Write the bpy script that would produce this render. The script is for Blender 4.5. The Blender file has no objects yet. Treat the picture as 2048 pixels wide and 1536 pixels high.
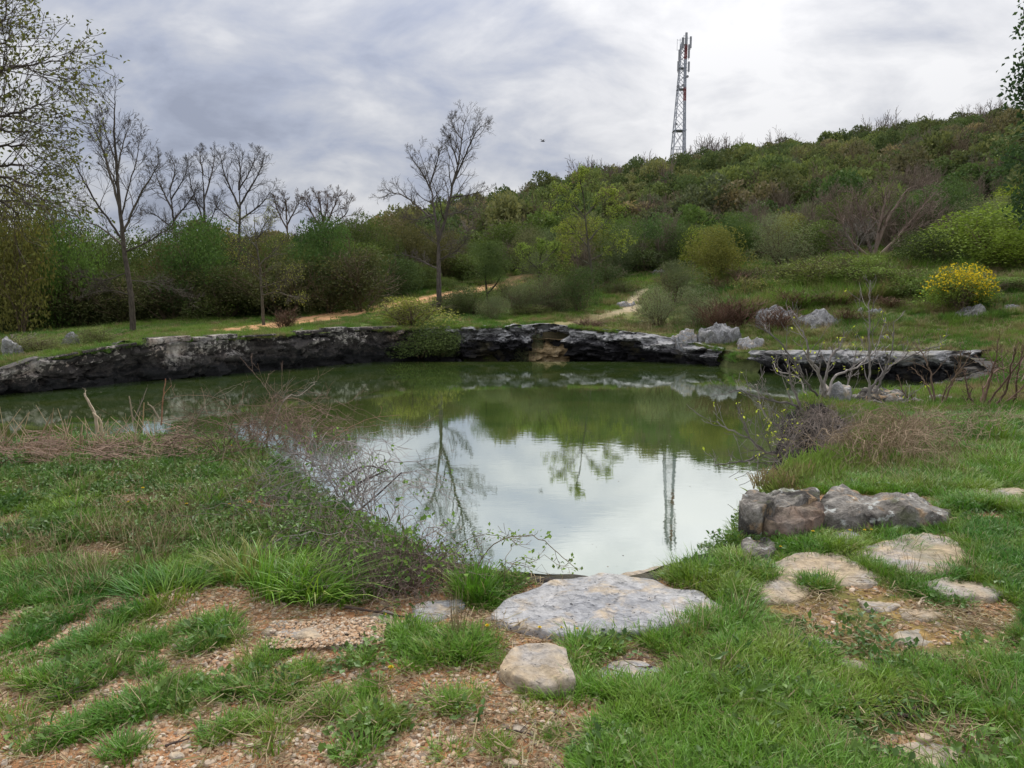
import bpy, math, random
import numpy as np
from mathutils import noise as mn, Vector
random.seed(7)
R = np.random.RandomState(11)
S = bpy.context.scene
C = S.collection
PI = math.pi
# ------------------------------------------------------------------ camera
F, PITCH, CZ = 1420.0, math.radians(7.5), 3.0      # focal in px of a 2048 wide picture, eye 3 m above the water
cam = bpy.data.cameras.new('camera'); co = bpy.data.objects.new('camera', cam); C.objects.link(co)
co.location = (0, 0, CZ); co.rotation_euler = (PI/2 - PITCH, 0, 0)
cam.sensor_width = 36; cam.lens = 36*F/2048; cam.clip_start = .05; cam.clip_end = 4000
S.camera = co
# ------------------------------------------------------------------ light
SUN_AZ, SUN_EL = math.radians(14), math.radians(46)   # clockwise from +Y
W = bpy.data.worlds.new('World'); S.world = W; W.use_nodes = True
def sky():
    nt = W.node_tree; nt.nodes.clear(); N = nt.nodes.new; L = nt.links.new
    out = N('ShaderNodeOutputWorld'); mix = N('ShaderNodeMixShader'); b1 = N('ShaderNodeBackground'); b2 = N('ShaderNodeBackground')
    st = N('ShaderNodeTexSky'); st.sky_type = 'NISHITA'; st.sun_disc = False
    st.sun_elevation = SUN_EL; st.sun_rotation = SUN_AZ
    b1.inputs[1].default_value = .1; L(st.outputs[0], b1.inputs[0])
    tc = N('ShaderNodeTexCoord'); sep = N('ShaderNodeSeparateXYZ'); L(tc.outputs['Generated'], sep.inputs[0])
    def m(op, a, b=None, c=None):
        n = N('ShaderNodeMath'); n.operation = op
        for i, v in enumerate((a, b, c)):
            if v is None: continue
            if isinstance(v, (int, float)): n.inputs[i].default_value = v
            else: L(v, n.inputs[i])
        return n.outputs[0]
    z = m('MAXIMUM', sep.outputs[2], 0.0); dz = m('ADD', z, .42)
    cb = N('ShaderNodeCombineXYZ'); L(m('DIVIDE', sep.outputs[0], dz), cb.inputs[0]); L(m('DIVIDE', sep.outputs[1], dz), cb.inputs[1])
    def nz(scale, det, rough, dist, off, sx=1, sy=1, rot=0):
        mp = N('ShaderNodeMapping'); mp.inputs['Location'].default_value = off; mp.inputs['Scale'].default_value = (sx, sy, 1)
        mp.inputs['Rotation'].default_value = (0, 0, rot)
        L(cb.outputs[0], mp.inputs[0]); t = N('ShaderNodeTexNoise'); t.inputs['Scale'].default_value = scale
        t.inputs['Detail'].default_value = det; t.inputs['Roughness'].default_value = rough; t.inputs['Distortion'].default_value = dist
        L(mp.outputs[0], t.inputs[0]); return t.outputs[0]
    n1 = nz(1.3, 5, .5, .5, (3.1, 1.7, 0), 1, 1, .5)       # big cloud masses
    n2 = nz(4.2, 8, .57, .3, (7.3, 2.2, 0), .9, 1.15, -.45)    # streaks
    n3 = nz(.6, 2, .4, .3, (1.2, 4.4, 0))
    s = m('ADD', m('ADD', m('MULTIPLY', n1, .85), m('MULTIPLY', n2, .75)), m('MULTIPLY', n3, .45))
    # the sun behind the cloud sheet: a wide soft glow round its direction
    sd = Vector((math.sin(SUN_AZ)*math.cos(SUN_EL), math.cos(SUN_AZ)*math.cos(SUN_EL), math.sin(SUN_EL)))
    dn = N('ShaderNodeVectorMath'); dn.operation = 'DOT_PRODUCT'; nrm = N('ShaderNodeVectorMath'); nrm.operation = 'NORMALIZE'
    L(tc.outputs['Generated'], nrm.inputs[0]); L(nrm.outputs[0], dn.inputs[0]); dn.inputs[1].default_value = sd
    glow = m('POWER', m('MAXIMUM', dn.outputs['Value'], 0.0), 5.0)
    s2 = m('ADD', s, m('MULTIPLY', glow, .085))
    cr = N('ShaderNodeValToRGB'); L(s2, cr.inputs[0])
    e = cr.color_ramp.elements; e[0].position = .78; e[0].color = (.33, .36, .455, 1); e[1].position = 1.3; e[1].color = (.88, .875, .885, 1)
    for p, c in ((.92, (.41, .455, .585)), (1.03, (.56, .58, .67)), (1.14, (.74, .74, .79))):
        pass
    # ramp positions live in 0..1, so rescale
    sc = m('MULTIPLY', m('SUBTRACT', s2, .785), 2.5); L(sc, cr.inputs[0])
    e[0].position = .0; e[1].position = 1.0
    for p, c in ((.22, (.42, .455, .56)), (.45, (.54, .56, .625)), (.68, (.70, .705, .735))):
        x = e.new(p); x.color = (*c, 1)
    L(cr.outputs[0], b2.inputs[0])
    # an overcast sky is brighter towards the zenith and the hidden sun
    L(m('ADD', m('ADD', .76, m('MULTIPLY', m('POWER', z, 2.3), 2.3)), m('MULTIPLY', glow, .16)), b2.inputs[1])
    mix.inputs[0].default_value = .94
    L(b1.outputs[0], mix.inputs[1]); L(b2.outputs[0], mix.inputs[2]); L(mix.outputs[0], out.inputs[0])
sky()
sl = bpy.data.lights.new('sun', 'SUN'); sl.energy = 2.6; sl.angle = math.radians(10); sl.color = (1, .965, .91)
so = bpy.data.objects.new('sun', sl); C.objects.link(so)
so.rotation_euler = Vector((-math.sin(SUN_AZ)*math.cos(SUN_EL), -math.cos(SUN_AZ)*math.cos(SUN_EL), -math.sin(SUN_EL))).to_track_quat('-Z', 'Y').to_euler()
S.view_settings.view_transform = 'Standard'; S.view_settings.look = 'None'; S.view_settings.exposure = 0.22; S.view_settings.gamma = 1
S.view_settings.use_curve_mapping = False
S.render.engine = 'CYCLES'
S.cycles.max_bounces = 5; S.cycles.diffuse_bounces = 3; S.cycles.glossy_bounces = 2; S.cycles.transmission_bounces = 2; S.cycles.transparent_max_bounces = 4
S.cycles.use_denoising = True
S.render.use_persistent_data = False
# ------------------------------------------------------------------ points of the photograph to places
cp, sp = math.cos(PITCH), math.sin(PITCH)
def ray(px, py):
    X = (px-1024)/F; V = (768-py)/F
    return X, cp+V*sp, -sp+V*cp
def G(px, py, z=0.0):               # where the sight line meets height z
    a, b, c = ray(px, py); t = (z-CZ)/c
    return a*t, b*t
def A(px, py, Y):                   # the point at Y metres ahead
    a, b, c = ray(px, py); t = Y/b
    return np.array((a*t, Y, CZ+c*t))
def proj(x, y, z):
    d = y*cp-(z-CZ)*sp; v = y*sp+(z-CZ)*cp
    return 1024+F*x/d, 768-F*v/d
# ------------------------------------------------------------------ object helpers
def link(o): C.objects.link(o); return o
def tag(o, label=None, cat=None, group=None, kind=None):
    for k, v in (('label', label), ('category', cat), ('group', group), ('kind', kind)):
        if v: o[k] = v
    if cat and not kind: o['kind'] = 'thing'
    return o
def mesh(name, v, f, mats, parent=None, smooth=False, mi=None, attrs=None, norms=None):
    """v (n,3), f list of tuples or (m,k) array or list of such arrays"""
    v = np.asarray(v, np.float32); me = bpy.data.meshes.new(name)
    if isinstance(f, np.ndarray): f = [f]
    if isinstance(f, list) and len(f) and isinstance(f[0], np.ndarray):
        f = [a for a in f if len(a)]
        loops = np.concatenate([a.reshape(-1) for a in f]).astype(np.int32)
        tot = np.concatenate([np.full(len(a), a.shape[1]) for a in f]).astype(np.int32)
        me.vertices.add(len(v)); me.vertices.foreach_set('co', v.reshape(-1))
        me.loops.add(len(loops)); me.loops.foreach_set('vertex_index', loops)
        me.polygons.add(len(tot)); st = np.concatenate(([0], np.cumsum(tot)[:-1])).astype(np.int32)
        me.polygons.foreach_set('loop_start', st); me.polygons.foreach_set('loop_total', tot)
        me.update(calc_edges=True)
    else:
        me.from_pydata([tuple(map(float, q)) for q in v], [], f); me.update()
    n = len(me.polygons)
    if smooth: me.polygons.foreach_set('use_smooth', np.ones(n, bool))
    else: me.polygons.foreach_set('use_smooth', np.zeros(n, bool))
    for m_ in (mats if isinstance(mats, (list, tuple)) else [mats]): me.materials.append(m_)
    if mi is not None: me.polygons.foreach_set('material_index', np.asarray(mi, np.int32))
    for k, a in (attrs or {}).items():
        a = np.asarray(a, np.float32)
        if a.ndim == 1:
            at = me.attributes.new(k, 'FLOAT', 'POINT'); at.data.foreach_set('value', a)
        else:
            at = me.attributes.new(k, 'FLOAT_COLOR', 'POINT')
            at.data.foreach_set('color', np.c_[a, np.ones(len(a))].astype(np.float32).reshape(-1))
    o = bpy.data.objects.new(name, me); link(o)
    if parent is not None: o.parent = parent
    return o
def empty(name, loc, rz=0):
    o = bpy.data.objects.new(name, None); link(o); o.location = tuple(map(float, loc)); o.rotation_euler = (0, 0, rz); o.empty_display_size = .2
    return o
class MB:                            # collects vertices and faces
    def __init__(s): s.v = []; s.q = []; s.t = []; s.n = 0; s.a = []
    def add(s, v, q=None, t=None, a=None):
        v = np.asarray(v, float)
        if q is not None and len(q): s.q.append(np.asarray(q)+s.n)
        if t is not None and len(t): s.t.append(np.asarray(t)+s.n)
        s.v.append(v); s.n += len(v)
        s.a.append(np.zeros(len(v)) if a is None else (np.full(len(v), a) if np.isscalar(a) else np.asarray(a)))
    def tube(s, P, r, k=5, a=None, cap=False):
        P = np.asarray(P, float); n = len(P); r = np.broadcast_to(np.asarray(r, float), (n,))
        D = np.gradient(P, axis=0); D /= np.linalg.norm(D, axis=1)[:, None]+1e-9
        ref = np.array((0, 0, 1.)) if abs(D[:, 2]).mean() < .8 else np.array((1., 0, 0))
        X = np.cross(D, ref); X /= np.linalg.norm(X, axis=1)[:, None]+1e-9; Y = np.cross(D, X)
        th = np.arange(k)*2*PI/k
        V = P[:, None]+r[:, None, None]*(np.cos(th)[None, :, None]*X[:, None]+np.sin(th)[None, :, None]*Y[:, None])
        i = np.arange(n-1)[:, None]*k; j = np.arange(k)[None]; j2 = (j+1) % k
        q = np.stack((i+j, i+j2, i+k+j2, i+k+j), -1).reshape(-1, 4)
        t = None
        V = V.reshape(-1, 3)
        if cap:
            V = np.vstack((V, P[:1], P[-1:])); jj = np.arange(k)
            t = np.vstack((np.stack((np.full(k, n*k), (jj+1) % k, jj), -1), np.stack((np.full(k, n*k+1), (n-1)*k+jj, (n-1)*k+(jj+1) % k), -1)))
        s.add(V, q, t, a)
    def box(s, c, h, rz=0, a=None):
        b = np.array([(x, y, z) for x in (-1, 1) for y in (-1, 1) for z in (-1, 1)], float)*np.asarray(h)
        cr, sr = math.cos(rz), math.sin(rz); b = np.c_[b[:, 0]*cr-b[:, 1]*sr, b[:, 0]*sr+b[:, 1]*cr, b[:, 2]]+np.asarray(c)
        s.add(b, [(0, 1, 3, 2), (4, 6, 7, 5), (0, 4, 5, 1), (2, 3, 7, 6), (0, 2, 6, 4), (1, 5, 7, 3)], None, a)
    def leaves(s, Pt, size, up=.3, out=None, asp=1.7, var=None, rs=R, fold=True):
        """pointed leaves: two triangles folded along the midrib"""
        n = len(Pt); D = rs.normal(size=(n, 3)); 
        if out is not None: D = D*.8+out
        D /= np.linalg.norm(D, axis=1)[:, None]+1e-9
        Nn = rs.normal(size=(n, 3))*.8; Nn[:, 2] += up*3
        X = np.cross(D, Nn); X /= np.linalg.norm(X, axis=1)[:, None]+1e-9; Z = np.cross(X, D)
        sz = size*rs.uniform(.65, 1.3, n)[:, None]
        a = Pt; b = Pt+D*sz*.5+X*sz*.5/asp+Z*sz*.12; c = Pt+D*sz; d = Pt+D*sz*.5-X*sz*.5/asp+Z*sz*.12
        V = np.stack((a, b, c, d), 1).reshape(-1, 3); i = np.arange(n)[:, None]*4
        va = rs.uniform(0, 1, n) if var is None else var
        s.add(V, None, np.vstack((i+np.array((0, 1, 2)), i+np.array((0, 2, 3)))), np.repeat(va, 4))
    def build(s, name, mats, parent=None, smooth=False):
        v = np.vstack(s.v); f = []
        if s.q: f.append(np.vstack(s.q))
        if s.t: f.append(np.vstack(s.t))
        return mesh(name, v, f, mats, parent, smooth, attrs={'var': np.concatenate(s.a)})
def cr_spline(P, n):                 # smooth polyline through points
    P = np.asarray(P, float)
    if len(P) < 3: 
        t = np.linspace(0, 1, n)[:, None]; return P[0]*(1-t)+P[-1]*t
    Q = np.vstack((2*P[0]-P[1], P, 2*P[-1]-P[-2])); m = len(P)-1; out = []
    for u in np.linspace(0, m-1e-6, n):
        i = int(u); t = u-i; a, b, c, d = Q[i:i+4]
        out.append(.5*((2*b)+(c-a)*t+(2*a-5*b+4*c-d)*t*t+(-a+3*b-3*c+d)*t**3))
    return np.array(out)
def fbm(x, y, z=0., o=4, h=1.0):
    return mn.fractal(Vector((x, y, z)), h, 2.0, o)
# ------------------------------------------------------------------ materials
def mat(name, build, rough=.8, spec=.25):
    m = bpy.data.materials.new(name); m.use_nodes = True; nt = m.node_tree; b = nt.nodes['Principled BSDF']
    b.inputs['Roughness'].default_value = rough; b.inputs['Specular IOR Level'].default_value = spec
    build(NT(nt, b)); return m
class NT:
    def __init__(s, nt, b): s.nt = nt; s.b = b
    def N(s, t): return s.nt.nodes.new(t)
    def L(s, a, b): s.nt.links.new(a, b)
    def put(s, i, v):
        if isinstance(v, (int, float)): i.default_value = v
        elif isinstance(v, tuple): i.default_value = (*v, 1) if len(v) == 3 and len(i.default_value) == 4 else v
        else: s.L(v, i)
    def math(s, op, a, b=0., clamp=False):
        n = s.N('ShaderNodeMath'); n.operation = op; n.use_clamp = clamp; s.put(n.inputs[0], a); s.put(n.inputs[1], b); return n.outputs[0]
    def pos(s):
        return s.N('ShaderNodeNewGeometry').outputs['Position']
    def obj(s): return s.N('ShaderNodeTexCoord').outputs['Object']
    def noise(s, vec, scale, det=4, rough=.55, dist=0., scl=None, off=None):
        if scl or off:
            mp = s.N('ShaderNodeMapping'); s.L(vec, mp.inputs[0])
            if scl: mp.inputs['Scale'].default_value = scl
            if off: mp.inputs['Location'].default_value = off
            vec = mp.outputs[0]
        t = s.N('ShaderNodeTexNoise'); s.L(vec, t.inputs[0]); t.inputs['Scale'].default_value = scale; t.inputs['Detail'].default_value = det
        t.inputs['Roughness'].default_value = rough; t.inputs['Distortion'].default_value = dist; return t.outputs[0]
    def vor(s, vec, scale, feat='F1', out=0, rnd=1.):
        t = s.N('ShaderNodeTexVoronoi'); t.feature = feat; s.L(vec, t.inputs[0]); t.inputs['Scale'].default_value = scale; t.inputs['Randomness'].default_value = rnd
        return t.outputs[out]
    def ramp(s, fac, stops, interp='LINEAR'):
        r = s.N('ShaderNodeValToRGB'); s.put(r.inputs[0], fac); e = r.color_ramp.elements; r.color_ramp.interpolation = interp
        while len(e) < len(stops): e.new(.5)
        for el, (p, c) in zip(e, stops):
            el.position = p; el.color = (*c, 1) if isinstance(c, tuple) else (c, c, c, 1)
        return r.outputs[0]
    def mix(s, f, a, b, mode='MIX'):
        n = s.N('ShaderNodeMix'); n.data_type = 'RGBA'; n.blend_type = mode; s.put(n.inputs[0], f); s.put(n.inputs[6], a); s.put(n.inputs[7], b); return n.outputs[2]
    def attr(s, name, out='Fac'):
        n = s.N('ShaderNodeAttribute'); n.attribute_name = name; return n.outputs[out]
    def bump(s, h, strength=.5, dist=.02):
        n = s.N('ShaderNodeBump'); n.inputs['Strength'].default_value = strength; n.inputs['Distance'].default_value = dist; s.L(h, n.inputs['Height']); s.L(n.outputs[0], s.b.inputs['Normal'])
    def col(s, c): s.put(s.b.inputs['Base Color'], c)
    def oinfo(s, o): return s.N('ShaderNodeObjectInfo').outputs[o]
    def transl(s, c, f=.3):
        """thin leaf: some light passes through"""
        t = s.N('ShaderNodeBsdfTranslucent'); s.put(t.inputs[0], c); m = s.N('ShaderNodeMixShader'); m.inputs[0].default_value = f
        o = [n for n in s.nt.nodes if n.type == 'OUTPUT_MATERIAL'][0]
        s.L(s.b.outputs[0], m.inputs[1]); s.L(t.outputs[0], m.inputs[2]); s.L(m.outputs[0], o.inputs[0])

def m_leaf(n):                                          # tinted by the object's own colour
    c = n.oinfo('Color'); v = n.attr('var')
    k = n.ramp(v, [(0, (.66, .66, .58)), (.5, (1, 1, 1)), (1, (1.38, 1.30, 1.03))])
    c = n.mix(1., c, k, 'MULTIPLY')
    r = n.noise(n.pos(), .9, 2); c = n.mix(1., c, n.ramp(r, [(.3, (.78, .8, .78)), (.7, (1.22, 1.17, 1.05))]), 'MULTIPLY')
    n.col(n.mix(1., c, (1.75, 1.75, 1.6), 'MULTIPLY')); n.transl(n.mix(1., c, (1.8, 1.9, 1.3), 'MULTIPLY'), .25)
LEAF = mat('leaf', m_leaf, .75, .08)
def m_leaf2(n):                                         # far scrub: each bush takes its own tint
    r = n.oinfo('Random'); v = n.attr('var')
    c = n.ramp(r, [(0, (.066, .076, .034)), (.16, (.050, .066, .030)), (.3, (.085, .104, .040)), (.45, (.066, .076, .044)), (.6, (.105, .108, .052)), (.72, (.09, .082, .050)), (.82, (.060, .082, .034)), (.92, (.125, .105, .066))], 'CONSTANT')
    c = n.mix(1., c, n.ramp(v, [(0, (.62, .66, .70)), (.5, (1, 1, 1)), (1, (1.5, 1.35, 1.05))]), 'MULTIPLY')
    n.col(n.mix(1., c, (1.95, 1.95, 1.8), 'MULTIPLY')); n.transl(n.mix(1., c, (1.8, 1.9, 1.3), 'MULTIPLY'), .25)
LEAF2 = mat('far_leaf', m_leaf2, .8, .05)
def m_bark(n):
    c = n.oinfo('Color'); r = n.noise(n.pos(), 14, 5, .6, scl=(1, 1, .35)); 
    n.col(n.mix(1., c, n.ramp(r, [(.3, .55), (.7, 1.5)]), 'MULTIPLY')); n.bump(r, .6, .02)
BARK = mat('bark', m_bark, .9, .1)
def m_grass(n):
    p = n.pos(); v = n.attr('var'); a = n.noise(p, .55, 3, .5); b = n.noise(p, 2.6, 3, .5); r = n.oinfo('Random')
    c = n.mix(n.ramp(a, [(.38, 0.), (.62, 1.)]), (.050, .165, .014), (.120, .255, .020))
    c = n.mix(n.ramp(b, [(.46, 0.), (.70, .75)]), c, (.20, .28, .030))
    c = n.mix(n.ramp(r, [(.80, 0.), (.97, .8)]), c, (.22, .21, .06))
    c = n.mix(n.math('MULTIPLY', n.ramp(v, [(.90, 0.), (.99, 1.)]), .8), c, (.25, .20, .10))
    c = n.mix(1., c, n.ramp(v, [(0, .7), (.8, 1.25)]), 'MULTIPLY')
    n.col(c); n.transl(c, .3)
GRASS = mat('grass_blade', m_grass, .5, .35)
def m_dry(n):
    v = n.attr('var'); n.col(n.ramp(v, [(0, (.13, .085, .045)), (.4, (.24, .18, .10)), (.75, (.36, .29, .17)), (1, (.16, .16, .06))]))
def m_fgrass(n):
    p = n.pos(); v = n.attr('var'); a = n.noise(p, .22, 4, .6); b = n.noise(p, .8, 4, .6, off=(3, 3, 3)); r = n.oinfo('Random')
    c = n.mix(n.ramp(a, [(.4, 0.), (.6, 1.)]), (.075, .165, .024), (.160, .245, .040)); c = n.mix(n.ramp(b, [(.50, 0.), (.68, .8)]), c, (.24, .22, .085))
    c = n.mix(n.ramp(n.math('ADD', r, n.math('MULTIPLY', n.math('SUBTRACT', b, .5), 1.2)), [(.74, 0.), (.95, .85)]), c, (.26, .19, .10))
    n.col(n.mix(1., c, n.ramp(v, [(0, .65), (1, 1.3)]), 'MULTIPLY')); n.transl(c, .25)
FGRASS = mat('meadow_blade', m_fgrass, .6, .2)
DRY = mat('dry_grass', m_dry, .8, .15)
def m_twig(n):
    r = n.oinfo('Random'); v = n.attr('var')
    c = n.oinfo('Color'); n.col(n.mix(1., c, n.ramp(v, [(0, .6), (1, 1.4)]), 'MULTIPLY'))
TWIG = mat('twig', m_twig, .85, .15)
def m_soil(n):                                          # ground colour comes with the terrain, grain is added here
    p = n.pos(); c = n.attr('Col', 'Color')
    a = n.noise(p, 22, 6, .62); b = n.noise(p, 3.0, 4, .6); vv = n.vor(p, 55); vc = n.vor(p, 55, out=1)
    c = n.mix(1., c, n.ramp(a, [(.28, .6), (.72, 1.42)]), 'MULTIPLY')
    c = n.mix(1., c, n.ramp(b, [(.3, (.78, .8, .82)), (.7, (1.2, 1.17, 1.12))]), 'MULTIPLY')
    n.col(c); n.bump(n.math('ADD', n.math('MULTIPLY', a, 1.), n.math('MULTIPLY', vv, -.5)), .55, .03)
SOIL = mat('soil', m_soil, .95, .1)
def m_gravel(n):
    r = n.oinfo('Random'); p = n.pos()
    c = n.ramp(r, [(0, (.24, .15, .085)), (.2, (.38, .25, .15)), (.4, (.46, .35, .235)), (.55, (.33, .19, .10)), (.7, (.52, .44, .34)), (.85, (.22, .165, .12)), (1, (.42, .25, .135))])
    n.col(n.mix(1., c, n.ramp(n.noise(p, 60, 3), [(.3, .75), (.7, 1.2)]), 'MULTIPLY'))
GRAVEL = mat('gravel', m_gravel, .9, .15)
def slab_mat(name, c1, c2, c3, pits=1., moss=.35):
    def f(n):
        p = n.pos(); a = n.noise(p, 3.2, 6, .6, .4); b = n.noise(p, 22, 6, .65); g = n.noise(p, 1.1, 4, .6, off=(5, 3, 0))
        c = n.mix(n.ramp(a, [(.38, 0.), (.62, 1.)]), c1, c2)
        c = n.mix(n.ramp(n.noise(p, 6.5, 5, .65, .3, off=(9, 1, 3)), [(.5, 0.), (.68, .8)]), c, c3)
        v = n.vor(n.mix(.12, p, n.N('ShaderNodeTexNoise').outputs[1]), 38); pit = n.ramp(v, [(.08, 0.), (.22, 1.)])
        pm = n.ramp(n.noise(p, 9, 3), [(.45, 0.), (.6, pits)])
        c = n.mix(n.math('MULTIPLY', pm, n.math('SUBTRACT', 1., pit)), c, (.045, .042, .04))
        c = n.mix(1., c, n.ramp(b, [(.28, .6), (.72, 1.35)]), 'MULTIPLY')
        c = n.mix(n.math('MULTIPLY', n.ramp(g, [(.56, 0.), (.7, 1.)]), moss), c, (.13, .12, .035))
        n.col(c); h = n.math('ADD', b, n.math('MULTIPLY', n.math('MULTIPLY', pit, pm), .9)); h = n.math('ADD', h, n.math('MULTIPLY', a, 1.2)); n.bump(h, .8, .02)
    return mat(name, f, .88, .2)
SLAB = slab_mat('grey_limestone', (.25, .25, .255), (.34, .33, .32), (.40, .31, .20), 1., .15)
SLABT = slab_mat('tan_limestone', (.33, .26, .17), (.28, .26, .24), (.40, .30, .19), .6, .45)
def m_block(n):                                         # lichened block: grey, ochre, near black patches
    p = n.pos(); a = n.noise(p, 4.5, 6, .65, .5); b = n.noise(p, 26, 6, .66); d = n.noise(p, 2.4, 5, .6, .6, off=(2, 8, 1)); l = n.vor(p, 14)
    c = n.mix(n.ramp(a, [(.36, 0.), (.6, 1.)]), (.095, .082, .068), (.27, .25, .22))
    c = n.mix(n.ramp(d, [(.46, 0.), (.58, .9)]), c, (.032, .029, .026))
    c = n.mix(n.ramp(n.noise(p, 7, 4, off=(4, 4, 4)), [(.56, 0.), (.66, .8)]), c, (.34, .23, .13))
    c = n.mix(n.ramp(n.noise(p, 11, 4, off=(1, 4, 9)), [(.6, 0.), (.66, .8)]), c, (.42, .43, .40))
    c = n.mix(n.ramp(n.noise(p, 3.1, 4, off=(7, 4, 9)), [(.58, 0.), (.7, .8)]), c, (.08, .095, .03))
    c = n.mix(1., c, n.ramp(b, [(.3, .55), (.7, 1.4)]), 'MULTIPLY')
    n.col(c); n.bump(n.math('ADD', b, n.math('MULTIPLY', a, 1.5)), .9, .03)
BLOCK = mat('lichened_rock', m_block, .92, .15)
def m_ledge(n):                                         # dark wet rock band, pale weathered top
    p = n.pos(); v = n.attr('var'); a = n.noise(p, 1.3, 6, .65, .3, scl=(1, 1, 2.2)); b = n.noise(p, 9, 6, .65, scl=(1, 1, 1.8)); d = n.noise(p, .7, 4, .6, .4)
    dark = n.ramp(b, [(.3, (.008, .008, .010)), (.72, (.035, .032, .033))])
    pale = n.mix(n.ramp(a, [(.4, 0.), (.6, 1.)]), (.12, .115, .11), (.30, .295, .29))
    t = n.math('ADD', v, n.math('MULTIPLY', n.math('SUBTRACT', a, .5), 1.0)); t = n.math('ADD', t, n.math('MULTIPLY', n.math('SUBTRACT', b, .5), .7))
    c = n.mix(n.ramp(t, [(.66, 0.), (.84, 1.)]), dark, pale)
    c = n.mix(n.ramp(d, [(.56, 0.), (.68, .6)]), c, (.10, .085, .04))
    n.col(c); n.bump(n.math('ADD', b, a), .9, .1)
LEDGE = mat('dark_ledge_rock', m_ledge, .85, .25)
def m_wall(n):                                          # old plastered wall: grey, pink and ochre patches, black algae below
    p = n.pos(); v = n.attr('var'); big = n.noise(p, .42, 4, .6, .6, scl=(1, 1, .8)); s = n.noise(p, 2.6, 6, .65, .3, scl=(1, 1, .7)); b = n.noise(p, 7.5, 6, .68, .2); fl = n.noise(p, 2.4, 5, .6, .5, off=(3, 9, 2))
    c = n.mix(n.ramp(fl, [(.4, 0.), (.6, 1.)]), (.20, .19, .175), (.42, .40, .37))
    c = n.mix(n.ramp(n.noise(p, .55, 4, .6, off=(8, 2, 5)), [(.5, 0.), (.66, .75)]), c, (.25, .17, .125))
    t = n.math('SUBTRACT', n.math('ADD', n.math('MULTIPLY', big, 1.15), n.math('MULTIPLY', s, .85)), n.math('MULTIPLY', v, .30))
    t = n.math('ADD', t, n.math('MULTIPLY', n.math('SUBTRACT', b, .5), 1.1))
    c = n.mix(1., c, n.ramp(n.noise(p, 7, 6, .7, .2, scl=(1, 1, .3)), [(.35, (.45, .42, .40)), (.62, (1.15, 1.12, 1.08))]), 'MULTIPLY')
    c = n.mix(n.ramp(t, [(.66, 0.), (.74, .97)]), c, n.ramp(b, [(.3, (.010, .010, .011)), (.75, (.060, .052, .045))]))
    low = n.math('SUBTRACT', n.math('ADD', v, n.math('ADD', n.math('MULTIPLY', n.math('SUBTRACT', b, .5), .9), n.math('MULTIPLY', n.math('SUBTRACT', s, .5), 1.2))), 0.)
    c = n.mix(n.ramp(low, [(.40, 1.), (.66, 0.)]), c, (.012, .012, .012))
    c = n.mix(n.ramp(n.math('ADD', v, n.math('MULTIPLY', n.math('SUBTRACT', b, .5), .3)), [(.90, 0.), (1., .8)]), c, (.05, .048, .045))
    n.col(c); n.bump(n.math('ADD', b, n.math('MULTIPLY', fl, 1.5)), .8, .06)
WALL = mat('stained_wall', m_wall, .9, .15)
def m_spill(n):
    p = n.pos(); a = n.noise(p, 5, 6, .65, .4, scl=(1, 1, .5)); n.col(n.ramp(a, [(.3, (.10, .07, .035)), (.5, (.22, .155, .075)), (.7, (.32, .25, .15))])); n.bump(a, .7, .05)
SPILL = mat('ochre_rock', m_spill, .8, .3)
def m_water(n):
    nt = n.nt; p = n.pos()
    a = n.noise(p, .35, 4, .6, .8, scl=(1, 1.8, 1))
    base = n.mix(n.ramp(a, [(.4, 0.), (.66, 1.)]), (.078, .138, .030), (.135, .185, .042))
    d = n.N('ShaderNodeBsdfDiffuse'); n.L(base, d.inputs[0]); g = n.N('ShaderNodeBsdfGlossy'); g.inputs[1].default_value = .015; g.inputs[0].default_value = (.93, .96, .95, 1)
    fr = n.N('ShaderNodeFresnel'); fr.inputs[0].default_value = 1.33
    f = n.ramp(fr.outputs[0], [(.03, .56), (.14, .80), (.4, .88), (1, .97)])
    w1 = n.noise(p, 3.2, 2, .5, scl=(1, 2.0, 1)); w2 = n.noise(p, 11, 2, .5, scl=(1, 2.4, 1)); calm = n.noise(p, .22, 3, .5, .5, off=(4, 1, 0))
    h = n.math('ADD', n.math('MULTIPLY', w1, .7), n.math('MULTIPLY', w2, .18)); h = n.math('MULTIPLY', h, n.math('ADD', n.math('MULTIPLY', calm, .9), .15))
    b = n.N('ShaderNodeBump'); b.inputs['Strength'].default_value = .12; b.inputs['Distance'].default_value = .012; n.L(h, b.inputs['Height'])
    n.L(b.outputs[0], g.inputs['Normal']); m = n.N('ShaderNodeMixShader'); n.L(f, m.inputs[0]); n.L(d.outputs[0], m.inputs[1]); n.L(g.outputs[0], m.inputs[2])
    n.L(m.outputs[0], [x for x in nt.nodes if x.type == 'OUTPUT_MATERIAL'][0].inputs[0])
WATER = mat('pond_water', m_water)
def plain(name, c, rough=.6, spec=.3, metal=0.):
    def f(n):
        n.col(n.mix(1., c, n.ramp(n.noise(n.obj(), 3.5, 5), [(.3, .8), (.7, 1.15)]), 'MULTIPLY')); n.b.inputs['Metallic'].default_value = metal
    return mat(name, f, rough, spec)
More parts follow.
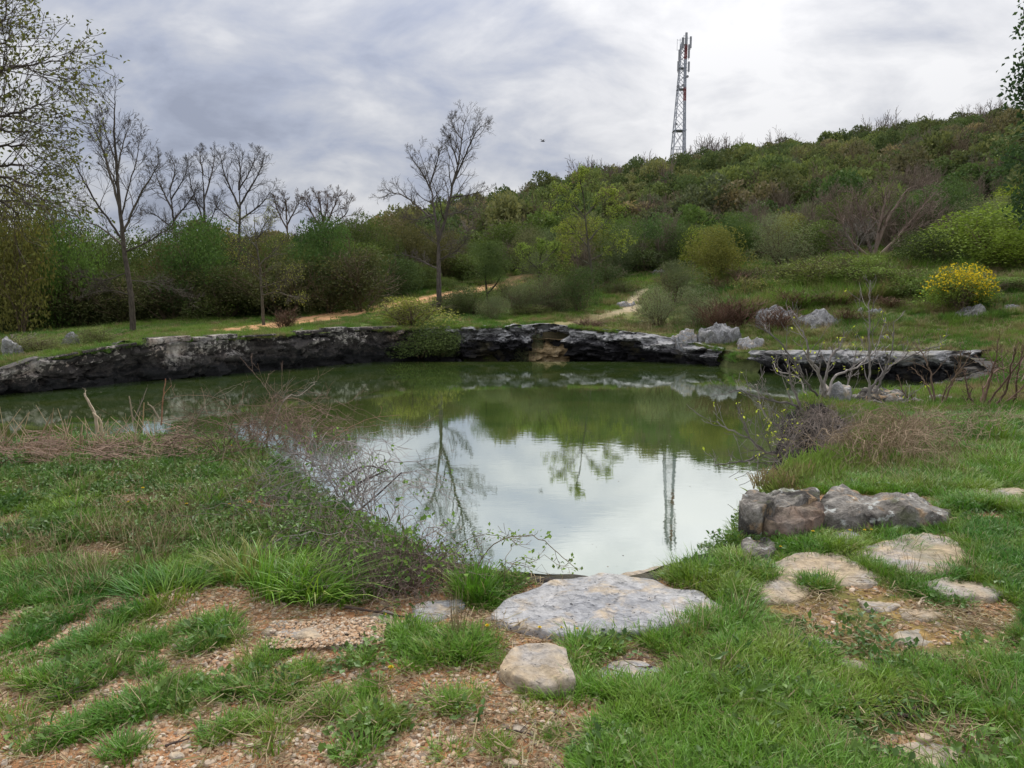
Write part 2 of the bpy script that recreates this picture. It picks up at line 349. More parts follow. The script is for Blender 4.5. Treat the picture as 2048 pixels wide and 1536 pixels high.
# ------------------------------------------------------------------ terrain
NEAR = [(-24, 9.5), (-9, 7.7), (-5.3, 7.4), (-4.2, 7.8), (-3.2, 7.7), (-2.4, 7.1), (-1.95, 6.4), (-1.5, 5.5), (-1.05, 4.85), (-.55, 4.35), (.0, 4.1), (.55, 4.0), (1.05, 4.25), (1.5, 4.6),
        (1.72, 5.2), (2.05, 5.75), (2.6, 6.3), (3.45, 7.1), (4.2, 8.2), (4.7, 9.5), (4.85, 10.7), (4.75, 11.6), (5.6, 13.2), (7, 14.6), (9, 15.4), (12.3, 18.3), (14.2, 22.4)]
FARL = [G(1850, 764), G(1700, 755), G(1520, 745), G(1490, 739), G(1440, 732), G(1300, 722), G(1135, 713), G(1062, 713), G(880, 717), G(700, 728), G(500, 745), G(265, 765), G(0, 792), (-24, 15.6)]
SHORE = np.array(NEAR+FARL)
def sdist(x, y):
    """distance to the shore, positive on land"""
    x = np.asarray(x, float); y = np.asarray(y, float); d = np.full(x.shape, 1e9); ins = np.zeros(x.shape, bool)
    P = SHORE; n = len(P)
    for i in range(n):
        x0, y0 = P[i]; x1, y1 = P[(i+1) % n]; dx, dy = x1-x0, y1-y0
        t = np.clip(((x-x0)*dx+(y-y0)*dy)/(dx*dx+dy*dy), 0, 1)
        d = np.minimum(d, np.hypot(x-x0-t*dx, y-y0-t*dy))
        if y0 != y1:
            c = ((y0 > y) != (y1 > y)) & (x < (x1-x0)*(y-y0)/(y1-y0)+x0); ins ^= c
    return np.where(ins, -d, d)
ctl = [(0, 0, 1.4), (0, 2, 1.4), (0, 3.6, 1.4), (-3, 3, 1.4), (3, 3, 1.41), (-2, 5, 1.42), (-5, 7, 1.45), (-4, 5, 1.46), (-2.6, 6.6, 1.42), (2.2, 4.6, 1.42), (4, 5, 1.45), (3.2, 6.4, 1.38), (6, 8, 1.45), (5.6, 10, 1.25), (-9, 5, 1.5),
       (6.5, 11.5, 1.12), (8.5, 14.5, 1.0), (12, 16, 1.05), (-10, -10, 1.5), (10, -10, 1.6), (0, -30, 1.6), (60, -30, 4), (-60, -30, 2), (-24, 6, 1.5), (10, 8, 1.6), (14, 12, 1.6), (20, 20, 2.0), (40, 5, 5)]
for px, py, Y in [(0, 735, 20.5), (265, 690, 23.2), (500, 673, 26.8), (700, 660, 29.9), (880, 655, 32.3), (1100, 653, 32.8), (1280, 667, 31), (1430, 695, 29), (1470, 715, 28), (1515, 703, 26.4), (1850, 716, 23.2), (2048, 712, 20),
                  (0, 690, 30), (265, 664, 30.5), (540, 650, 35), (300, 635, 42), (700, 628, 38), (880, 625, 40), (1000, 574, 52), (860, 585, 50), (620, 612, 46), (60, 670, 42), (1280, 592, 45), (1200, 622, 38), (1330, 645, 35), (1160, 570, 50),
                  (1480, 640, 33), (1650, 655, 29), (1700, 600, 34), (1850, 640, 29), (2000, 640, 27), (1550, 590, 38), (1700, 545, 40), (1900, 560, 36), (2048, 560, 32), (1780, 512, 46), (2048, 500, 42), (1445, 545, 46), (1300, 545, 55)]:
    ctl.append(tuple(A(px, py, Y)))
for px, py in [(1000, 444), (1100, 420), (1200, 396), (1300, 374), (1360, 360), (1500, 346), (1700, 318), (1800, 300), (1900, 284), (2048, 268), (2250, 240), (2500, 235)]:
    ctl.append(tuple(A(px, py, 160))); q = A(px, py, 160); ctl.append((q[0], 105, 2.6+(q[2]-2.6)*.60)); ctl.append((q[0]*1.3, 230, q[2]*.9)); ctl.append((q[0]*1.4, 300, q[2]*.55))
ctl += [(-20, 150, 12), (-45, 150, 5), (-80, 150, 4), (-150, 150, 3), (-40, 60, 1.8), (-60, 90, 2), (-20, 80, 4), (-120, 300, 2), (0, 70, 5.8), (60, 60, 14), (90, 60, 18), (90, 100, 27), (300, 160, 40), (500, 500, 10), (-500, 500, 0), (0, 600, 0), (-500, 0, 2), (500, 0, 20), (-40, 30, 1.4), (-60, 10, 1.6)]
ctl = np.array(ctl)
def rbf_fit(c):
    D = np.hypot(c[:, None, 0]-c[None, :, 0], c[:, None, 1]-c[None, :, 1]); n = len(c)
    K = np.zeros((n+3, n+3)); K[:n, :n] = D+np.eye(n)*-.15; K[:n, n] = 1; K[:n, n+1:] = c[:, :2]; K[n, :n] = 1; K[n+1:, :n] = c[:, :2].T
    return np.linalg.solve(K, np.r_[c[:, 2], 0, 0, 0])
RW = rbf_fit(ctl)
def zland(x, y):
    x = np.asarray(x, float); y = np.asarray(y, float); z = RW[-3]+RW[-2]*x+RW[-1]*y
    for (cx, cy, _), w in zip(ctl, RW): z = z+w*np.sqrt((x-cx)**2+(y-cy)**2+.3)
    return z
_wv = [(R.uniform(-1, 1), R.uniform(-1, 1), R.uniform(0, 6)) for _ in range(24)]
def ripple(x, y, s):                 # cheap smooth noise from sines
    o = 0
    for i, (a, b, c) in enumerate(_wv): 
        k = s*(1+.35*i); o = o+np.sin(k*(a*x+b*y)*2+c)/(1+.35*i)
    return o/4
def zterr(x, y):
    x = np.asarray(x, float); y = np.asarray(y, float); sd = sdist(x, y); z = zland(x, y)
    far = np.clip((y-55)/40, 0, 1)
    z = z+.022*ripple(x, y, 1.4)+.008*ripple(y+3, x, 6)+far*.5*ripple(x, y, .06)+np.clip((y-12)/10, 0, 1)*.05*ripple(x, y, .5)
    t = np.clip((sd-np.where(y > 14, .34, .02))/.30, 0, 1); t = t*t*(3-2*t)
    return -1.2+(z+1.2)*t, sd
def gz(x, y): return float(zterr(np.array([x]), np.array([y]))[0][0])
def gzs(x, y): return zterr(x, y)[0]
def axis_lines(segs):
    o = [segs[0][0]]
    for a, b, st0, st1 in segs:
        x = a
        while x < b:
            x += st0+(st1-st0)*(x-a)/(b-a); o.append(min(x, b))
    return np.unique(np.array(o))
XL = axis_lines([(-700, -120, 60, 20), (-120, -30, 8, 1.2), (-30, -8, .9, .14), (-8, 8, .055, .055), (8, 30, .14, .9), (30, 130, 1.2, 4), (130, 700, 15, 60)])
YL = axis_lines([(-60, 0, 12, .5), (0, 1.6, .3, .08), (1.6, 7.5, .05, .055), (7.5, 16, .08, .22), (16, 50, .22, .4), (50, 180, .8, 2.2), (180, 900, 5, 60)])
GX, GY = np.meshgrid(XL, YL); tx, ty = GX.ravel(), GY.ravel(); tz, tsd = zterr(tx, ty)
# ------------------------------------------------------------------ what grows where on the near bank (ground outlines)
def inpoly(x, y, P):
    ins = np.zeros(x.shape, bool); n = len(P)
    for i in range(n):
        x0, y0 = P[i]; x1, y1 = P[(i+1) % n]
        if y0 != y1: ins ^= ((y0 > y) != (y1 > y)) & (x < (x1-x0)*(y-y0)/(y1-y0)+x0)
    return ins
def ground_poly(pts, z=1.4): return [G(a, b, z) for a, b in pts]
LUSH = [ground_poly(p) for p in (
    [(-400, 870), (0, 900), (350, 878), (600, 905), (650, 980), (700, 1090), (830, 1160), (700, 1210), (560, 1195), (480, 1165), (430, 1165), (300, 1190), (160, 1200), (0, 1232), (-400, 1290)],
    [(1425, 1160), (1500, 1190), (1560, 1240), (1610, 1300), (1650, 1380), (1730, 1440), (1780, 1560), (1790, 1700), (1130, 1700), (1175, 1536), (1205, 1470), (1260, 1410), (1180, 1400), (1140, 1370), (1155, 1300), (1200, 1265), (1400, 1225), (1440, 1200)],
    [(1340, 1120), (1480, 1080), (1640, 1075), (1800, 1050), (1900, 1010), (2048, 1000), (2400, 1000), (2400, 1700), (1780, 1700), (1780, 1540), (1650, 1380), (1600, 1290), (1500, 1190), (1330, 1165)],
    [(1600, 970), (1640, 900), (1900, 830), (2048, 780), (2500, 760), (2500, 1010), (1900, 1000), (1620, 985)],
    [(905, 1130), (1000, 1130), (1040, 1165), (990, 1215), (925, 1215)],
    [(780, 1265), (960, 1290), (1000, 1300), (930, 1330), (790, 1310)])]
MOSSY = [ground_poly(p) for p in ([(930, 1215), (1000, 1210), (1150, 1262), (1140, 1290), (1010, 1285), (940, 1250)], [(1480, 1210), (1700, 1170), (2048, 1240), (2048, 1330), (1700, 1330), (1560, 1270)], [(1650, 1440), (1850, 1400), (2048, 1470), (2048, 1560), (1700, 1540)])]
CAPS = [(44, 1503, 180, 1452, 32), (180, 1452, 318, 1397, 33), (318, 1397, 395, 1362, 22), (362, 1418, 362, 1418, 30), (440, 1462, 470, 1455, 42), (533, 1493, 533, 1493, 30), (236, 1509, 256, 1505, 16), (-30, 1450, 42, 1443, 24), (68, 1373, 171, 1336, 22), (126, 1384, 212, 1343, 24),
        (290, 1340, 320, 1334, 22), (440, 1382, 505, 1368, 40), (547, 1400, 598, 1360, 32), (600, 1350, 642, 1345, 26), (642, 1407, 642, 1430, 38), (395, 1298, 470, 1280, 26), (547, 1312, 560, 1305, 30), (547, 1278, 547, 1278, 22), (280, 1288, 340, 1280, 32), (376, 1262, 470, 1245, 34), (150, 1296, 230, 1272, 34),
        (20, 1290, 60, 1272, 42), (350, 1362, 368, 1358, 18), (735, 1452, 800, 1440, 58), (885, 1420, 900, 1416, 34), (985, 1500, 1012, 1494, 30), (1100, 1478, 1120, 1474, 26), (1042, 1390, 1120, 1404, 26), (953, 1388, 953, 1388, 22), (837, 1291, 922, 1302, 32), (871, 1329, 871, 1329, 18), (720, 1395, 745, 1385, 34),
        (715, 1325, 735, 1322, 26), (710, 1512, 728, 1508, 26), (888, 1503, 893, 1502, 14), (1213, 1515, 1213, 1515, 80), (1055, 1431, 1055, 1431, 12), (680, 1340, 700, 1330, 20), (540, 1460, 560, 1450, 14), (60, 1320, 90, 1318, 14), (620, 1275, 640, 1270, 16), (-20, 1370, 20, 1360, 18), (-10, 1330, 10, 1325, 16), (500, 1330, 520, 1322, 18), (240, 1240, 300, 1228, 26), (60, 1245, 160, 1225, 28), (980, 1340, 1000, 1336, 12), (810, 1345, 835, 1340, 18), (1030, 1535, 1045, 1530, 14)]
BARE = [(1560, 1222, 34, 8), (1240, 1440, 30, 8), (1450, 1450, 26, 7), (1620, 1440, 40, 9), (1560, 1520, 40, 9), (1700, 1470, 30, 8), (1960, 1400, 40, 8), (1350, 1275, 26, 6), (1960, 1040, 50, 7), (1380, 1530, 30, 8), (1990, 1500, 34, 9), (1644, 1216, 52, 15), (1749, 1188, 48, 9), (1819, 1223, 62, 13), (1660, 1250, 44, 10), (1658, 1279, 44, 9), (1815, 1270, 62, 20), (1900, 1268, 44, 17), (1976, 1240, 72, 22), (1731, 1331, 66, 11), (1697, 1380, 58, 9), (1923, 1443, 36, 12), (1836, 1502, 90, 32), (1836, 1460, 42, 8), (2028, 1314, 36, 9),
        (1268, 1342, 78, 30), (1610, 1345, 26, 6), (1500, 1320, 14, 5), (1320, 1500, 18, 6), (1260, 1290, 22, 8), (1390, 1298, 30, 9), (1740, 1410, 30, 6), (1930, 1330, 30, 6), (470, 1195, 36, 14), (200, 1110, 50, 12), (100, 905, 120, 12), (280, 1010, 60, 9), (850, 1000, 1, 1), (520, 1010, 50, 14), (1880, 1075, 40, 8), (1700, 1078, 40, 6)]
STONES_PX = []                       # outlines of the flat stones, filled below: no grass grows through them
def gden(x, y, z=None):
    """grass cover 0..1 on the near bank"""
    x = np.asarray(x, float); y = np.asarray(y, float)
    wx = x+.03*ripple(x, y, 9)+.012*ripple(y, x, 25); wy = y+.035*ripple(y+5, x, 8)+.012*ripple(x+2, y, 22)
    d = np.zeros(x.shape)
    for P in LUSH: d[inpoly(wx, wy, P)] = 1.
    rough_ = (x < .1) & (y > 3.9); d = np.where(rough_, d*np.clip(.62+.45*ripple(x, y, 2.6)+.25*ripple(y, x, 7), .55, 1), d)
    px, py = proj(wx, np.maximum(wy, .6), 1.4)
    for ax, ay, bx, by, r in CAPS:
        dx, dy = bx-ax, (by-ay)*1.5; L2 = dx*dx+dy*dy+1e-6; t = np.clip(((px-ax)*dx+(py-ay)*1.5*dy)/L2, 0, 1)
        q = np.hypot(px-ax-t*dx, (py-ay)*1.5-t*dy)/(r*.80); d = np.maximum(d, np.clip((1.02-q)*1.8, 0, 1)*.92)
    for cx, cy, a, b in BARE:
        q = np.hypot((px-cx)/(a*1.22), (py-cy-3)/(b*1.5)); d = np.minimum(d, np.clip((q-.75)*2.2, 0, 1))
    d[(py < 905) & (y > 4)] = 1.
    d[(py > 1700) | (y < 1.7)] = .55
    d = np.where((px < -400) | (px > 2400), .8, d)
    return d
def gmoss(x, y):
    m = np.zeros(x.shape)
    for P in MOSSY: m[inpoly(x, y, P)] = 1.
    return m
def segd(x, y, P):
    d = np.full(x.shape, 1e9)
    for (x0, y0), (x1, y1) in zip(P[:-1], P[1:]):
        dx, dy = x1-x0, y1-y0; t = np.clip(((x-x0)*dx+(y-y0)*dy)/(dx*dx+dy*dy), 0, 1); d = np.minimum(d, np.hypot(x-x0-t*dx, y-y0-t*dy))
    return d
PATH = [tuple(A(*q)[:2]) for q in ((480, 668, 31), (560, 652, 34.5), (660, 636, 38), (780, 614, 43), (900, 594, 48), (1000, 575, 53), (1060, 560, 58))]
TRAIL = [tuple(A(*q)[:2]) for q in ((1290, 588, 46), (1262, 604, 42), (1262, 622, 38.5), (1190, 638, 35.8), (1120, 650, 33.6), (1095, 655, 32.8))]
def terr_cols(x, y, sd):
    n = len(x); c = np.zeros((n, 3)); 
    a = ripple(x, y, .35); b = ripple(y, x, 1.9); e = ripple(x+7, y, 5.5)
    green = np.array((.055, .105, .022)); green2 = np.array((.11, .145, .034)); straw = np.array((.17, .15, .06)); soil = np.array((.29, .145, .068)); moss = np.array((.15, .15, .04)); dirt = np.array((.12, .085, .05))
    k = np.clip(.5+.45*a+.3*b, 0, 1)[:, None]; c[:] = green*(1-k)+green2*k
    k = np.clip(-.1+.6*b-.5*a+.25*e, 0, .75)[:, None]; c = c*(1-k)+straw*k
    near = (y < 11) & (sd > -.5) & (np.abs(x) < 12)
    d = gden(x[near], y[near]); cn = np.zeros((near.sum(), 3)); dd = d[:, None]
    under = dirt*(.5+.0*dd)+green*.5; cn[:] = soil*(1-dd)+under*dd
    kk = np.clip(.5+.5*e[near], 0, 1)[:, None]*.35; cn = cn*(1-kk*(1-dd))+np.array((.34, .21, .12))*kk*(1-dd)
    mm = np.clip(gmoss(x[near], y[near])*(.55+.6*b[near]), 0, 1)[:, None]; cn = cn*(1-mm*.75)+moss*mm*.75
    c[near] = cn
    # path of orange earth, with a grassy middle
    pd = segd(x, y, PATH)+.35*b+.15*e; k = np.clip((1.75-pd)*1.6, 0, 1)*np.clip((y-29)/3, 0, 1); k = (k*(1-.55*np.clip((.3-np.abs(pd))*4, 0, 1)))[:, None]; c = c*(1-k)+np.array((.46, .26, .13))*k
    td = segd(x, y, TRAIL)+.3*b+.2*e; k = np.clip((.75-td)*2, 0, 1)[:, None]; c = c*(1-k)+np.array((.36, .29, .19))*k
    # thin turf over rock shelves: mossy ochre
    sx, sy = A(1160, 645, 34)[:2]; k = np.clip(1.6-np.hypot((x-sx)/6.5, (y-sy)/3.6)+.45*b, 0, 1)[:, None]*.7; c = c*(1-k)+np.where((e > .1)[:, None], np.array((.21, .17, .07)), np.array((.13, .12, .035)))*k
    sx, sy = A(1600, 690, 28)[:2]; k = np.clip(1.5-np.hypot((x-sx-3)/11, (y-sy)/5)+.5*b, 0, 1)[:, None]*.55; c = c*(1-k)+np.where((e > 0)[:, None], np.array((.20, .155, .08)), np.array((.12, .13, .035)))*k
    off = ((np.abs(x) > .9*(y+.6)) | (y < 1.6)) & (y < 10) & (sd > .3); c[off] = np.array((.085, .095, .035))*(1+.25*b[off, None])
    hill = np.clip((y-50)/12, 0, 1)[:, None]; c = c*(1-hill)+np.array((.075, .070, .035))*hill
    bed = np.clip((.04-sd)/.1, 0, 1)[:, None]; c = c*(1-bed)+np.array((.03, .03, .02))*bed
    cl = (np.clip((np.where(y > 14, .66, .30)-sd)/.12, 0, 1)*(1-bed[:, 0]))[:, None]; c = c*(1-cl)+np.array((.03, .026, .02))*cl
    return c
nx, ny = len(XL), len(YL)
ii = (np.arange(ny-1)[:, None]*nx+np.arange(nx-1)[None]).ravel()
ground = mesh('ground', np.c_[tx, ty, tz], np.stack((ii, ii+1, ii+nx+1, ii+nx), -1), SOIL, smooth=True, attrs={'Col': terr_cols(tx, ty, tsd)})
tag(ground, 'stony soil and turf round the pond, rising to the hill', 'ground', kind='structure')
wp = np.array([(-26, 7), (16, 3), (16, 30), (-26, 30)], float)
water = mesh('water', np.c_[wp, np.zeros(4)], [(0, 1, 2, 3)], WATER); tag(water, 'still green pond water mirroring the sky and hill', 'water', kind='structure')
# ------------------------------------------------------------------ strips of rock along the shore
DARKROCK = slab_mat('dark_bank_rock', (.022, .020, .019), (.060, .052, .045), (.015, .015, .014), .4, .5)
def resample(P, st):
    P = np.array(P, float); s = np.r_[0, np.cumsum(np.hypot(*np.diff(P, axis=0).T))]; n = max(3, int(s[-1]/st)+1); t = np.linspace(0, s[-1], n)
    return np.c_[np.interp(t, s, P[:, 0]), np.interp(t, s, P[:, 1])], t
def strip(name, P, prof, m, zt=None, st=.075, rough=.09, lump=.25, parent=None, top=.04, seed=0, ledges=0., sharp=0., lip_noise=.0, capb=1., dark=0.):
    """a wall of rock along polyline P; prof: (t up 0..1, metres out over the water), then a cap running back over the bank"""
    Q, s = resample(P, st); n = len(Q); Dv = np.gradient(Q, axis=0); Dv /= np.linalg.norm(Dv, axis=1)[:, None]
    Nv = np.c_[-Dv[:, 1], Dv[:, 0]]
    test = Q+Nv*.3; sgn = np.where(np.median(sdist(test[:, 0], test[:, 1])) > 0, -1., 1.); Nv = Nv*sgn           # towards the water
    pr = np.array(prof, float); rows = 26; tt = np.linspace(0, 1, rows); V = []; A_ = []
    inl = Q-Nv*.55; zl = zland(inl[:, 0], inl[:, 1])+top
    if zt is not None: zl = np.interp(s/s[-1], *zip(*zt)) if isinstance(zt, list) else np.full(n, zt)
    for i in range(n):
        x, y = Q[i]; z1 = zl[i]+lip_noise*fbm(s[i]*1.1, seed*3.1, 2, 3)
        if lip_noise: z1 += lip_noise*.5*(math.floor(2.2*mn.noise(Vector((s[i]*.45, seed*7.7, 1)))+.5))
        for j in range(rows):
            t = tt[j]; z = -.35+(z1+.35)*t; o = np.interp(t, pr[:, 0], pr[:, 1])
            q = Vector((x*1.0, y*1.0, z*1.6+seed)); d = lump*fbm(q.x*.5, q.y*.5, q.z*.8, 4)+rough*fbm(q.x*3, q.y*3, q.z*4, 4)
            if ledges: d += ledges*(abs(mn.noise(Vector((x*.25, y*.25, z*4.2+seed))))-.2)
            if sharp:
                w_ = mn.noise_vector(Vector((x*1.1, y*1.1, z*1.5+seed)))*.55
                d += sharp*.55+sharp*(mn.cell(Vector((x*.55+w_.x+seed, y*.55+w_.y, z*2.6+w_.z)))-.5)+sharp*.6*(mn.cell(Vector((x*1.7+w_.x*2, y*1.7+seed, z*6+w_.z*2)))-.5)
            V.append((x+Nv[i, 0]*(o+d), y+Nv[i, 1]*(o+d), z)); A_.append(t)
        for j, (bk, dn) in enumerate(((.12, -.0), (.30, -.01), (.5, -.03), (.7, -.09), (.9, -.25))):
            V.append((x-Nv[i, 0]*bk*capb, y-Nv[i, 1]*bk*capb, z1+dn+.05*fbm(x*2, y*2, j+seed, 3))); A_.append(1.0)
    k = rows+5; i = (np.arange(n-1)[:, None]*k+np.arange(k-1)[None]).ravel(); q = np.stack((i, i+1, i+k+1, i+k), -1)
    if sgn > 0: q = q[:, ::-1]
    o = mesh(name, np.array(V), q, m, parent, not sharp, attrs={'var': np.array(A_)})
    return o, Q, s, Nv, zl
FL = {k: G(*k) for k in ((0, 792), (265, 765), (500, 745), (700, 728), (880, 717), (1062, 713), (1135, 713), (1300, 722), (1440, 732), (1490, 739), (1520, 745), (1700, 755), (1850, 764))}
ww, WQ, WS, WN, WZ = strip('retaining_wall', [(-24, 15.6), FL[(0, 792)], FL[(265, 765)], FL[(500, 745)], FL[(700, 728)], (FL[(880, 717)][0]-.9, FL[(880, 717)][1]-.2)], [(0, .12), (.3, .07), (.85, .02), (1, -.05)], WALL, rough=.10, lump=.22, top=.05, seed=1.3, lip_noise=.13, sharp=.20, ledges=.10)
tag(ww, 'long grey stained masonry wall with black algae along the far left bank', 'wall')
def coping(s0, s1, h, dep, w=.0):
    """worn cap block set on the wall head, child of the wall"""
    mb = MB(); i0, i1 = np.searchsorted(WS, (s0, s1)); st = max(1, (i1-i0)//10); idx = list(range(i0, i1, st)); V = []; sec = ((.10, -.12), (.13, .3), (.12, .92), (.07, 1.), (-.3, 1.), (-.5, .9), (-.55, -.12))
    for i in idx:
        for o, t in sec:
            z = WZ[i]+h*t+.02*fbm(WQ[i, 0]*3, WQ[i, 1]*3, o*4, 3); d = o+.035*fbm(WQ[i, 0]*4, WQ[i, 1]*4, t*5, 3)+w; V.append((WQ[i, 0]+WN[i, 0]*d, WQ[i, 1]+WN[i, 1]*d, z))
    k = len(sec); n = len(idx); i = (np.arange(n-1)[:, None]*k+np.arange(k-1)[None]).ravel(); q = np.stack((i, i+1, i+k+1, i+k), -1)
    f = [tuple(r) for r in q]+[tuple(range(k)), tuple(range((n-1)*k, n*k))[::-1]]
    mesh('coping_stone', V, f, WALL, ww, attrs={'var': np.full(len(V), .8)})
tot = WS[-1]
def s_at(px, py):                    # arc position on the wall nearest a point
    x, y = G(px, py, 1.2); return WS[np.argmin(np.hypot(WQ[:, 0]-x, WQ[:, 1]-y))]
for a, b, h in ((50, 120, .05), (122, 250, .07), (272, 356, .17), (360, 384, .10), (388, 444, .14), (450, 520, .05), (560, 612, .10), (618, 660, .16), (664, 760, .10)):
    sa, sb = s_at(a, 700-(a)*.05), s_at(b, 700-b*.05)
    if sb-sa > .3: coping(sa, sb, h, .4)
P1 = [(FL[(880, 717)][0]-1.2, FL[(880, 717)][1]-.1), FL[(880, 717)], FL[(1062, 713)]]
l1, *_ = strip('rock_ledge', P1, [(0, -.1), (.35, -.1), (.5, .35), (.62, .5), (.75, .1), (.85, .05), (1, -.25)], LEDGE, rough=.13, lump=.30, top=.06, seed=4.2, ledges=.2, lip_noise=.08, sharp=.38)
tag(l1, 'layered dark rock ledge with pale top between the hanging bush and the ochre chute', 'rock ledge')
P2 = [FL[(1062, 713)], FL[(1135, 713)]]
l2, *_ = strip('rock_chute', [(FL[(1062, 713)][0]-.1, FL[(1062, 713)][1]+.05), (FL[(1135, 713)][0]+.1, FL[(1135, 713)][1]+.05)], [(0, .12), (.4, .10), (.6, .05), (.64, -.2), (.8, -.3), (1, -.7)], SPILL, rough=.07, lump=.12, seed=2.2, zt=.78, sharp=.10)
lb_, *_ = strip('rock_ledge', [(FL[(1062, 713)][0]-.45, FL[(1062, 713)][1]+.10), ((FL[(1062, 713)][0]+FL[(1135, 713)][0])/2, FL[(1062, 713)][1]+.28), (FL[(1135, 713)][0]+.45, FL[(1135, 713)][1]+.10)], [(0, -.3), (.6, -.3), (.8, .0), (1, -.15)], LEDGE, rough=.12, lump=.15, top=.03, seed=11.2, sharp=.3, lip_noise=.08)
tag(lb_, 'grey broken rock step set back above the ochre chute', 'rock ledge')
tag(l2, 'ochre stained rock chute where a trickle once ran into the pond', 'rock')
P3 = [FL[(1135, 713)], FL[(1300, 722)], FL[(1440, 732)]]
l3, *_ = strip('rock_ledge', P3, [(0, -.05), (.3, -.05), (.55, .30), (.66, .35), (.72, .1), (.88, .1), (1, -.2)], LEDGE, rough=.12, lump=.28, top=.05, seed=7.7, ledges=.2, lip_noise=.06, sharp=.36)
tag(l3, 'long black rock ledge sloping down to the water right of the ochre chute', 'rock ledge')
P4 = [(FL[(1520, 745)][0]-.1, FL[(1520, 745)][1]+.5), FL[(1520, 745)], FL[(1700, 755)], FL[(1850, 764)], (FL[(1850, 764)][0]+.8, FL[(1850, 764)][1]-1.6)]
l4, *_ = strip('rock_ledge', P4, [(0, -.25), (.45, -.2), (.72, .25), (.93, .32), (1, .1)], LEDGE, rough=.10, lump=.16, top=.07, seed=9.1, ledges=.10, lip_noise=.02, sharp=.28)
tag(l4, 'flat topped overhanging slab of pale rock with a black undercut at the right inlet', 'rock ledge')
bank_pts = [G(1440, 732), G(1490, 739), G(1520, 745)]
l5, *_ = strip('earth_bank', bank_pts, [(0, .25), (.4, .1), (1, -.5)], SOIL, rough=.06, lump=.15, seed=3.3)
l5.data.attributes.new('Col', 'FLOAT_COLOR', 'POINT').data.foreach_set('color', np.tile((.07, .08, .03, 1.), len(l5.data.vertices)).astype(np.float32))
tag(l5, 'grassy earth slip between the two far rock ledges', 'bank', kind='structure')
l6, *_ = strip('earth_bank', NEAR[:17], [(0, .2), (.5, .12), (1, -.05)], DARKROCK, rough=.07, lump=.12, seed=5.3, top=-.07, capb=.3)
tag(l6, 'rocky drop of the near bank to the water', 'bank', kind='structure')
l7, *_ = strip('earth_bank', NEAR[16:], [(0, .2), (.5, .12), (1, -.05)], DARKROCK, rough=.08, lump=.2, sharp=.3, seed=6.3, top=-.05, capb=.35)
tag(l7, 'dark rocky drop of the right bank to the water', 'bank', kind='structure')
# ------------------------------------------------------------------ single stones
def outline(P, na):
    for _ in range(1): P = np.stack((P*.92+np.roll(P, -1, 0)*.08, P*.08+np.roll(P, -1, 0)*.92), 1).reshape(-1, 2)
    D = np.vstack((P, P[:1])); s = np.r_[0, np.cumsum(np.hypot(*np.diff(D, axis=0).T))]; t = np.linspace(0, s[-1], na+1)[:-1]
    return np.c_[np.interp(t, s, D[:, 0]), np.interp(t, s, D[:, 1])]
def stone(name, out, z0, h, m, label, cat='stone', group=None, rnd=.06, rough=.012, dome=.006, skirt=.10, seed=0, tilt=(0, 0), na=56, parent=None, lumps=.0, under=0., fq=1., terr=0., crack=0.):
    """a stone from its plan outline (world x, y): worn top, rounded rim, sides going into the ground"""
    P = np.array(out, float); c = P.mean(0); Q = outline(P, na); rel = Q-c; V = []; Sz = np.hypot(*rel.T).mean()
    rings = [(t, 0) for t in (.12, .26, .4, .54, .68, .8, .9)]+[(.96, 1), (1., 2), (1.015, 3), (1.0-under, 4), (.97-under*1.5, 5)]
    V.append((0, 0, z0+h+dome))
    for t, kind in rings:
        for i, (dx, dy) in enumerate(rel):
            wob = 1+.035*fbm(c[0]+dx*9, c[1]+dy*9, seed, 3)*(t > .5)
            x, y = dx*t*wob, dy*t*wob; z = z0+h+dome*(1-t*t)+x*tilt[0]+y*tilt[1]
            z += rough*2*fbm((c[0]+x)*5*fq, (c[1]+y)*5*fq, seed, 5)+lumps*fbm((c[0]+x)*2.2*fq, (c[1]+y)*2.2*fq, seed+4, 3)+terr*math.floor(3*mn.noise(Vector(((c[0]+x)*.9*fq, (c[1]+y)*1.6*fq, seed)))+.5)
            if crack: z += crack*(mn.cell(Vector(((c[0]+x)*1.3+.5*mn.noise(Vector((x*2, y*2, seed))), (c[1]+y)*2.2, seed)))-.5)*(t < .99)
            if kind == 1: z -= rnd*.12
            if kind == 2: z -= rnd*.45
            if kind >= 3:
                u = (kind-2)/3; z = z*(1-u)+(z0-skirt)*u; w = 1+rough*5*fbm(x*7+seed, y*7, kind*2.0, 3); x *= w; y *= w
            V.append((x, y, z))
    nr = len(rings); f = [(0, 1+i, 1+(i+1) % na) for i in range(na)]
    for r in range(nr-1):
        b = 1+r*na
        f += [(b+i, b+na+i, b+na+(i+1) % na, b+(i+1) % na) for i in range(na)]
    V = np.array(V); V[:, 2] -= z0; o = mesh(name, V, f, m, parent, crack < .05); o.location = (c[0], c[1], z0)
    if label: tag(o, label, cat, group)
    STONES_PX.append(Q); return o
def slab(pts, h, m, label, z=None, **k):
    h *= .62; k['rnd'] = min(k.get('rnd', .06), .12)*.45
    P0 = [G(a, b, 1.4) for a, b in pts]; c = np.mean(P0, 0); z0 = gz(*c) if z is None else z
    P = np.array([G(a, b, z0+h) for a, b in pts]); P = P.mean(0)+(P-P.mean(0))*(1.04 if h > .03 else 1.13); return stone('stone_slab', P, z0, h, m, label, 'stone slab', **k)
slab([(985, 1222), (1035, 1190), (1110, 1160), (1210, 1147), (1300, 1155), (1345, 1175), (1400, 1182), (1440, 1212), (1380, 1240), (1300, 1258), (1180, 1272), (1080, 1258), (1010, 1245)], .055, SLAB, 'largest flat grey limestone slab at the edge of the water', seed=1, rough=.010, dome=.008, rnd=.04, na=110)
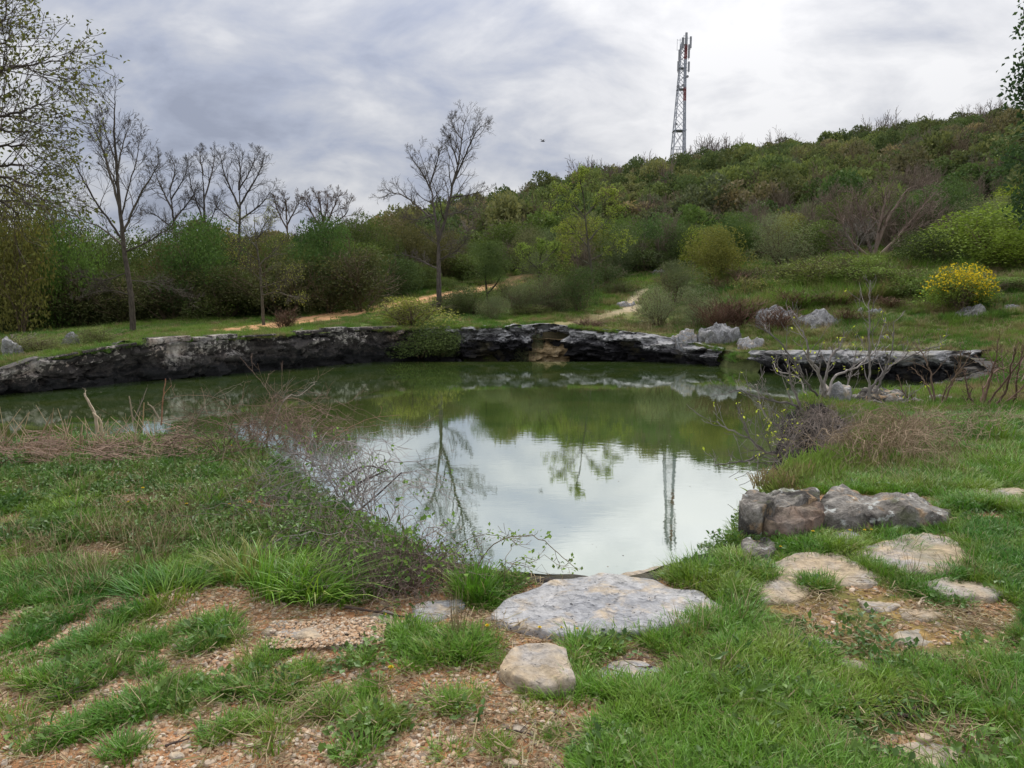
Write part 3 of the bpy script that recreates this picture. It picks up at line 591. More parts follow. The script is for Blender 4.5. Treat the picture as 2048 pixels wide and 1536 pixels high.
slab([(1000, 1325), (1030, 1290), (1085, 1284), (1130, 1290), (1138, 1320), (1150, 1358), (1100, 1362), (1030, 1348)], .12, SLABT, 'low squared grey and tan rock in the gravel below the largest slab', seed=2, rough=.014, rnd=.07, dome=.008, crack=.01)
slab([(1195, 1332), (1250, 1318), (1330, 1345), (1300, 1372), (1250, 1385), (1210, 1365)], .012, SLAB, 'flush broken stone covered with dead twigs in the grass', seed=3)
slab([(1540, 1128), (1600, 1112), (1680, 1106), (1710, 1128), (1765, 1158), (1720, 1170), (1640, 1160), (1570, 1148)], .03, SLABT, 'tan and grey paving slab between two other slabs on the right', seed=4)
slab([(1700, 1098), (1760, 1085), (1850, 1064), (1905, 1078), (1965, 1120), (1900, 1142), (1820, 1146), (1760, 1125)], .05, SLABT, 'dark pitted slab with a tan rim, the large one below the long lichened block', seed=5, rough=.014)
slab([(1490, 1182), (1530, 1157), (1570, 1150), (1620, 1180), (1590, 1198), (1530, 1200)], .03, SLABT, 'small tan slab right of the lush grass by the largest slab', seed=6)
slab([(1840, 1165), (1900, 1152), (1960, 1160), (2010, 1182), (1980, 1198), (1900, 1190)], .02, SLABT, 'tan slab half sunk in turf near the right edge', seed=7)
slab([(1435, 1158), (1480, 1153), (1505, 1162), (1480, 1176), (1445, 1172)], .012, SLABT, 'little brown flush stone between grass and small tan slab', seed=8)
slab([(1240, 1152), (1330, 1128), (1420, 1112), (1500, 1098), (1490, 1116), (1400, 1140), (1330, 1172), (1290, 1160)], .02, SLABT, 'bare brown rim rock sloping along the water behind the largest slab', seed=9, rough=.012, rnd=.1)
slab([(1665, 1070), (1700, 1062), (1725, 1070), (1700, 1082), (1670, 1082)], .015, SLAB, 'small pale stone in the grass before the long block', seed=10)
slab([(1930, 985), (1990, 974), (2060, 978), (2100, 992), (2040, 1002), (1960, 998)], .05, SLABT, 'rounded tan slab at the right edge beyond the long block', seed=11, rnd=.08)
slab([(1620, 1278), (1650, 1268), (1690, 1272), (1680, 1286), (1640, 1290)], .01, SLABT, 'little orange flush stone in bare soil', seed=12)
slab([(1670, 1325), (1720, 1318), (1790, 1338), (1770, 1346), (1700, 1338)], .012, SLABT, 'narrow tan flush stone beside a dark stick', seed=13)
slab([(1790, 1490), (1860, 1480), (1940, 1510), (1950, 1560), (1850, 1560), (1800, 1525)], .02, SLABT, 'rough worn stone at the bottom edge right of the lush grass', seed=14, rough=.02)
slab([(1720, 1205), (1760, 1200), (1800, 1210), (1780, 1220), (1735, 1218)], .008, SLABT, 'small flush tan stone in leaf litter', seed=15)
slab([(1800, 1220), (1860, 1218), (1890, 1232), (1850, 1242), (1810, 1236)], .008, SLABT, 'flush stone crossed by a pale dry stem', seed=16)
slab([(1790, 1268), (1840, 1256), (1870, 1272), (1850, 1288), (1800, 1284)], .008, SLABT, 'pinkish flush stone among brown litter', seed=17)
slab([(830, 1215), (880, 1196), (925, 1202), (920, 1220), (870, 1240), (835, 1236)], .02, SLAB, 'grey slab end showing under the brambles left of the largest slab', seed=18)
slab([(700, 1238), (770, 1222), (830, 1232), (850, 1250), (780, 1262), (720, 1254)], .012, SLABT, 'flush gravel strewn stone below the brambles', seed=19)
slab([(560, 1240), (640, 1238), (740, 1262), (770, 1290), (700, 1300), (600, 1280), (530, 1262)], .022, SLABT, 'broad tan stone buried in gravel at the foot of the mound', seed=20, rnd=.1)
# blocks standing at the corner of the bank
def block(pts, zt, zb, label, name='rock', m=BLOCK, cat='rock', **k):
    P = [G(a, b, zt) for a, b in pts]; kk = dict(rnd=.045, rough=.020, dome=.01, skirt=.02, lumps=.02, na=110, crack=.022, fq=1.6); kk.update(k)
    return stone(name, P, zb, zt-zb, m, label, cat, **kk)
block([(1476, 1003), (1490, 982), (1560, 974), (1640, 972), (1640, 992), (1560, 1005), (1520, 1022)], 1.60, 1.0, 'rounded grey block at the corner over the water', seed=21)
block([(1520, 1015), (1560, 1000), (1640, 1000), (1655, 1022), (1600, 1040), (1530, 1036)], 1.55, 1.2, 'reddish brown squared block in front of the rounded corner block', seed=22, m=slab_mat('reddish_block', (.14, .09, .062), (.17, .14, .115), (.035, .03, .027), .6, .3))
block([(1480, 1085), (1520, 1070), (1560, 1080), (1540, 1110), (1490, 1112)], 1.45, 1.1, 'low dark foot stone under the corner blocks', seed=23)
block([(1632, 1000), (1660, 980), (1740, 980), (1840, 990), (1905, 1000), (1890, 1015), (1800, 1020), (1700, 1025), (1645, 1024)], 1.55, 1.3, 'long lichened boulder lying in the grass right of the corner blocks', seed=24, lumps=.07)
# rocks under the fig bush, 11-12 m off
def wblock(px0, px1, Y0, Y1, zt, zb, label, m=BLOCK, **k):
    a = A(px0, 800, Y0)[0]; b = A(px1, 800, Y0)[0]; c = A(px0, 800, Y1)[0]; d = A(px1, 800, Y1)[0]; mx = (a+b)/2
    P = [(a, Y0+.1), (mx, Y0-.1), (b, Y0), (b+.15, (Y0+Y1)/2), (d, Y1), (mx+.2, Y1+.1), (c+.1, Y1), (a-.1, (Y0+Y1)/2)]
    kk = dict(rnd=.15, rough=.06, dome=.05, skirt=.1, lumps=.10); kk.update(k); return stone('rock', P, zb, zt-zb, m, label, 'rock', **kk)
wblock(1612, 1730, 11.2, 12.3, 1.02, -.3, 'dark rock pillar under the fig bush', DARKROCK, seed=31)
wblock(1610, 1690, 10.0, 11.2, 1.12, -.4, 'big black rock face in the bramble tangle at the right bank edge', DARKROCK, seed=36, lumps=.14, crack=.1)
wblock(1672, 1760, 9.2, 10.6, 1.16, -.3, 'dark rock under dry stems right of the black rock face', DARKROCK, seed=37, lumps=.12, crack=.1)
wblock(1660, 1700, 11.7, 12.2, 1.36, .9, 'pale upright rock at the foot of the fig bush', SLAB, seed=32)
wblock(1735, 1812, 11.5, 12.6, 1.22, .6, 'pale topped rock right of the fig bush', BLOCK, seed=33)
wblock(1825, 1925, 11.4, 12.2, 1.12, .6, 'low dark rock covered with dead stems right of the fig bush', BLOCK, seed=34)
wblock(1925, 2010, 11.2, 12.0, 1.10, .7, 'low brown rock at the right bank under the bare shrub', BLOCK, seed=35)
# outcrops beyond the pond
def far_rock(px0, px1, pt, pb, Y, label, m=BLOCK, depth=1.0, n=1, **k):
    a = A(px0, pb, Y); b = A(px1, pb, Y); zt = A(px0, pt, Y)[2]; zb = a[2]; w = b[0]-a[0]; mx = (a[0]+b[0])/2
    P = [(a[0], Y+.2), (a[0]+w*.2, Y-.1), (mx, Y-.2), (b[0]-w*.15, Y-.05), (b[0], Y+.3), (b[0]-w*.1, Y+depth*.8), (mx, Y+depth), (a[0]+w*.1, Y+depth*.8)]
    kk = dict(rnd=.22, rough=.05, dome=.16, skirt=.35, lumps=.22, na=84, fq=1.0, terr=.10, crack=.13); zt = zb+(zt-zb)*.95; hh = (zt-zb)*.9; zt = zb+hh*.62; kk['dome'] = hh*.36; kk.update(k); kk.update(k)
    return stone('boulder', P, zb-.1, zt-zb+.1, m, label, 'boulder', **kk)
PALE = slab_mat('pale_outcrop', (.20, .20, .20), (.34, .33, .32), (.07, .065, .06), .6, .35)
far_rock(1605, 1700, 622, 664, 29.5, 'biggest pale outcrop on the far right slope', PALE, 1.6, seed=41)
far_rock(1520, 1600, 612, 646, 31, 'grey outcrop left of the biggest one, partly behind brambles', PALE, 1.2, seed=42)
far_rock(1725, 1775, 616, 646, 30.5, 'small grey outcrop right of the biggest one', PALE, 1.0, seed=43)
far_rock(1400, 1490, 646, 678, 29.5, 'brownish outcrop below the two grey green shrubs', PALE, 1.2, seed=44)
far_rock(1345, 1400, 666, 682, 29.6, 'low flat grey rock left of the brownish outcrop', SLAB, .8, seed=45, lumps=.06)
far_rock(1480, 1535, 678, 694, 28.4, 'wedge of grey rock above the grassy slip', SLAB, .8, seed=46, lumps=.1)
far_rock(1760, 1880, 678, 692, 26.0, 'low mossy shelf of rock above the right ledge', PALE, .7, seed=47, lumps=.08)
far_rock(1900, 1990, 688, 704, 24.0, 'flat tan shelf of rock near the right edge of the far bank', SLABT, .8, seed=48, lumps=.05)
far_rock(1925, 1985, 612, 640, 28, 'dark crumbling rock under the yellow bush', PALE, 1.0, seed=49)
far_rock(1990, 2070, 606, 640, 28, 'broken rock face at the right edge beside the yellow bush', PALE, 1.0, seed=50)
far_rock(2, 34, 690, 704, 22.5, 'small white rock at the left end of the far bank', PALE, .5, seed=51, lumps=.05)
far_rock(120, 150, 672, 688, 24.5, 'small pale rock in weeds on the far left bank', PALE, .5, seed=52, lumps=.05)
far_rock(590, 612, 652, 664, 29.5, 'squared grey stone standing on the wall head', SLAB, .5, seed=53, lumps=.03)
far_rock(1300, 1345, 536, 560, 52, 'dark rock face half hidden under the hillside shrubs', PALE, 1.5, seed=54)
far_rock(1230, 1275, 604, 618, 40, 'grey step of rock beside the pale trail', SLAB, 1.0, seed=55, lumps=.06)
# ------------------------------------------------------------------ plants: meshes made once, shared by copies
def rotd(d, ang, ph):
    """direction at angle ang from d, turned ph round it"""
    d = Vector(d).normalized(); a = d.orthogonal().normalized(); b = d.cross(a); s = math.sin(ang)
    return d*math.cos(ang)+(a*math.cos(ph)+b*math.sin(ph))*s
def grow(mb, p, d, L, r, lvl, P, rnd, tips=None):
    n = P['seg'][min(lvl, len(P['seg'])-1)]; d = Vector(d).normalized(); p = Vector(p); pts = [p.copy()]; ds = [d.copy()]
    for i in range(n):
        d = (d+Vector((rnd.gauss(0, 1), rnd.gauss(0, 1), rnd.gauss(0, 1)))*P['wob']+Vector((0, 0, P['up'][min(lvl, len(P['up'])-1)]))).normalized()
        p = p+d*(L/n); pts.append(p.copy()); ds.append(d.copy())
    rr = np.linspace(r, max(r*.3, P['rmin']), n+1); k = 6 if r > .04 else (4 if r > .012 else 3)
    mb.tube([tuple(q) for q in pts], rr, k, rnd.random())
    if lvl >= P['max']:
        if tips is not None: tips.append((pts[-1], ds[-1], L))
        return
    m = P['kids'][min(lvl, len(P['kids'])-1)]; ph = rnd.random()*6.28
    for j in range(m):
        t = P.get('t0', .25)+(1-P.get('t0', .25))*(j+rnd.random())/m; x = t*n; i = min(int(x), n-1); q = pts[i].lerp(pts[i+1], x-i); ph += 2.4
        dd = rotd(ds[i], P['ang']*(.75+.5*rnd.random()), ph)
        grow(mb, q, dd, L*P['rat']*(1.15-.55*t)*(.7+.6*rnd.random()), max(rr[i]*.55, P['rmin']), lvl+1, P, rnd, tips)
def limb(mb, P3, r0, r1, kids, P, rnd, tips=None, n=None, lenk=.28, t0=.15, wig=.015, kk=6, lvl=1, tend=1.):
    """a guided limb with side branches growing along it"""
    Ls = sum(np.linalg.norm(np.subtract(P3[i+1], P3[i])) for i in range(len(P3)-1)); n = n or max(4, int(Ls/.22)); Q = cr_spline(P3, n)
    Q[1:-1] += R.normal(size=(n-2, 3))*wig*min(1, Ls); rr = np.linspace(r0, r1, n); mb.tube(Q, rr, kk, rnd.random()); ph = rnd.random()*6
    for j in range(kids):
        t = t0+(tend-t0)*(j+rnd.random())/kids; x = t*(n-1); i = min(int(x), n-2); q = Q[i]*(1-x+i)+Q[i+1]*(x-i); d = Q[i+1]-Q[i]; ph += 2.4
        grow(mb, q, rotd(d, P['ang']*(.8+.5*rnd.random()), ph), Ls*lenk*(1.2-.7*t)*(.6+.8*rnd.random()), max(rr[i]*.5, P['rmin']), lvl, P, rnd, tips)
    if tips is not None: tips.append((Vector(Q[-1]), Vector(Q[-1]-Q[-2]).normalized(), .3))
def crown_pts(n, lobes, rs, fill=.3, zmin=.02, squash=1.):
    """points near the skin of many overlapping lobes, with holes; returns points and outward directions"""
    c, r = lobes; w = (r**2)/np.sum(r**2); k = rs.choice(len(r), size=n, p=w); d = rs.normal(size=(n, 3)); d /= np.linalg.norm(d, axis=1)[:, None]
    rad = np.where(rs.uniform(size=n) < fill, rs.uniform(.35, .85, n), rs.normal(.96, .07, n)); p = c[k]+d*(r[k]*rad)[:, None]*np.array((1, 1, squash))
    ok = p[:, 2] > zmin; hole = np.sin(p[:, 0]*5.1+p[:, 2]*4)+np.sin(p[:, 1]*4.7-p[:, 2]*3.1)+np.sin(p[:, 2]*6.3+p[:, 0]*2) 
    ok &= (hole < 1.35) | (rs.uniform(size=n) < .35); return p[ok], d[ok], k[ok]
def lobes(n, rx, h, rs, low=.25, rmin=.28, rmax=.5):
    c = np.empty((n, 3)); r = rs.uniform(rmin, rmax, n)*min(rx, h*.8)
    th = rs.uniform(0, 6.28, n); q = np.sqrt(rs.uniform(0, 1, n)); z = rs.uniform(low, 1, n)
    env = np.sqrt(np.clip(1-((z-.45)/.62)**2, .05, 1)); c[:, 0] = np.cos(th)*q*env*(rx-r*.6); c[:, 1] = np.sin(th)*q*env*(rx-r*.6); c[:, 2] = z*(h-r)
    return c, r
def crown_mesh(name, kind, seed, n, rx, h, leaf, m=None, nl=14, asp=1.8, fill=.3, low=.2, up=.3, parts=True, twig=0):
    rs = np.random.RandomState(seed); mb = MB(); L = lobes(nl, rx, h, rs, low); p, d, k = crown_pts(n, L, rs, fill)
    tint = rs.uniform(0, .45, nl)
    mb.leaves(p, leaf, up, d*.8, asp, np.clip(tint[k]+rs.uniform(0, .55, len(k)), 0, 1), rs); return mb
SPR = dict(seg=(5, 4, 3, 2), wob=.16, up=(.12, .08, .05), kids=(7, 5, 3), ang=.7, rat=.5, max=2, rmin=.004, t0=.2)
def stems_mb(seed, n, h, rx, r=.03, P=None, kids=None):
    rnd = random.Random(seed); mb = MB(); Q = dict(P or SPR)
    if kids: Q['kids'] = kids
    for i in range(n):
        a = rnd.random()*6.28; s = rnd.random()**.6*rx/h*.9; grow(mb, (math.cos(a)*.06*rx, math.sin(a)*.06*rx, -.1), (math.cos(a)*s, math.sin(a)*s, 1), h*(.7+.35*rnd.random()), r*(.6+.6*rnd.random()), 0, Q, rnd)
    return mb
def hold(o):                         # keep the mesh data, drop the first object
    me = o.data; bpy.data.objects.remove(o); return me
VAR = {}
def variant(key, crown, stem=None, stemm=BARK):
    VAR[key] = (hold(crown.build('crown', LEAF)) if crown else None, hold(stem.build('stem', stemm)) if stem else None)
# unit shrubs about 1.1 m in radius and 2 m tall, scaled on use; D = dense, L = loose, T = twiggy bare
for i in range(4): variant(('far', i), crown_mesh('c', 0, 100+i, 3000, 1.15, 1.9, .14, nl=9, fill=.12, low=.1))
for i in range(3): variant(('dense', i), crown_mesh('c', 0, 200+i, 11000, 1.1, 2.0, .058, nl=22, fill=.25, low=.05), stems_mb(210+i, 9, 1.3, .8, .02, kids=(5, 3)))
for i in range(3): variant(('olive', i), crown_mesh('c', 0, 300+i, 8500, 1.05, 1.9, .060, nl=26, asp=3.6, fill=.35, low=.1, up=.1), stems_mb(310+i, 12, 1.5, .9, .02, kids=(6, 4)))
for i in range(2): variant(('loose', i), crown_mesh('c', 0, 400+i, 4200, 1.1, 2.0, .07, nl=26, fill=.5, low=.2), stems_mb(410+i, 12, 1.8, 1.0, .022, kids=(7, 5)))
for i in range(4): 
    P_ = dict(SPR, rmin=.007, wob=.13, ang=.5, up=(.10, .10, .08), t0=.1); variant(('bare', i), None, stems_mb(500+i, 15, 1.9, 1.2, .028, P_, (8, 5)), TWIG)
def col(o, c, j=.0):
    k = 1+R.uniform(-j, j); o.color = (c[0]*k*(1+R.uniform(-j, j)*.4), c[1]*k, c[2]*k, 1); return o
def place(me, name, loc, sc, rz, c, parent=None):
    o = bpy.data.objects.new(name, me); link(o); o.color = (*c, 1)
    if parent is not None: o.parent = parent
    else: o.location = tuple(map(float, loc)); o.scale = sc; o.rotation_euler = (0, 0, rz)
    return o
GREENS = dict(ever=(.040, .062, .026), dark=(.034, .047, .020), mid=(.068, .098, .032), olive=(.088, .104, .062), grey=(.125, .145, .095), lime=(.16, .20, .035), yell=(.34, .26, .02), brown=(.115, .088, .05), bronze=(.105, .108, .034), bright=(.10, .16, .035), straw=(.20, .17, .09))
WOOD = dict(grey=(.14, .12, .10), brown=(.12, .088, .06), dark=(.045, .038, .032), pale=(.20, .17, .13), red=(.12, .07, .045))
def shrub(kind, i, loc, rx, h, c, label=None, cat='shrub', group=None, wood='brown', name='shrub', rz=None):
    """shrub > crown, stem"""
    cm, sm = VAR[(kind, i)]; rz = R.uniform(0, 6.28) if rz is None else rz; r = empty(name, loc, rz); r.scale = (rx/1.1, rx/1.1, h/1.95)
    g = GREENS[c] if isinstance(c, str) else c; k = R.uniform(.88, 1.12)
    if cm: place(cm, 'crown', None, None, 0, tuple(v*k for v in g), r)
    if sm: place(sm, 'stem', None, None, 0, WOOD[wood], r)
    tag(r, label, cat, group); return r
def at_px(px, py, Y):
    q = A(px, py, Y); return q[0], Y, gz(q[0], Y)
def ps(kind, i, px, top, Y, wpx, c, label, py=None, **k):
    """shrub whose outline spans wpx and reaches up to row `top`, standing on the ground at Y"""
    x = A(px, 500, Y)[0]; z = gz(x, Y)-.05; ztop = A(px, top, Y)[2]; rx = wpx/2/F*Y*(1.42 if Y < 41 and kind != 'bare' else 1.25)
    return shrub(kind, i, (x, Y, z), rx, max(.3, ztop-z)*(1.25 if Y < 46 else 1.12), c, label, **k)
# ---- near and middle shrubs the photograph singles out
ps('olive', 0, 1322, 574, 33.6, 84, 'grey', 'rounded grey green shrub beside the pale trail above the right ledge', group=None)
ps('olive', 1, 1400, 582, 33.0, 76, 'grey', 'paler grey green shrub right of the rounded one by the trail')
ps('olive', 2, 1356, 530, 39.5, 96, 'olive', 'wide grey green shrub behind the two shrubs beside the trail')
ps('dense', 0, 1442, 474, 43, 112, 'bronze', 'round golden green bush at the foot of the hill above the grey green shrubs')
ps('loose', 0, 1390, 452, 52, 50, 'lime', 'small bright spring green shrub touching the golden green bush')
ps('olive', 1, 1570, 440, 44.5, 120, 'grey', 'large grey leaved shrub at the foot of the hill, right of the golden green bush')
ps('dense', 1, 1635, 448, 46, 120, 'mid', 'leafy green shrub right of the large grey leaved one')
ps('dense', 2, 1850, 476, 38.5, 110, 'dark', 'dark blue green bush above the yellow one')
ps('loose', 1, 1925, 560, 30, 110, 'bright', 'green lower part of the yellow flowering bush')
ps('dense', 0, 1990, 432, 38, 210, (.11, .15, .035), 'big lime green bush at the right edge above the yellow one')
ps('dense', 1, 2070, 470, 36, 150, (.11, .15, .03), 'green bush on the right edge below the lime one')
ps('loose', 0, 1640, 520, 38, 130, (.10, .12, .04), 'low leafy thicket on the right slope beside the meadow')
ps('loose', 1, 1730, 525, 36, 110, (.09, .125, .035), 'tall weeds and thin shrub on the slope below the bare grey tree')
ps('loose', 0, 1800, 540, 35, 120, (.10, .13, .04), 'weedy green shrub left of the yellow bush')
ps('olive', 2, 1160, 545, 38.2, 84, 'ever', 'dark green round shrub left of the pale trail')
ps('olive', 0, 1088, 552, 39, 100, 'olive', 'olive green shrub between the round dark one and the small evergreen tree')
ps('olive', 1, 1035, 575, 38.2, 76, 'olive', 'low olive shrub on the bank below the small evergreen tree')
ps('dense', 1, 945, 582, 38.4, 80, (.055, .07, .032), 'dark shrub at the right foot of the forked bare tree')
ps('olive', 2, 985, 598, 36.0, 62, 'olive', 'little grey green shrub on the bank right of the forked bare tree')
ps('loose', 0, 1120, 530, 44, 90, (.07, .10, .03), 'leafy shrub behind the round dark one by the trail')
ps('loose', 1, 820, 606, 32.4, 130, (.15, .16, .045), 'yellowish green bush spilling over the far wall')
shrub('dense', 2, (A(838, 650, 31.2)[0], 31.3, .12), 1.75, 1.5, (.048, .068, .026), 'dark bush hanging over the wall down to the water')
shrub('dense', 1, (A(885, 650, 31.6)[0], 31.8, .10), 1.1, 1.2, (.045, .06, .025), 'dark creeper on the ledge right beside the hanging bush')
ps('bare', 1, 560, 628, 31.6, 74, 'brown', 'brown bare bush on the far wall beside the thin budding tree', wood='red')
ps('bare', 2, 1180, 655, 33.0, 80, 'brown', 'brown bare creeper on the ledge right of the ochre chute', wood='red')
ps('olive', 0, 1062, 672, 32.6, 45, 'olive', 'small tuft of green growing on the rock ledge left of the chute')
ps('bare', 0, 1480, 610, 32, 110, 'brown', 'brown bare brambles on the slope above the wedge of grey rock', wood='red')
ps('bare', 3, 1560, 628, 30, 100, 'brown', 'brown bare brambles left of the biggest pale outcrop', wood='red')
ps('bare', 1, 1715, 625, 29.5, 80, 'brown', 'brown bare brambles right of the biggest pale outcrop', wood='red')
ps('bare', 2, 1440, 618, 31.5, 90, 'brown', 'brown bare bramble patch behind the brownish outcrop', wood='red')
ps('bare', 0, 1500, 545, 41, 90, 'brown', 'bare brown shrub right of the golden green bush', wood='brown')
ps('loose', 1, 175, 662, 24.8, 74, (.10, .125, .05), 'grey green weedy shrub on the far left bank')
ps('loose', 0, 62, 676, 23.4, 80, (.12, .13, .06), 'pale weedy growth on the far left bank near the white rock')
ps('bare', 3, 10, 680, 23.2, 80, 'brown', 'dry weedy shrub at the left end of the far bank', wood='pale')
for i, (kd, v, px, top, Y, w, c, l) in enumerate([('loose', 0, 1520, 560, 38, 90, (.12, .12, .045), 'weedy olive shrub on the slope right of the grey green shrubs'), ('bare', 1, 1475, 560, 39, 100, 'brown', 'brown dry shrub on the slope behind the grey green shrubs'), ('loose', 1, 1590, 535, 40, 110, (.085, .105, .04), 'low green thicket left of the straight bare sapling'), ('loose', 0, 1660, 540, 37, 100, (.10, .135, .04), 'fresh weedy shrub under the straight bare sapling'),
        ('loose', 1, 1760, 545, 34.5, 110, (.085, .12, .035), 'tall green weeds below the wide grey tree'), ('loose', 0, 1830, 560, 33, 100, (.075, .11, .035), 'dense weeds between the wide grey tree and the yellow bush'), ('bare', 2, 1600, 590, 33.5, 110, 'brown', 'dry brown growth above the biggest outcrop'), ('bare', 0, 1680, 596, 33, 110, 'brown', 'dry brown stalks behind the biggest outcrop'), ('bare', 3, 1790, 600, 31.5, 90, 'brown', 'dry stalks left of the yellow bush'),
        ('loose', 1, 2020, 560, 31, 130, (.08, .125, .035), 'green weeds at the right edge beside the yellow bush'), ('olive', 1, 1245, 560, 46, 80, (.05, .065, .03), 'dark shrub behind the pale trail'), ('olive', 0, 1210, 520, 49, 110, 'ever', 'dark evergreen shrub behind the trail, left of its bend'), ('dense', 1, 1290, 500, 54, 120, 'dark', 'very dark shrub above the rock face behind the trail'),
        ('olive', 2, 1110, 600, 38.5, 70, 'olive', 'low olive shrub left of the trail close to the ledge'), ('olive', 1, 1010, 560, 43, 90, (.07, .085, .04), 'olive shrub right behind the small evergreen tree'), ('dense', 2, 910, 590, 40.6, 80, (.05, .06, .03), 'dark low shrub right at the forked tree trunk'), ('loose', 0, 1060, 610, 37.5, 60, (.09, .11, .04), 'small leafy shrub on the bank between trunk and chute')]):
    ps(kd, v, px, top, Y, w, c, l, wood='red' if kd == 'bare' else 'brown')
# yellow flowering bush
rs_ = np.random.RandomState(77); yb = empty('yellow_bush', at_px(1918, 640, 29)); yb.scale = (1.15, 1.15, 1.18); tag(yb, 'bush covered with bright yellow flowers on the right slope', 'bush')
mb_ = crown_mesh('c', 0, 78, 7500, 1.2, 1.75, .075, nl=24, fill=.4, low=.4); p_ = [v.reshape(-1, 4, 3)[:, 0] for v in mb_.v][0]
mbf = MB(); mbg = MB(); up_ = p_[:, 2]+.25*np.sin(p_[:, 0]*4)+rs_.normal(size=len(p_))*.22; sel = (up_ > .95) & (rs_.uniform(size=len(p_)) < .62)
mbf.leaves(p_[sel], .078, .5, None, 1.3, None, rs_); mbg.leaves(p_[~sel], .07, .3, None, 1.8, None, rs_); 
o = mbf.build('blossom', LEAF, yb); o.color = (*GREENS['yell'], 1); o = mbg.build('leaf_mass', LEAF, yb); o.color = (.09, .12, .03, 1); o = stems_mb(79, 14, 1.3, 1.0, .018).build('stem', BARK, yb); o.color = (*WOOD['brown'], 1)
# ---- the scrub wall behind the left bank: tall evergreen shrubs one behind the other
GL = 'evergreen shrubs forming the thicket behind the left bank'
LBL = ['dark evergreen shrub in the thicket behind the left bank', 'green evergreen shrub in the thicket behind the left bank', 'olive shrub in the thicket behind the left bank', 'bare brown shrub in the thicket behind the left bank']
tops = [(-80, 440), (0, 420), (60, 440), (130, 462), (190, 475), (260, 500), (330, 505), (400, 470), (470, 500), (540, 480), (600, 490), (660, 455), (720, 450), (780, 440), (840, 440), (900, 470), (960, 480), (1060, 470), (1130, 480), (1200, 490), (1290, 500)]
tX, tY = np.array(tops).T
Rt = np.random.RandomState(5); cnt = 0
for row, (dY, dtop) in enumerate(((0, 75), (4.5, 28), (9.5, -2))):
    px = -110+row*25
    while px < (1010 if row == 0 else 1300):
        Yf = np.interp(px, [-100, 300, 600, 700, 860, 1000, 1300], [43, 42, 41, 45, 52, 56, 60])+dY+Rt.uniform(-1, 1); w = Rt.uniform(75, 130)
        if row == 0 and px > 740: w *= .8
        top = np.interp(px, tX, tY)+dtop+Rt.uniform(-22, 26); k = Rt.randint(0, 9 if row == 0 else 10)
        if row == 0 and px > 860: top += 20
        if k < 5: kd, c, l = 'dense', ['dark', 'ever', 'dark', (.038, .050, .020), (.05, .068, .024)][Rt.randint(5)], 0
        elif k < 7: kd, c, l = 'dense', [(.06, .085, .026), (.075, .092, .03)][Rt.randint(2)], 1
        elif k < 9: kd, c, l = 'olive', [(.065, .07, .035), 'olive', (.075, .068, .03)][Rt.randint(3)], 2
        else: kd, c, l = 'dense', (.062, .06, .03), 2
        ps(kd, Rt.randint({'dense': 3, 'olive': 3, 'bare': 4}[kd]), px, top, Yf, w*1.15, c, LBL[l].replace('in the thicket behind the left bank', ['in the front row', 'in the middle row', 'at the back'][row]+' of the thicket, '+('at the left edge' if px < 120 else 'behind the slender bare tree' if px < 310 else 'under the bare oaks' if px < 500 else 'behind the budding tree' if px < 640 else 'right of the bare oaks' if px < 780 else 'behind the forked bare tree' if px < 960 else 'above the orange path')), group=GL, wood='brown'); cnt += 1
        px += w*.62
ps('dense', 0, 25, 405, 36.5, 110, (.095, .092, .032), 'golden leaved bush above the thicket at the left edge')
ps('dense', 1, 120, 440, 40, 110, (.06, .10, .028), 'fresh green bush above the thicket at the left')
ps('dense', 2, 405, 468, 40.6, 130, (.045, .08, .026), 'rich green rounded bush in the thicket between the two slender trees')
ps('dense', 0, 655, 470, 41.5, 120, (.038, .068, .024), 'rich green bush at the right end of the dark thicket')
# leaf litter, ivy and dead stems against the thicket front
for i, (a, b) in enumerate(((40, 600), (130, 610), (230, 620), (330, 610), (440, 600), (560, 590), (650, 585), (720, 570))):
    ps(('dense', 'loose')[i % 2], i % 2, a, b-50, 40.0+.8*math.sin(i), 130, (.05, .055, .026), ['dark leafy undergrowth at the thicket foot, '+('at the left edge' if i < 1 else 'left of the slender tree' if i < 2 else 'behind the slender tree' if i < 3 else 'right of the slender tree' if i < 4 else 'midway between two thin trees' if i < 5 else 'behind the budding tree' if i < 6 else 'by the start of the path' if i < 7 else 'above the path')][0], group='undergrowth along the thicket foot', wood='brown')
# ---- the hillside
fx, fy = [], []; Rh = np.random.RandomState(21)
cand = []
for _ in range(32000):
    Y = 44+(205-44)*Rh.uniform()**1.15; u = Rh.uniform(-.42, 1.15); cand.append((u*Y, Y))
cand = np.array(cand); cz = gzs(cand[:, 0], cand[:, 1]); keep = []
cell = {}
for i, (x, y) in enumerate(cand):
    px, py = proj(x, y, cz[i]); foot = np.interp(px, [600, 860, 1000, 1150, 1300, 1440, 1560, 1700, 1800, 1900, 2048], [62, 62, 60, 50, 56, 51, 52, 50, 48, 44, 46])
    if y < foot: continue
    r = 2.15+.75*math.sin(x*.21+y*.13)+y*.004; g = (int(x//r), int(y//r)); ok = True
    for a in (-1, 0, 1):
        for b in (-1, 0, 1):
            for j in cell.get((g[0]+a, g[1]+b), ()):
                if (cand[j][0]-x)**2+(cand[j][1]-y)**2 < (r*.98)**2: ok = False
    if ok: cell.setdefault(g, []).append(i); keep.append(i)
keep = np.array(keep); order = keep[np.argsort(cand[keep, 1])]
hx, hy, hz = cand[order, 0], cand[order, 1], cz[order]
hpx, hpy = proj(hx, hy, hz+1.5); vis = (hpx > 560) & (hpx < 2080); ix = np.where(vis)[0][:180]; rest = np.setdiff1d(np.arange(len(order)), ix)
GH = 'shrubs scattered over the hillside'
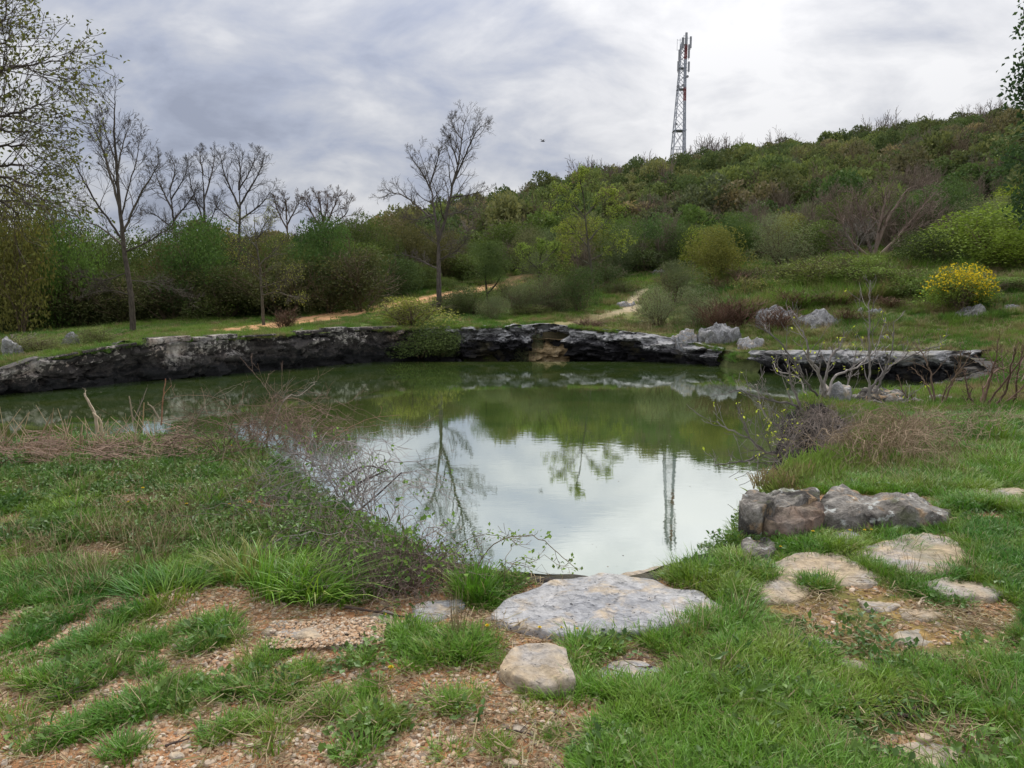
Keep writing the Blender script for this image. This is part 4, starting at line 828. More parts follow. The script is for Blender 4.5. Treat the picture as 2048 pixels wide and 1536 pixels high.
HL = {'ever': 'dark evergreen shrub on the scrubby hillside', 'mid': 'fresh green shrub on the scrubby hillside', 'olive': 'grey green shrub on the scrubby hillside', 'bronze': 'bronze green shrub on the scrubby hillside', 'brown': 'bare brown shrub on the scrubby hillside', 'lime': 'bright lime green shrub on the scrubby hillside'}
for n_, i in enumerate(ix):
    t = Rh.uniform(); k = 'ever' if t < .27 else 'mid' if t < .40 else 'olive' if t < .66 else 'bronze' if t < .70 else 'brown' if t < .985 else 'lime'
    sc = Rh.uniform(.7, 1.2+.5*min(1, max(0, (hy[i]-60)/40)))*(1+.1*math.sin(hx[i]*.3)); h = sc*Rh.uniform(.85, 1.4); loc = (hx[i], hy[i], hz[i]-.2); rz = Rh.uniform(0, 6.28)
    if k == 'brown': me = VAR[('bare', Rh.randint(4))][1]; o = place(me, 'shrub', loc, (1.35*sc, 1.35*sc, 1.35*h), rz, (.17, .135, .10)); 
    else:
        me = VAR[('dense', Rh.randint(3))][0] if hy[i] < 58 and k != 'olive' else VAR[('olive', Rh.randint(3))][0] if k == 'olive' else VAR[('far', Rh.randint(4))][0]
        o = place(me, 'shrub', loc, (1.9*sc, 1.9*sc, 1.6*h), rz, GREENS[k]); col(o, tuple(v*1.18 for v in GREENS[k]), .22)
    px_, py_ = proj(hx[i], hy[i], hz[i]+1.5)
    w1 = 'far left of the mast' if px_ < 1000 else 'left of the mast' if px_ < 1290 else 'under the mast' if px_ < 1440 else 'right of the mast' if px_ < 1640 else 'above the wide grey tree' if px_ < 1890 else 'by the right edge'
    w2 = 'low on the hill' if py_ > 470 else 'midway up the hill' if py_ > 400 else 'high on the hill'
    tag(o, ('large ' if sc > 1.25 else 'small ' if sc < .9 else 'middling ')+HL[k].replace('on the scrubby hillside', w2)+', '+w1, 'shrub', GH)
# the rest of the scrub as one mass
def scatter(name, pts, rot, scl, idx, sources, m=None, label=None, cat=None):
    """ONE object: copies of the source meshes on points (geometry nodes)"""
    me = bpy.data.meshes.new(name); me.vertices.add(len(pts)); me.vertices.foreach_set('co', np.asarray(pts, np.float32).reshape(-1))
    for k, a in (('rot', rot), ('scl', scl)):
        at = me.attributes.new(k, 'FLOAT_VECTOR', 'POINT'); at.data.foreach_set('vector', np.asarray(a, np.float32).reshape(-1))
    at = me.attributes.new('idx', 'INT', 'POINT'); at.data.foreach_set('value', np.asarray(idx, np.int32))
    o = bpy.data.objects.new(name, me); link(o); ng = bpy.data.node_groups.new(name, 'GeometryNodeTree')
    ng.interface.new_socket('Geometry', in_out='INPUT', socket_type='NodeSocketGeometry'); ng.interface.new_socket('Geometry', in_out='OUTPUT', socket_type='NodeSocketGeometry')
    N = ng.nodes.new; L = ng.links.new; gi = N('NodeGroupInput'); go = N('NodeGroupOutput'); gt = N('GeometryNodeGeometryToInstance')
    for s in reversed(sources):
        oi = N('GeometryNodeObjectInfo'); oi.inputs[0].default_value = s; oi.transform_space = 'ORIGINAL'; L(oi.outputs['Geometry'], gt.inputs[0])
    ip = N('GeometryNodeInstanceOnPoints'); L(gi.outputs[0], ip.inputs['Points']); L(gt.outputs[0], ip.inputs['Instance']); ip.inputs['Pick Instance'].default_value = True
    # several instances: join single-instance geometries
    ng.nodes.remove(gt); jn = N('GeometryNodeJoinGeometry')
    for s in reversed(sources):
        oi = N('GeometryNodeObjectInfo'); oi.inputs[0].default_value = s; oi.transform_space = 'ORIGINAL'; g2 = N('GeometryNodeGeometryToInstance'); L(oi.outputs['Geometry'], g2.inputs[0]); L(g2.outputs[0], jn.inputs[0])
    L(jn.outputs[0], ip.inputs['Instance'])
    for k, sock, t in (('rot', 'Rotation', 'FLOAT_VECTOR'), ('scl', 'Scale', 'FLOAT_VECTOR'), ('idx', 'Instance Index', 'INT')):
        na = N('GeometryNodeInputNamedAttribute'); na.data_type = t; na.inputs[0].default_value = k; L(na.outputs[0], ip.inputs[sock])
    last = ip.outputs[0]
    if m is not None:
        sm = N('GeometryNodeSetMaterial'); sm.inputs['Material'].default_value = m; L(last, sm.inputs[0]); last = sm.outputs[0]
    L(last, go.inputs[0]); md = o.modifiers.new('scatter', 'NODES'); md.node_group = ng
    tag(o, label, None, None, 'stuff'); return o
def source(me, name):                # an object that only lends its mesh to a scatter, never placed in the scene
    o = bpy.data.objects.new(name, me); return o
def retint(me, m):
    c = me.copy(); c.materials.clear(); c.materials.append(m); return c
def m_fartwig(n):
    n.col(n.ramp(n.oinfo('Random'), [(0, (.19, .15, .12)), (.5, (.14, .10, .075)), (1, (.16, .135, .08))]))
FARTWIG = mat('far_twig', m_fartwig, .9, .1)
src = [source(retint(VAR[('far', i)][0], LEAF2), 'shrub_mass') for i in range(4)]+[source(retint(VAR[('bare', i)][1], FARTWIG), 'shrub_mass') for i in range(3)]
n = len(rest); idx = np.where(Rh.uniform(size=n) < .27, Rh.randint(4, 7, n), Rh.randint(0, 4, n)); s_ = 1.3+1.9*Rh.uniform(0, 1, n)**1.4; s_[idx > 3] *= .75; 
scatter('scrub', np.c_[hx[rest], hy[rest], hz[rest]-.2], np.c_[np.zeros((n, 2)), Rh.uniform(0, 6.28, n)], np.c_[s_, s_, s_*Rh.uniform(.75, 1.3, n)], idx, src, label='mass of green and brown scrub covering the hill')
# the thicket goes on beyond the left edge
tx_, ty_ = [], []
for _ in range(150): Y_ = Rh.uniform(38, 54); tx_.append(Y_*Rh.uniform(-1.9, -.86)); ty_.append(Y_)
tx_, ty_ = np.array(tx_), np.array(ty_); k_ = Rh.uniform(1.7, 2.7, 150)
scatter('thicket', np.c_[tx_, ty_, gzs(tx_, ty_)-.2], np.c_[np.zeros((150, 2)), Rh.uniform(0, 6.28, 150)], np.c_[k_, k_, k_*1.05], Rh.randint(0, 4, 150), src, label='evergreen thicket running on to the left')
print('hill', len(ix), n, 'thicket', cnt)
# ------------------------------------------------------------------ trees
BT = dict(seg=(6, 5, 4, 3), wob=.14, up=(.10, .10, .07, .05), kids=(6, 6, 5, 3), ang=.66, rat=.52, max=3, rmin=.0055, t0=.2)
def gtree(name, label, base, Y, trunk, limbs, r0, P=BT, wood=(.075, .062, .05), leaf=None, leafc=None, nleaf=2, lsize=.05, seed=1, kids=9, lenk=.30, depth=.35, cat='tree', tk=6, twc=None, group=None):
    """tree > trunk, branches (and leaves): trunk and limbs follow lines seen in the photograph"""
    rnd = random.Random(seed); bx, by, bz = base; root = empty(name, base); tag(root, label, cat, group); t_ = MB(); b_ = MB(); tips = []
    def P3(pts, yo=None):
        out = []; dY = rnd.uniform(-depth, depth)*6 if yo is None else yo
        for i, (a, b) in enumerate(pts):
            k = i/max(1, len(pts)-1); q = A(a, b, Y+dY*k*.5+(0 if i == 0 else rnd.uniform(-.1, .1))); out.append((q[0]-bx, q[1]-by, q[2]-bz))
        return out
    T = P3(trunk, 0); T[0] = (T[0][0], T[0][1], -.3); limb(t_, T, r0, max(r0*.12, .012), 0, P, rnd, None, wig=.012, kk=9)
    rnd2 = random.Random(seed+5)
    # short side growth on the trunk
    Tq = cr_spline(T, 30)
    for j in range(tk):
        i = rnd2.randint(10, 28); grow(b_, Tq[i], rotd(Tq[i]-Tq[i-1], 1.1, rnd2.random()*6.3), .9+rnd2.random()*.8, r0*.12, 1, P, rnd2, tips)
    for pts, ra, rb in limbs: limb(b_, P3(pts), r0*ra, r0*rb, kids, P, rnd, tips, lenk=lenk)
    o = t_.build('trunk', BARK, root, True); o.color = (*wood, 1); o = b_.build('branches', TWIG, root); o.color = (*(twc or wood), 1)
    if leaf:
        lm = MB(); pt = []
        for p, d, L in tips:
            for _ in range(nleaf): pt.append((p[0]+rnd.gauss(0, .07), p[1]+rnd.gauss(0, .07), p[2]+rnd.gauss(0, .07)))
        lm.leaves(np.array(pt), lsize, .3, None, 1.7); o = lm.build('leaves', LEAF, root); o.color = (*leafc, 1)
    return root
# tall slender bare tree on the left bank
b0 = at_px(266, 665, 30.5)
gtree('bare_tree', 'tall slender bare tree standing alone on the far left bank', b0, 30.5, [(266, 668), (262, 590), (250, 510), (240, 420), (233, 330), (228, 250), (230, 200)],
      [([(240, 420), (215, 330), (190, 260), (172, 215)], .42, .06), ([(234, 345), (245, 290), (262, 240)], .3, .05), ([(246, 480), (190, 400), (150, 330), (120, 270)], .4, .05), ([(244, 470), (275, 400), (305, 350), (322, 320)], .42, .06),
       ([(250, 495), (200, 455), (140, 430), (105, 425)], .32, .05), ([(240, 440), (270, 330), (278, 270)], .28, .05), ([(256, 545), (200, 560), (140, 545)], .28, .05), ([(258, 560), (330, 570), (385, 600)], .25, .04), ([(248, 505), (320, 470), (360, 430)], .3, .05),
       ([(236, 380), (205, 300), (200, 240)], .25, .04), ([(233, 330), (210, 260), (203, 220)], .22, .04), ([(262, 590), (210, 580), (150, 600)], .22, .04)], .13, kids=13, seed=3, tk=8, lenk=.27)
# forked bare tree, the tallest on the far bank
b1 = at_px(879, 628, 40)
gtree('bare_tree', 'tall forked bare tree at the middle of the far bank', b1, 40, [(879, 632), (878, 560), (877, 500), (876, 470), (880, 440)],
      [([(877, 480), (868, 420), (860, 370), (838, 300)], .55, .06), ([(877, 480), (893, 430), (905, 370), (918, 320), (925, 270), (932, 232)], .6, .05), ([(866, 440), (820, 400), (790, 385), (765, 395)], .35, .05), ([(862, 380), (840, 340), (815, 300)], .3, .05),
       ([(905, 370), (935, 300), (955, 260), (975, 250)], .32, .05), ([(900, 395), (940, 390), (985, 375)], .32, .05), ([(893, 430), (930, 420), (965, 400)], .28, .05), ([(860, 370), (875, 320), (885, 290)], .28, .05), ([(915, 330), (900, 280), (885, 262)], .26, .04),
       ([(878, 540), (840, 520), (800, 505)], .25, .04), ([(878, 520), (915, 500), (940, 470)], .25, .04), ([(925, 280), (905, 250), (905, 232)], .2, .04), ([(866, 430), (830, 440), (800, 430)], .22, .04)], .17, kids=14, seed=8, tk=10, depth=.5, lenk=.27, wood=(.095, .08, .068))
# thin budding tree beside it on the left
b2 = at_px(528, 655, 34.0)
gtree('budding_tree', 'thin young tree with greenish buds on the bank between the two bare trees', b2, 34.5, [(528, 660), (524, 600), (520, 540), (512, 480), (508, 430)],
      [([(524, 590), (560, 585), (605, 600)], .45, .08), ([(522, 560), (490, 530), (465, 510)], .4, .08), ([(520, 530), (550, 500), (575, 480)], .4, .08), ([(516, 500), (495, 470), (480, 440)], .35, .06), ([(524, 575), (570, 560), (600, 545)], .35, .06), ([(518, 520), (480, 500), (460, 480)], .3, .06), ([(512, 480), (530, 450), (545, 430)], .3, .06)],
      .085, kids=11, seed=5, leaf=True, leafc=(.15, .16, .05), nleaf=1, lsize=.06, wood=(.09, .08, .06), lenk=.36)
# bare oaks behind the thicket
for i, (bx_, Y, lab, tr, lim) in enumerate([
    (348, 52, 'crooked bare oak behind the thicket, just right of the slender tree', [(352, 560), (350, 480), (345, 420), (338, 370)], [([(345, 420), (320, 370), (305, 325)], .5, .06), ([(347, 440), (380, 400), (400, 370)], .45, .06), ([(340, 380), (350, 340), (340, 310)], .4, .05), ([(350, 460), (310, 430), (285, 425)], .4, .05), ([(342, 400), (370, 350), (375, 320)], .35, .05), ([(350, 470), (390, 455), (420, 430)], .35, .05)]),
    (410, 53, 'slim bare oak between the crooked one and the broad one', [(412, 560), (410, 480), (408, 400), (405, 340)], [([(410, 450), (385, 380), (375, 330)], .45, .06), ([(408, 400), (425, 340), (430, 300)], .45, .06), ([(406, 350), (400, 310), (405, 292)], .4, .05), ([(410, 470), (430, 420), (445, 380)], .35, .05), ([(408, 420), (390, 400), (370, 390)], .3, .05)]),
    (478, 51, 'broad bare oak, the highest of those behind the thicket', [(474, 570), (478, 490), (480, 420), (478, 370)], [([(480, 420), (450, 350), (440, 305)], .5, .06), ([(478, 380), (480, 330), (465, 292)], .5, .06), ([(480, 410), (515, 350), (530, 310)], .5, .06), ([(479, 440), (520, 410), (550, 370)], .45, .05), ([(480, 450), (440, 420), (425, 400)], .4, .05), ([(478, 380), (505, 330), (510, 300)], .35, .05), ([(478, 480), (520, 470), (545, 450)], .35, .05)])]):
    gtree('bare_oak', lab, at_px(bx_, 600, Y), Y, tr, lim, .15, kids=15, seed=20+i, lenk=.30, wood=(.075, .065, .058), depth=.5, P=dict(BT, wob=.17, rmin=.0055, kids=(6, 6, 5, 3)))
gtree('bare_tree', 'small rounded bare tree on the skyline right of the oaks', at_px(648, 600, 60), 60, [(648, 520), (648, 470), (646, 440)], [([(647, 465), (620, 420), (605, 395)], .6, .08), ([(647, 455), (640, 410), (630, 385)], .6, .08), ([(647, 460), (670, 410), (680, 390)], .6, .08), ([(647, 460), (690, 430), (698, 405)], .5, .08), ([(646, 450), (655, 410), (655, 385)], .5, .08)], .15, kids=10, seed=31, lenk=.35, wood=(.12, .085, .065), P=dict(BT, rmin=.011))
gtree('bare_tree', 'faint bare tree on the skyline beside the broad oak', at_px(575, 600, 58), 58, [(577, 530), (575, 470), (572, 420)], [([(575, 460), (555, 420), (550, 395)], .6, .08), ([(574, 450), (590, 420), (600, 400)], .6, .08), ([(573, 440), (572, 410), (568, 390)], .6, .08)], .12, kids=10, seed=32, lenk=.4, wood=(.12, .09, .07), P=dict(BT, rmin=.010))
# small evergreen tree by the path
be = at_px(975, 606, 42); re_ = empty('evergreen_tree', be); tag(re_, 'small evergreen tree with a round crown and thin leaning trunk by the orange path', 'tree')
mt = MB(); t0_ = [(0, 0, -.2), (-.03, 0, .7), (-.1, 0, 1.5), (-.1, 0, 2.4)]; mt.tube(cr_spline(t0_, 10), np.linspace(.07, .04, 10), 6); mt.tube(cr_spline([(0.0, 0, .75), (.5, .1, 1.3), (.8, .1, 1.8)], 8), np.linspace(.06, .03, 8), 6)
o = mt.build('trunk', BARK, re_, True); o.color = (*WOOD['dark'], 1); mc = crown_mesh('c', 0, 88, 15000, 1.35, 2.7, .06, nl=26, fill=.35, low=.15); o = mc.build('crown', LEAF, re_); o.color = (.055, .08, .032, 1); o.location = (.15, 0, 1.35); o.scale = (1.05, 1.05, .95)
# light green spring tree mid slope
bs = at_px(1165, 560, 47)
gtree('spring_tree', 'slender tree with fresh yellow green leaves in the middle of the slope', bs, 47, [(1188, 585), (1180, 520), (1172, 450), (1166, 380)], [([(1180, 500), (1140, 450), (1110, 420)], .5, .08), ([(1178, 480), (1215, 440), (1240, 420)], .5, .08), ([(1172, 440), (1140, 400), (1115, 385)], .45, .08), ([(1172, 430), (1200, 400), (1225, 390)], .45, .08), ([(1168, 400), (1160, 360), (1165, 345)], .4, .06),
      ([(1182, 520), (1220, 500), (1250, 480)], .4, .06), ([(1182, 530), (1140, 510), (1105, 500)], .4, .06), ([(1178, 470), (1150, 470), (1120, 460)], .35, .06)], .11, kids=9, seed=41, lenk=.34, leaf=True, leafc=(.15, .19, .045), nleaf=3, lsize=.10, wood=(.09, .08, .06))
gtree('spring_tree', 'small tree with fresh green leaves between the evergreen tree and the spring tree', at_px(1075, 580, 44), 44, [(1082, 590), (1078, 550), (1080, 510)], [([(1079, 540), (1055, 520), (1045, 500)], .5, .1), ([(1079, 530), (1100, 510), (1110, 495)], .5, .1), ([(1080, 520), (1085, 500), (1080, 490)], .5, .1)], .06, kids=9, seed=42, lenk=.4, leaf=True, leafc=(.12, .17, .045), nleaf=4, lsize=.08)
# spreading grey bare tree on the right slope
bg = at_px(1740, 530, 44)
gtree('bare_tree', 'wide spreading grey brown bare tree on the right slope', bg, 44, [(1752, 535), (1748, 515), (1745, 500)], [([(1745, 520), (1700, 480), (1680, 430), (1670, 395)], .9, .1), ([(1745, 520), (1730, 460), (1715, 410), (1710, 380)], .9, .1), ([(1748, 520), (1760, 450), (1770, 400), (1775, 370)], .9, .1), ([(1748, 522), (1800, 470), (1840, 420), (1870, 385)], .9, .1), ([(1750, 522), (1790, 490), (1830, 460), (1880, 440)], .8, .1), ([(1745, 515), (1775, 440), (1810, 385), (1830, 370)], .8, .1), ([(1742, 520), (1690, 500), (1660, 470)], .7, .1)],
      .13, kids=13, seed=51, lenk=.36, wood=(.19, .155, .125), twc=(.17, .125, .10), depth=.6, P=dict(BT, rmin=.008, wob=.18), tk=0)
gtree('bare_tree', 'thin straight bare sapling left of the wide grey tree', at_px(1716, 560, 40), 40, [(1717, 548), (1716, 510), (1712, 480)], [([(1716, 510), (1700, 480), (1690, 455)], .6, .1), ([(1715, 500), (1730, 470), (1740, 450)], .6, .1)], .05, kids=8, seed=52, lenk=.4, wood=(.15, .13, .11))
# bare treelets among the scrub and along the crest
crest = [(1150, 330, 128), (1185, 322, 132), (1230, 330, 140), (1290, 312, 150), (1310, 318, 152), (1395, 285, 158), (1415, 280, 160), (1435, 276, 161), (1460, 278, 158), (1550, 268, 150), (1575, 275, 152), (1745, 240, 158), (1780, 230, 160), (1850, 232, 160), (1960, 206, 158), (1990, 205, 160), (2020, 210, 160), (1115, 352, 130), (1070, 372, 132), (1030, 385, 130)]
VAR_C = []
for k in range(3):
    rnd = random.Random(700+k); mb = MB(); P_ = dict(BT, rmin=.022, wob=.16, kids=(8, 6, 5), max=2, ang=.5, up=(.1, .08, .05), seg=(6, 4, 3), t0=.25)
    for q in range(4): grow(mb, (rnd.uniform(-.3, .3), rnd.uniform(-.3, .3), -.3), (rnd.uniform(-.45, .45), rnd.uniform(-.45, .45), 1), 5.5, .10, 0, P_, rnd)
    VAR_C.append(hold(mb.build('stem', TWIG)))
for i, (px, top, Y, w_) in enumerate([(1010, 440, 78, 'left of the spring tree'), (1270, 380, 100, 'below the mast, left'), (1330, 400, 88, 'below the mast'), (1400, 360, 110, 'below the mast, right'), (1480, 370, 95, 'upper middle of the hill'), (1540, 330, 125, 'high in the middle of the hill'), (1600, 390, 80, 'above the large grey leaved shrub'), (1650, 340, 110, 'above the wide grey tree, left'), (1700, 300, 140, 'high above the wide grey tree'), (1820, 330, 105, 'right above the wide grey tree'), (1900, 350, 90, 'right of the wide grey tree'), (1960, 300, 115, 'upper right of the hill'), (1080, 410, 100, 'left shoulder of the hill'), (1140, 400, 95, 'above the spring tree'), (1230, 430, 72, 'right of the spring tree'), (940, 440, 75, 'right of the forked tree'), (700, 450, 58, 'behind the right end of the thicket'), (740, 445, 60, 'behind the thicket, left of the forked tree'), (1520, 430, 62, 'above the golden green bush')]):
    x = A(px, top, Y)[0]; z = gz(x, Y); h = max(3.2, A(px, top, Y)[2]-z); o = place(VAR_C[i % 3], 'bare_tree', (x, Y, z-.2), (h/5.5, h/5.5, h/6.0), R.uniform(0, 6), (.19, .155, .13)); tag(o, 'bare grey brown treelet in the scrub, '+w_, 'tree', 'bare treelets in the scrub')
for i, (px, top, Y) in enumerate(crest):
    x = A(px, top, Y)[0]; z = gz(x, Y); h = max(3.5, A(px, top, Y)[2]-z); o = place(VAR_C[i % 3], 'bare_tree', (x, Y, z-.2), (h/6.3, h/6.3, h/6.0), R.uniform(0, 6), (.15, .12, .10)); tag(o, 'bare grey treelet on the hill crest, '+('far left of the mast' if px < 1180 else 'left of the mast' if px < 1350 else 'just right of the mast' if px < 1500 else 'midway between mast and right edge' if px < 1700 else 'at the highest part of the crest' if px < 1900 else 'by the right edge'), 'tree', 'bare treelets on the crest')
# ------------------------------------------------------------------ lattice mast on the hill
STEEL = plain('galvanised_steel', (.36, .38, .42), .5, .5); RED = plain('red_paint', (.24, .07, .07), .6, .3); PANEL = plain('antenna_panel', (.28, .285, .30), .5, .4); DISH = plain('dish_grey', (.22, .22, .23), .5, .4)
MY = 165.; mbx = A(1362, 325, MY)[0]; mz0 = gz(mbx, MY)-.3; mast = empty('lattice_mast', (mbx, MY, mz0)); tag(mast, 'tall steel lattice telecom mast with antennas standing on the hill crest', 'mast')
def mz(py): return A(1362, py, MY)[2]-mz0
def mx(px): return A(px, 200, MY)[0]-mbx
HT = mz(74)
def legx(h):                         # half width, narrowing upwards
    return np.interp(h, [0, mz(262), mz(137), HT], [1.62, 1.15, .62, .55])
cx0 = lambda h: np.interp(h, [0, HT], [mx(1358), mx(1364)])
def lat(x, y): return x, y
corners = [(-1, -1), (1, -1), (1, 1), (-1, 1)]
hs = [0, mz(296), mz(262), mz(240), mz(218), mz(198), mz(179), mz(165), mz(151), mz(137), mz(123), mz(110), mz(98), mz(86)]
for sx, sy in corners:
    mb = MB(); P = [(cx0(h)+sx*legx(h), sy*legx(h), h) for h in hs]; mb.tube(P, .12, 6); mb.build('leg', STEEL, mast)
def lp(c, h): return (cx0(h)+c[0]*legx(h), c[1]*legx(h), h)
for i in range(len(hs)-1):
    mb = MB(); rb = .055
    for k in range(4):
        a, b = corners[k], corners[(k+1) % 4]
        if i < 2:
            mb.tube([lp(a, hs[i]), tuple((np.array(lp(a, hs[i+1]))+np.array(lp(b, hs[i+1])))/2)] if i == 0 else [lp(a, hs[i]), lp(b, hs[i+1])], rb, 4); mb.tube([lp(b, hs[i]), tuple((np.array(lp(a, hs[i+1]))+np.array(lp(b, hs[i+1])))/2)] if i == 0 else [lp(b, hs[i]), lp(a, hs[i+1])], rb, 4)
        else: mb.tube([lp(a, hs[i]), lp(b, hs[i+1])], rb, 4); mb.tube([lp(b, hs[i]), lp(a, hs[i+1])], rb, 4)
        if i in (0, 1, 2, 6, 9, 12): mb.tube([lp(a, hs[i]), lp(b, hs[i])], .08, 4)
    mb.build('brace', STEEL, mast)
# cable tray and ladder up the right face
for a, b, m_ in ((0, mz(204), STEEL), (mz(204), mz(177), RED), (mz(177), mz(120), STEEL), (mz(120), mz(91), RED)):
    mb = MB(); n = 8
    for s in (-.26, -.08, .1, .28): mb.tube([(cx0(h)+legx(h)*.72+s, -legx(h)-.12, h) for h in np.linspace(a, b, n)], .075, 4)
    for h in np.arange(a+.2, b, .45): mb.tube([(cx0(h)+legx(h)*.72-.3, -legx(h)-.12, h), (cx0(h)+legx(h)*.72+.32, -legx(h)-.12, h)], .03, 4)
    mb.build('cable_ladder', m_, mast)
for py, w in ((262, 1.35), (179, .95), (137, .85)):
    mb = MB(); mb.box((cx0(mz(py)), 0, mz(py)), (w, w, .06)); mb.build('platform', STEEL, mast)
def ant(px, p0, p1, dy, w=.22, parent=mast):
    mb = MB(); x = mx(px); z0, z1 = mz(p1), mz(p0); mb.box((x, dy, (z0+z1)/2), (w, .12, (z1-z0)/2)); o = mb.build('antenna_panel', PANEL, mast)
    q = MB(); q.tube([(x, dy+.22, z0-.3), (x, dy+.22, z1+.15)], .05, 5)
    for z in (z0+.3, z1-.3): q.tube([(x, dy, z), (cx0(z), 0, z)], .04, 4)
    q.build('bracket', STEEL, o)
for a in ((1365.8, 70, 93, -1.5, .24), (1377.2, 74, 97, -.3, .20), (1369.5, 73, 98, .9, .16), (1360.6, 78, 99, -.9, .24), (1354.7, 101, 122, -.5, .17), (1373.6, 97, 118, -.6, .20), (1353.2, 124, 144, -.5, .17), (1374.2, 125, 145, -.6, .20), (1375.2, 88, 96, .3, .14)): ant(*a)
mb = MB()
for px, a, b in ((1351.2, 78, 101), (1357, 77, 96), (1371.5, 73, 90)): mb.tube([(mx(px), 0, mz(b)), (mx(px), 0, mz(a))], .04, 4)
for p in (80, 100): mb.tube([(mx(1351.2), 0, mz(p)), (cx0(mz(p)), 0, mz(p))], .04, 4)
mb.tube([(cx0(HT), 0, mz(95)), (cx0(HT), 0, HT+.4)], .05, 5); mb.build('whip_antenna', STEEL, mast)
for px, py, r, dy in ((1353.5, 175, .33, -.7), (1362.5, 174, .28, -1.1), (1371.5, 155.5, .28, -.7), (1351.5, 251, .25, -1.2)):
    mb = MB(); x, z = mx(px), mz(py); mb.tube([(x, dy, z), (x, dy-.12, z), (x, dy-.3, z)], [r*.55, r, r], 12, cap=True); o = mb.build('dish', DISH, mast); q = MB(); q.tube([(x, dy, z), (cx0(z), -.4, z)], .05, 4); q.build('bracket', STEEL, o)
# ------------------------------------------------------------------ bird
bq = A(1085, 283, 70); bird = MB(); bird.tube([(-.22, 0, 0), (-.1, 0, .02), (.08, 0, .02), (.2, 0, .03), (.27, 0, .02)], [.01, .05, .06, .035, .008], 6)
bird.add([(-.05, 0, .04), (.10, 0, .04), (.02, -.3, .20), (-.08, -.28, .19), (-.02, -.6, .10)], None, [(0, 1, 2), (0, 2, 3), (3, 2, 4)]); bird.add([(-.05, 0, .04), (.10, 0, .04), (.02, .3, .20), (-.08, .28, .19), (-.02, .6, .10)], None, [(0, 2, 1), (0, 3, 2), (3, 4, 2)]); bird.add([(-.2, 0, 0), (-.36, .06, 0), (-.36, -.06, 0)], None, [(0, 1, 2)])
o = bird.build('bird', plain('dark_feathers', (.04, .04, .045), .8), None); o.location = bq; o.rotation_euler = (.25, 0, .5); tag(o, 'small dark bird flying in the sky left of the mast', 'bird')
# ------------------------------------------------------------------ grass: tuft meshes, then one object per kind of ground cover
def tuft(seed, n, h, spread, w, lean=.5, droop=.5, comb=(0, 0), hj=.5):
    rs = np.random.RandomState(seed); mb = MB(); a = rs.uniform(0, 6.28, n); r = spread*rs.uniform(0, 1, n)**.6; bx, by = r*np.cos(a), r*np.sin(a)
    L = h*rs.uniform(hj, 1.15, n); da = a+rs.normal(0, .8, n); ln = np.clip(rs.normal(lean, .25, n), .03, 1.3); dx, dy = np.cos(da)*ln+comb[0], np.sin(da)*ln+comb[1]; q = 4; V = []; 
    px_, py_ = -np.sin(da+rs.normal(0, .5, n)), np.cos(da)
    nn = np.hypot(px_, py_); px_, py_ = px_/nn, py_/nn
    for i, t in enumerate((0, .35, .7)):
        o = t+droop*t*t; ww = w*(1-.25*t)*.5; z = L*(t-.28*droop*np.minimum(ln, 1.)*t*t*1.6); x = bx+dx*L*o*.6; y = by+dy*L*o*.6
        V += [np.c_[x-px_*ww, y-py_*ww, z], np.c_[x+px_*ww, y+py_*ww, z]]
    t = 1.; o = t+droop; z = L*(1-.45*droop*np.minimum(ln, 1.2)); V.append(np.c_[bx+dx*L*o*.6, by+dy*L*o*.6, np.maximum(z, .005)])
    V = np.stack(V, 1).reshape(-1, 3); i = np.arange(n)[:, None]*7; va = rs.uniform(0, 1, n)
    mb.add(V, np.vstack((i+np.array((0, 1, 3, 2)), i+np.array((2, 3, 5, 4)))), i+np.array((4, 5, 6)), np.repeat(va, 7)); return mb
TU = [source(hold(tuft(800+i, 85, .050, .055, .0024, .8, .75).build('grass_tuft', GRASS)), 'grass_tuft') for i in range(5)]
TUL = [source(hold(tuft(820+i, 70, .125, .06, .0034, .6, .9).build('grass_tuft', GRASS)), 'grass_tuft') for i in range(3)]
TF = [source(hold(tuft(840+i, 60, .16, .20, .012, .5, .4).build('grass_tuft', FGRASS)), 'grass_tuft') for i in range(3)]
def m_weed(n):
    v = n.attr('var'); p = n.pos(); c = n.ramp(n.noise(p, 3, 3), [(.35, (.055, .12, .025)), (.65, (.115, .19, .035))]); n.col(n.mix(1., c, n.ramp(v, [(0, .7), (1, 1.4)]), 'MULTIPLY')); n.transl(c, .3)
WEED = mat('weed_leaf', m_weed, .5, .35)
def weed(seed, n, h, sp, leaf, asp=1.4):
    rs = np.random.RandomState(seed); mb = MB(); a = rs.uniform(0, 6.28, n); r = sp*rs.uniform(0, 1, n)**.5; p = np.c_[r*np.cos(a), r*np.sin(a), h*rs.uniform(.1, 1, n)*(1-.4*r/sp)]
    mb.leaves(p, leaf, .9, np.c_[np.cos(a), np.sin(a), np.full(n, .4)], asp, None, rs); return mb
WD = [source(hold(weed(860, 60, .06, .09, .022).build('weed', WEED)), 'weed'), source(hold(weed(861, 30, .09, .08, .04, 2.4).build('weed', WEED)), 'weed'), source(hold(weed(862, 14, .03, .03, .07, 4.).build('weed', WEED)), 'weed')]
DR = [source(hold(tuft(870+i, 26, .17, .07, .0026, .7, .4, hj=.3).build('dry_tuft', DRY)), 'dry_tuft') for i in range(2)]
def litter(seed, n, L, sp, w):
    rs = np.random.RandomState(seed); mb = MB()
    for i in range(n):
        a = rs.uniform(0, 6.28); c = rs.uniform(-sp, sp, 2); d = np.array((math.cos(a), math.sin(a)))*L*rs.uniform(.3, 1)/2; z = rs.uniform(.002, .02)
        mb.tube([(c[0]-d[0], c[1]-d[1], z), (c[0], c[1], z+rs.uniform(0, .01)), (c[0]+d[0], c[1]+d[1], z+rs.uniform(-.002, .015))], w*rs.uniform(.5, 1.2), 3, rs.uniform())
    return mb
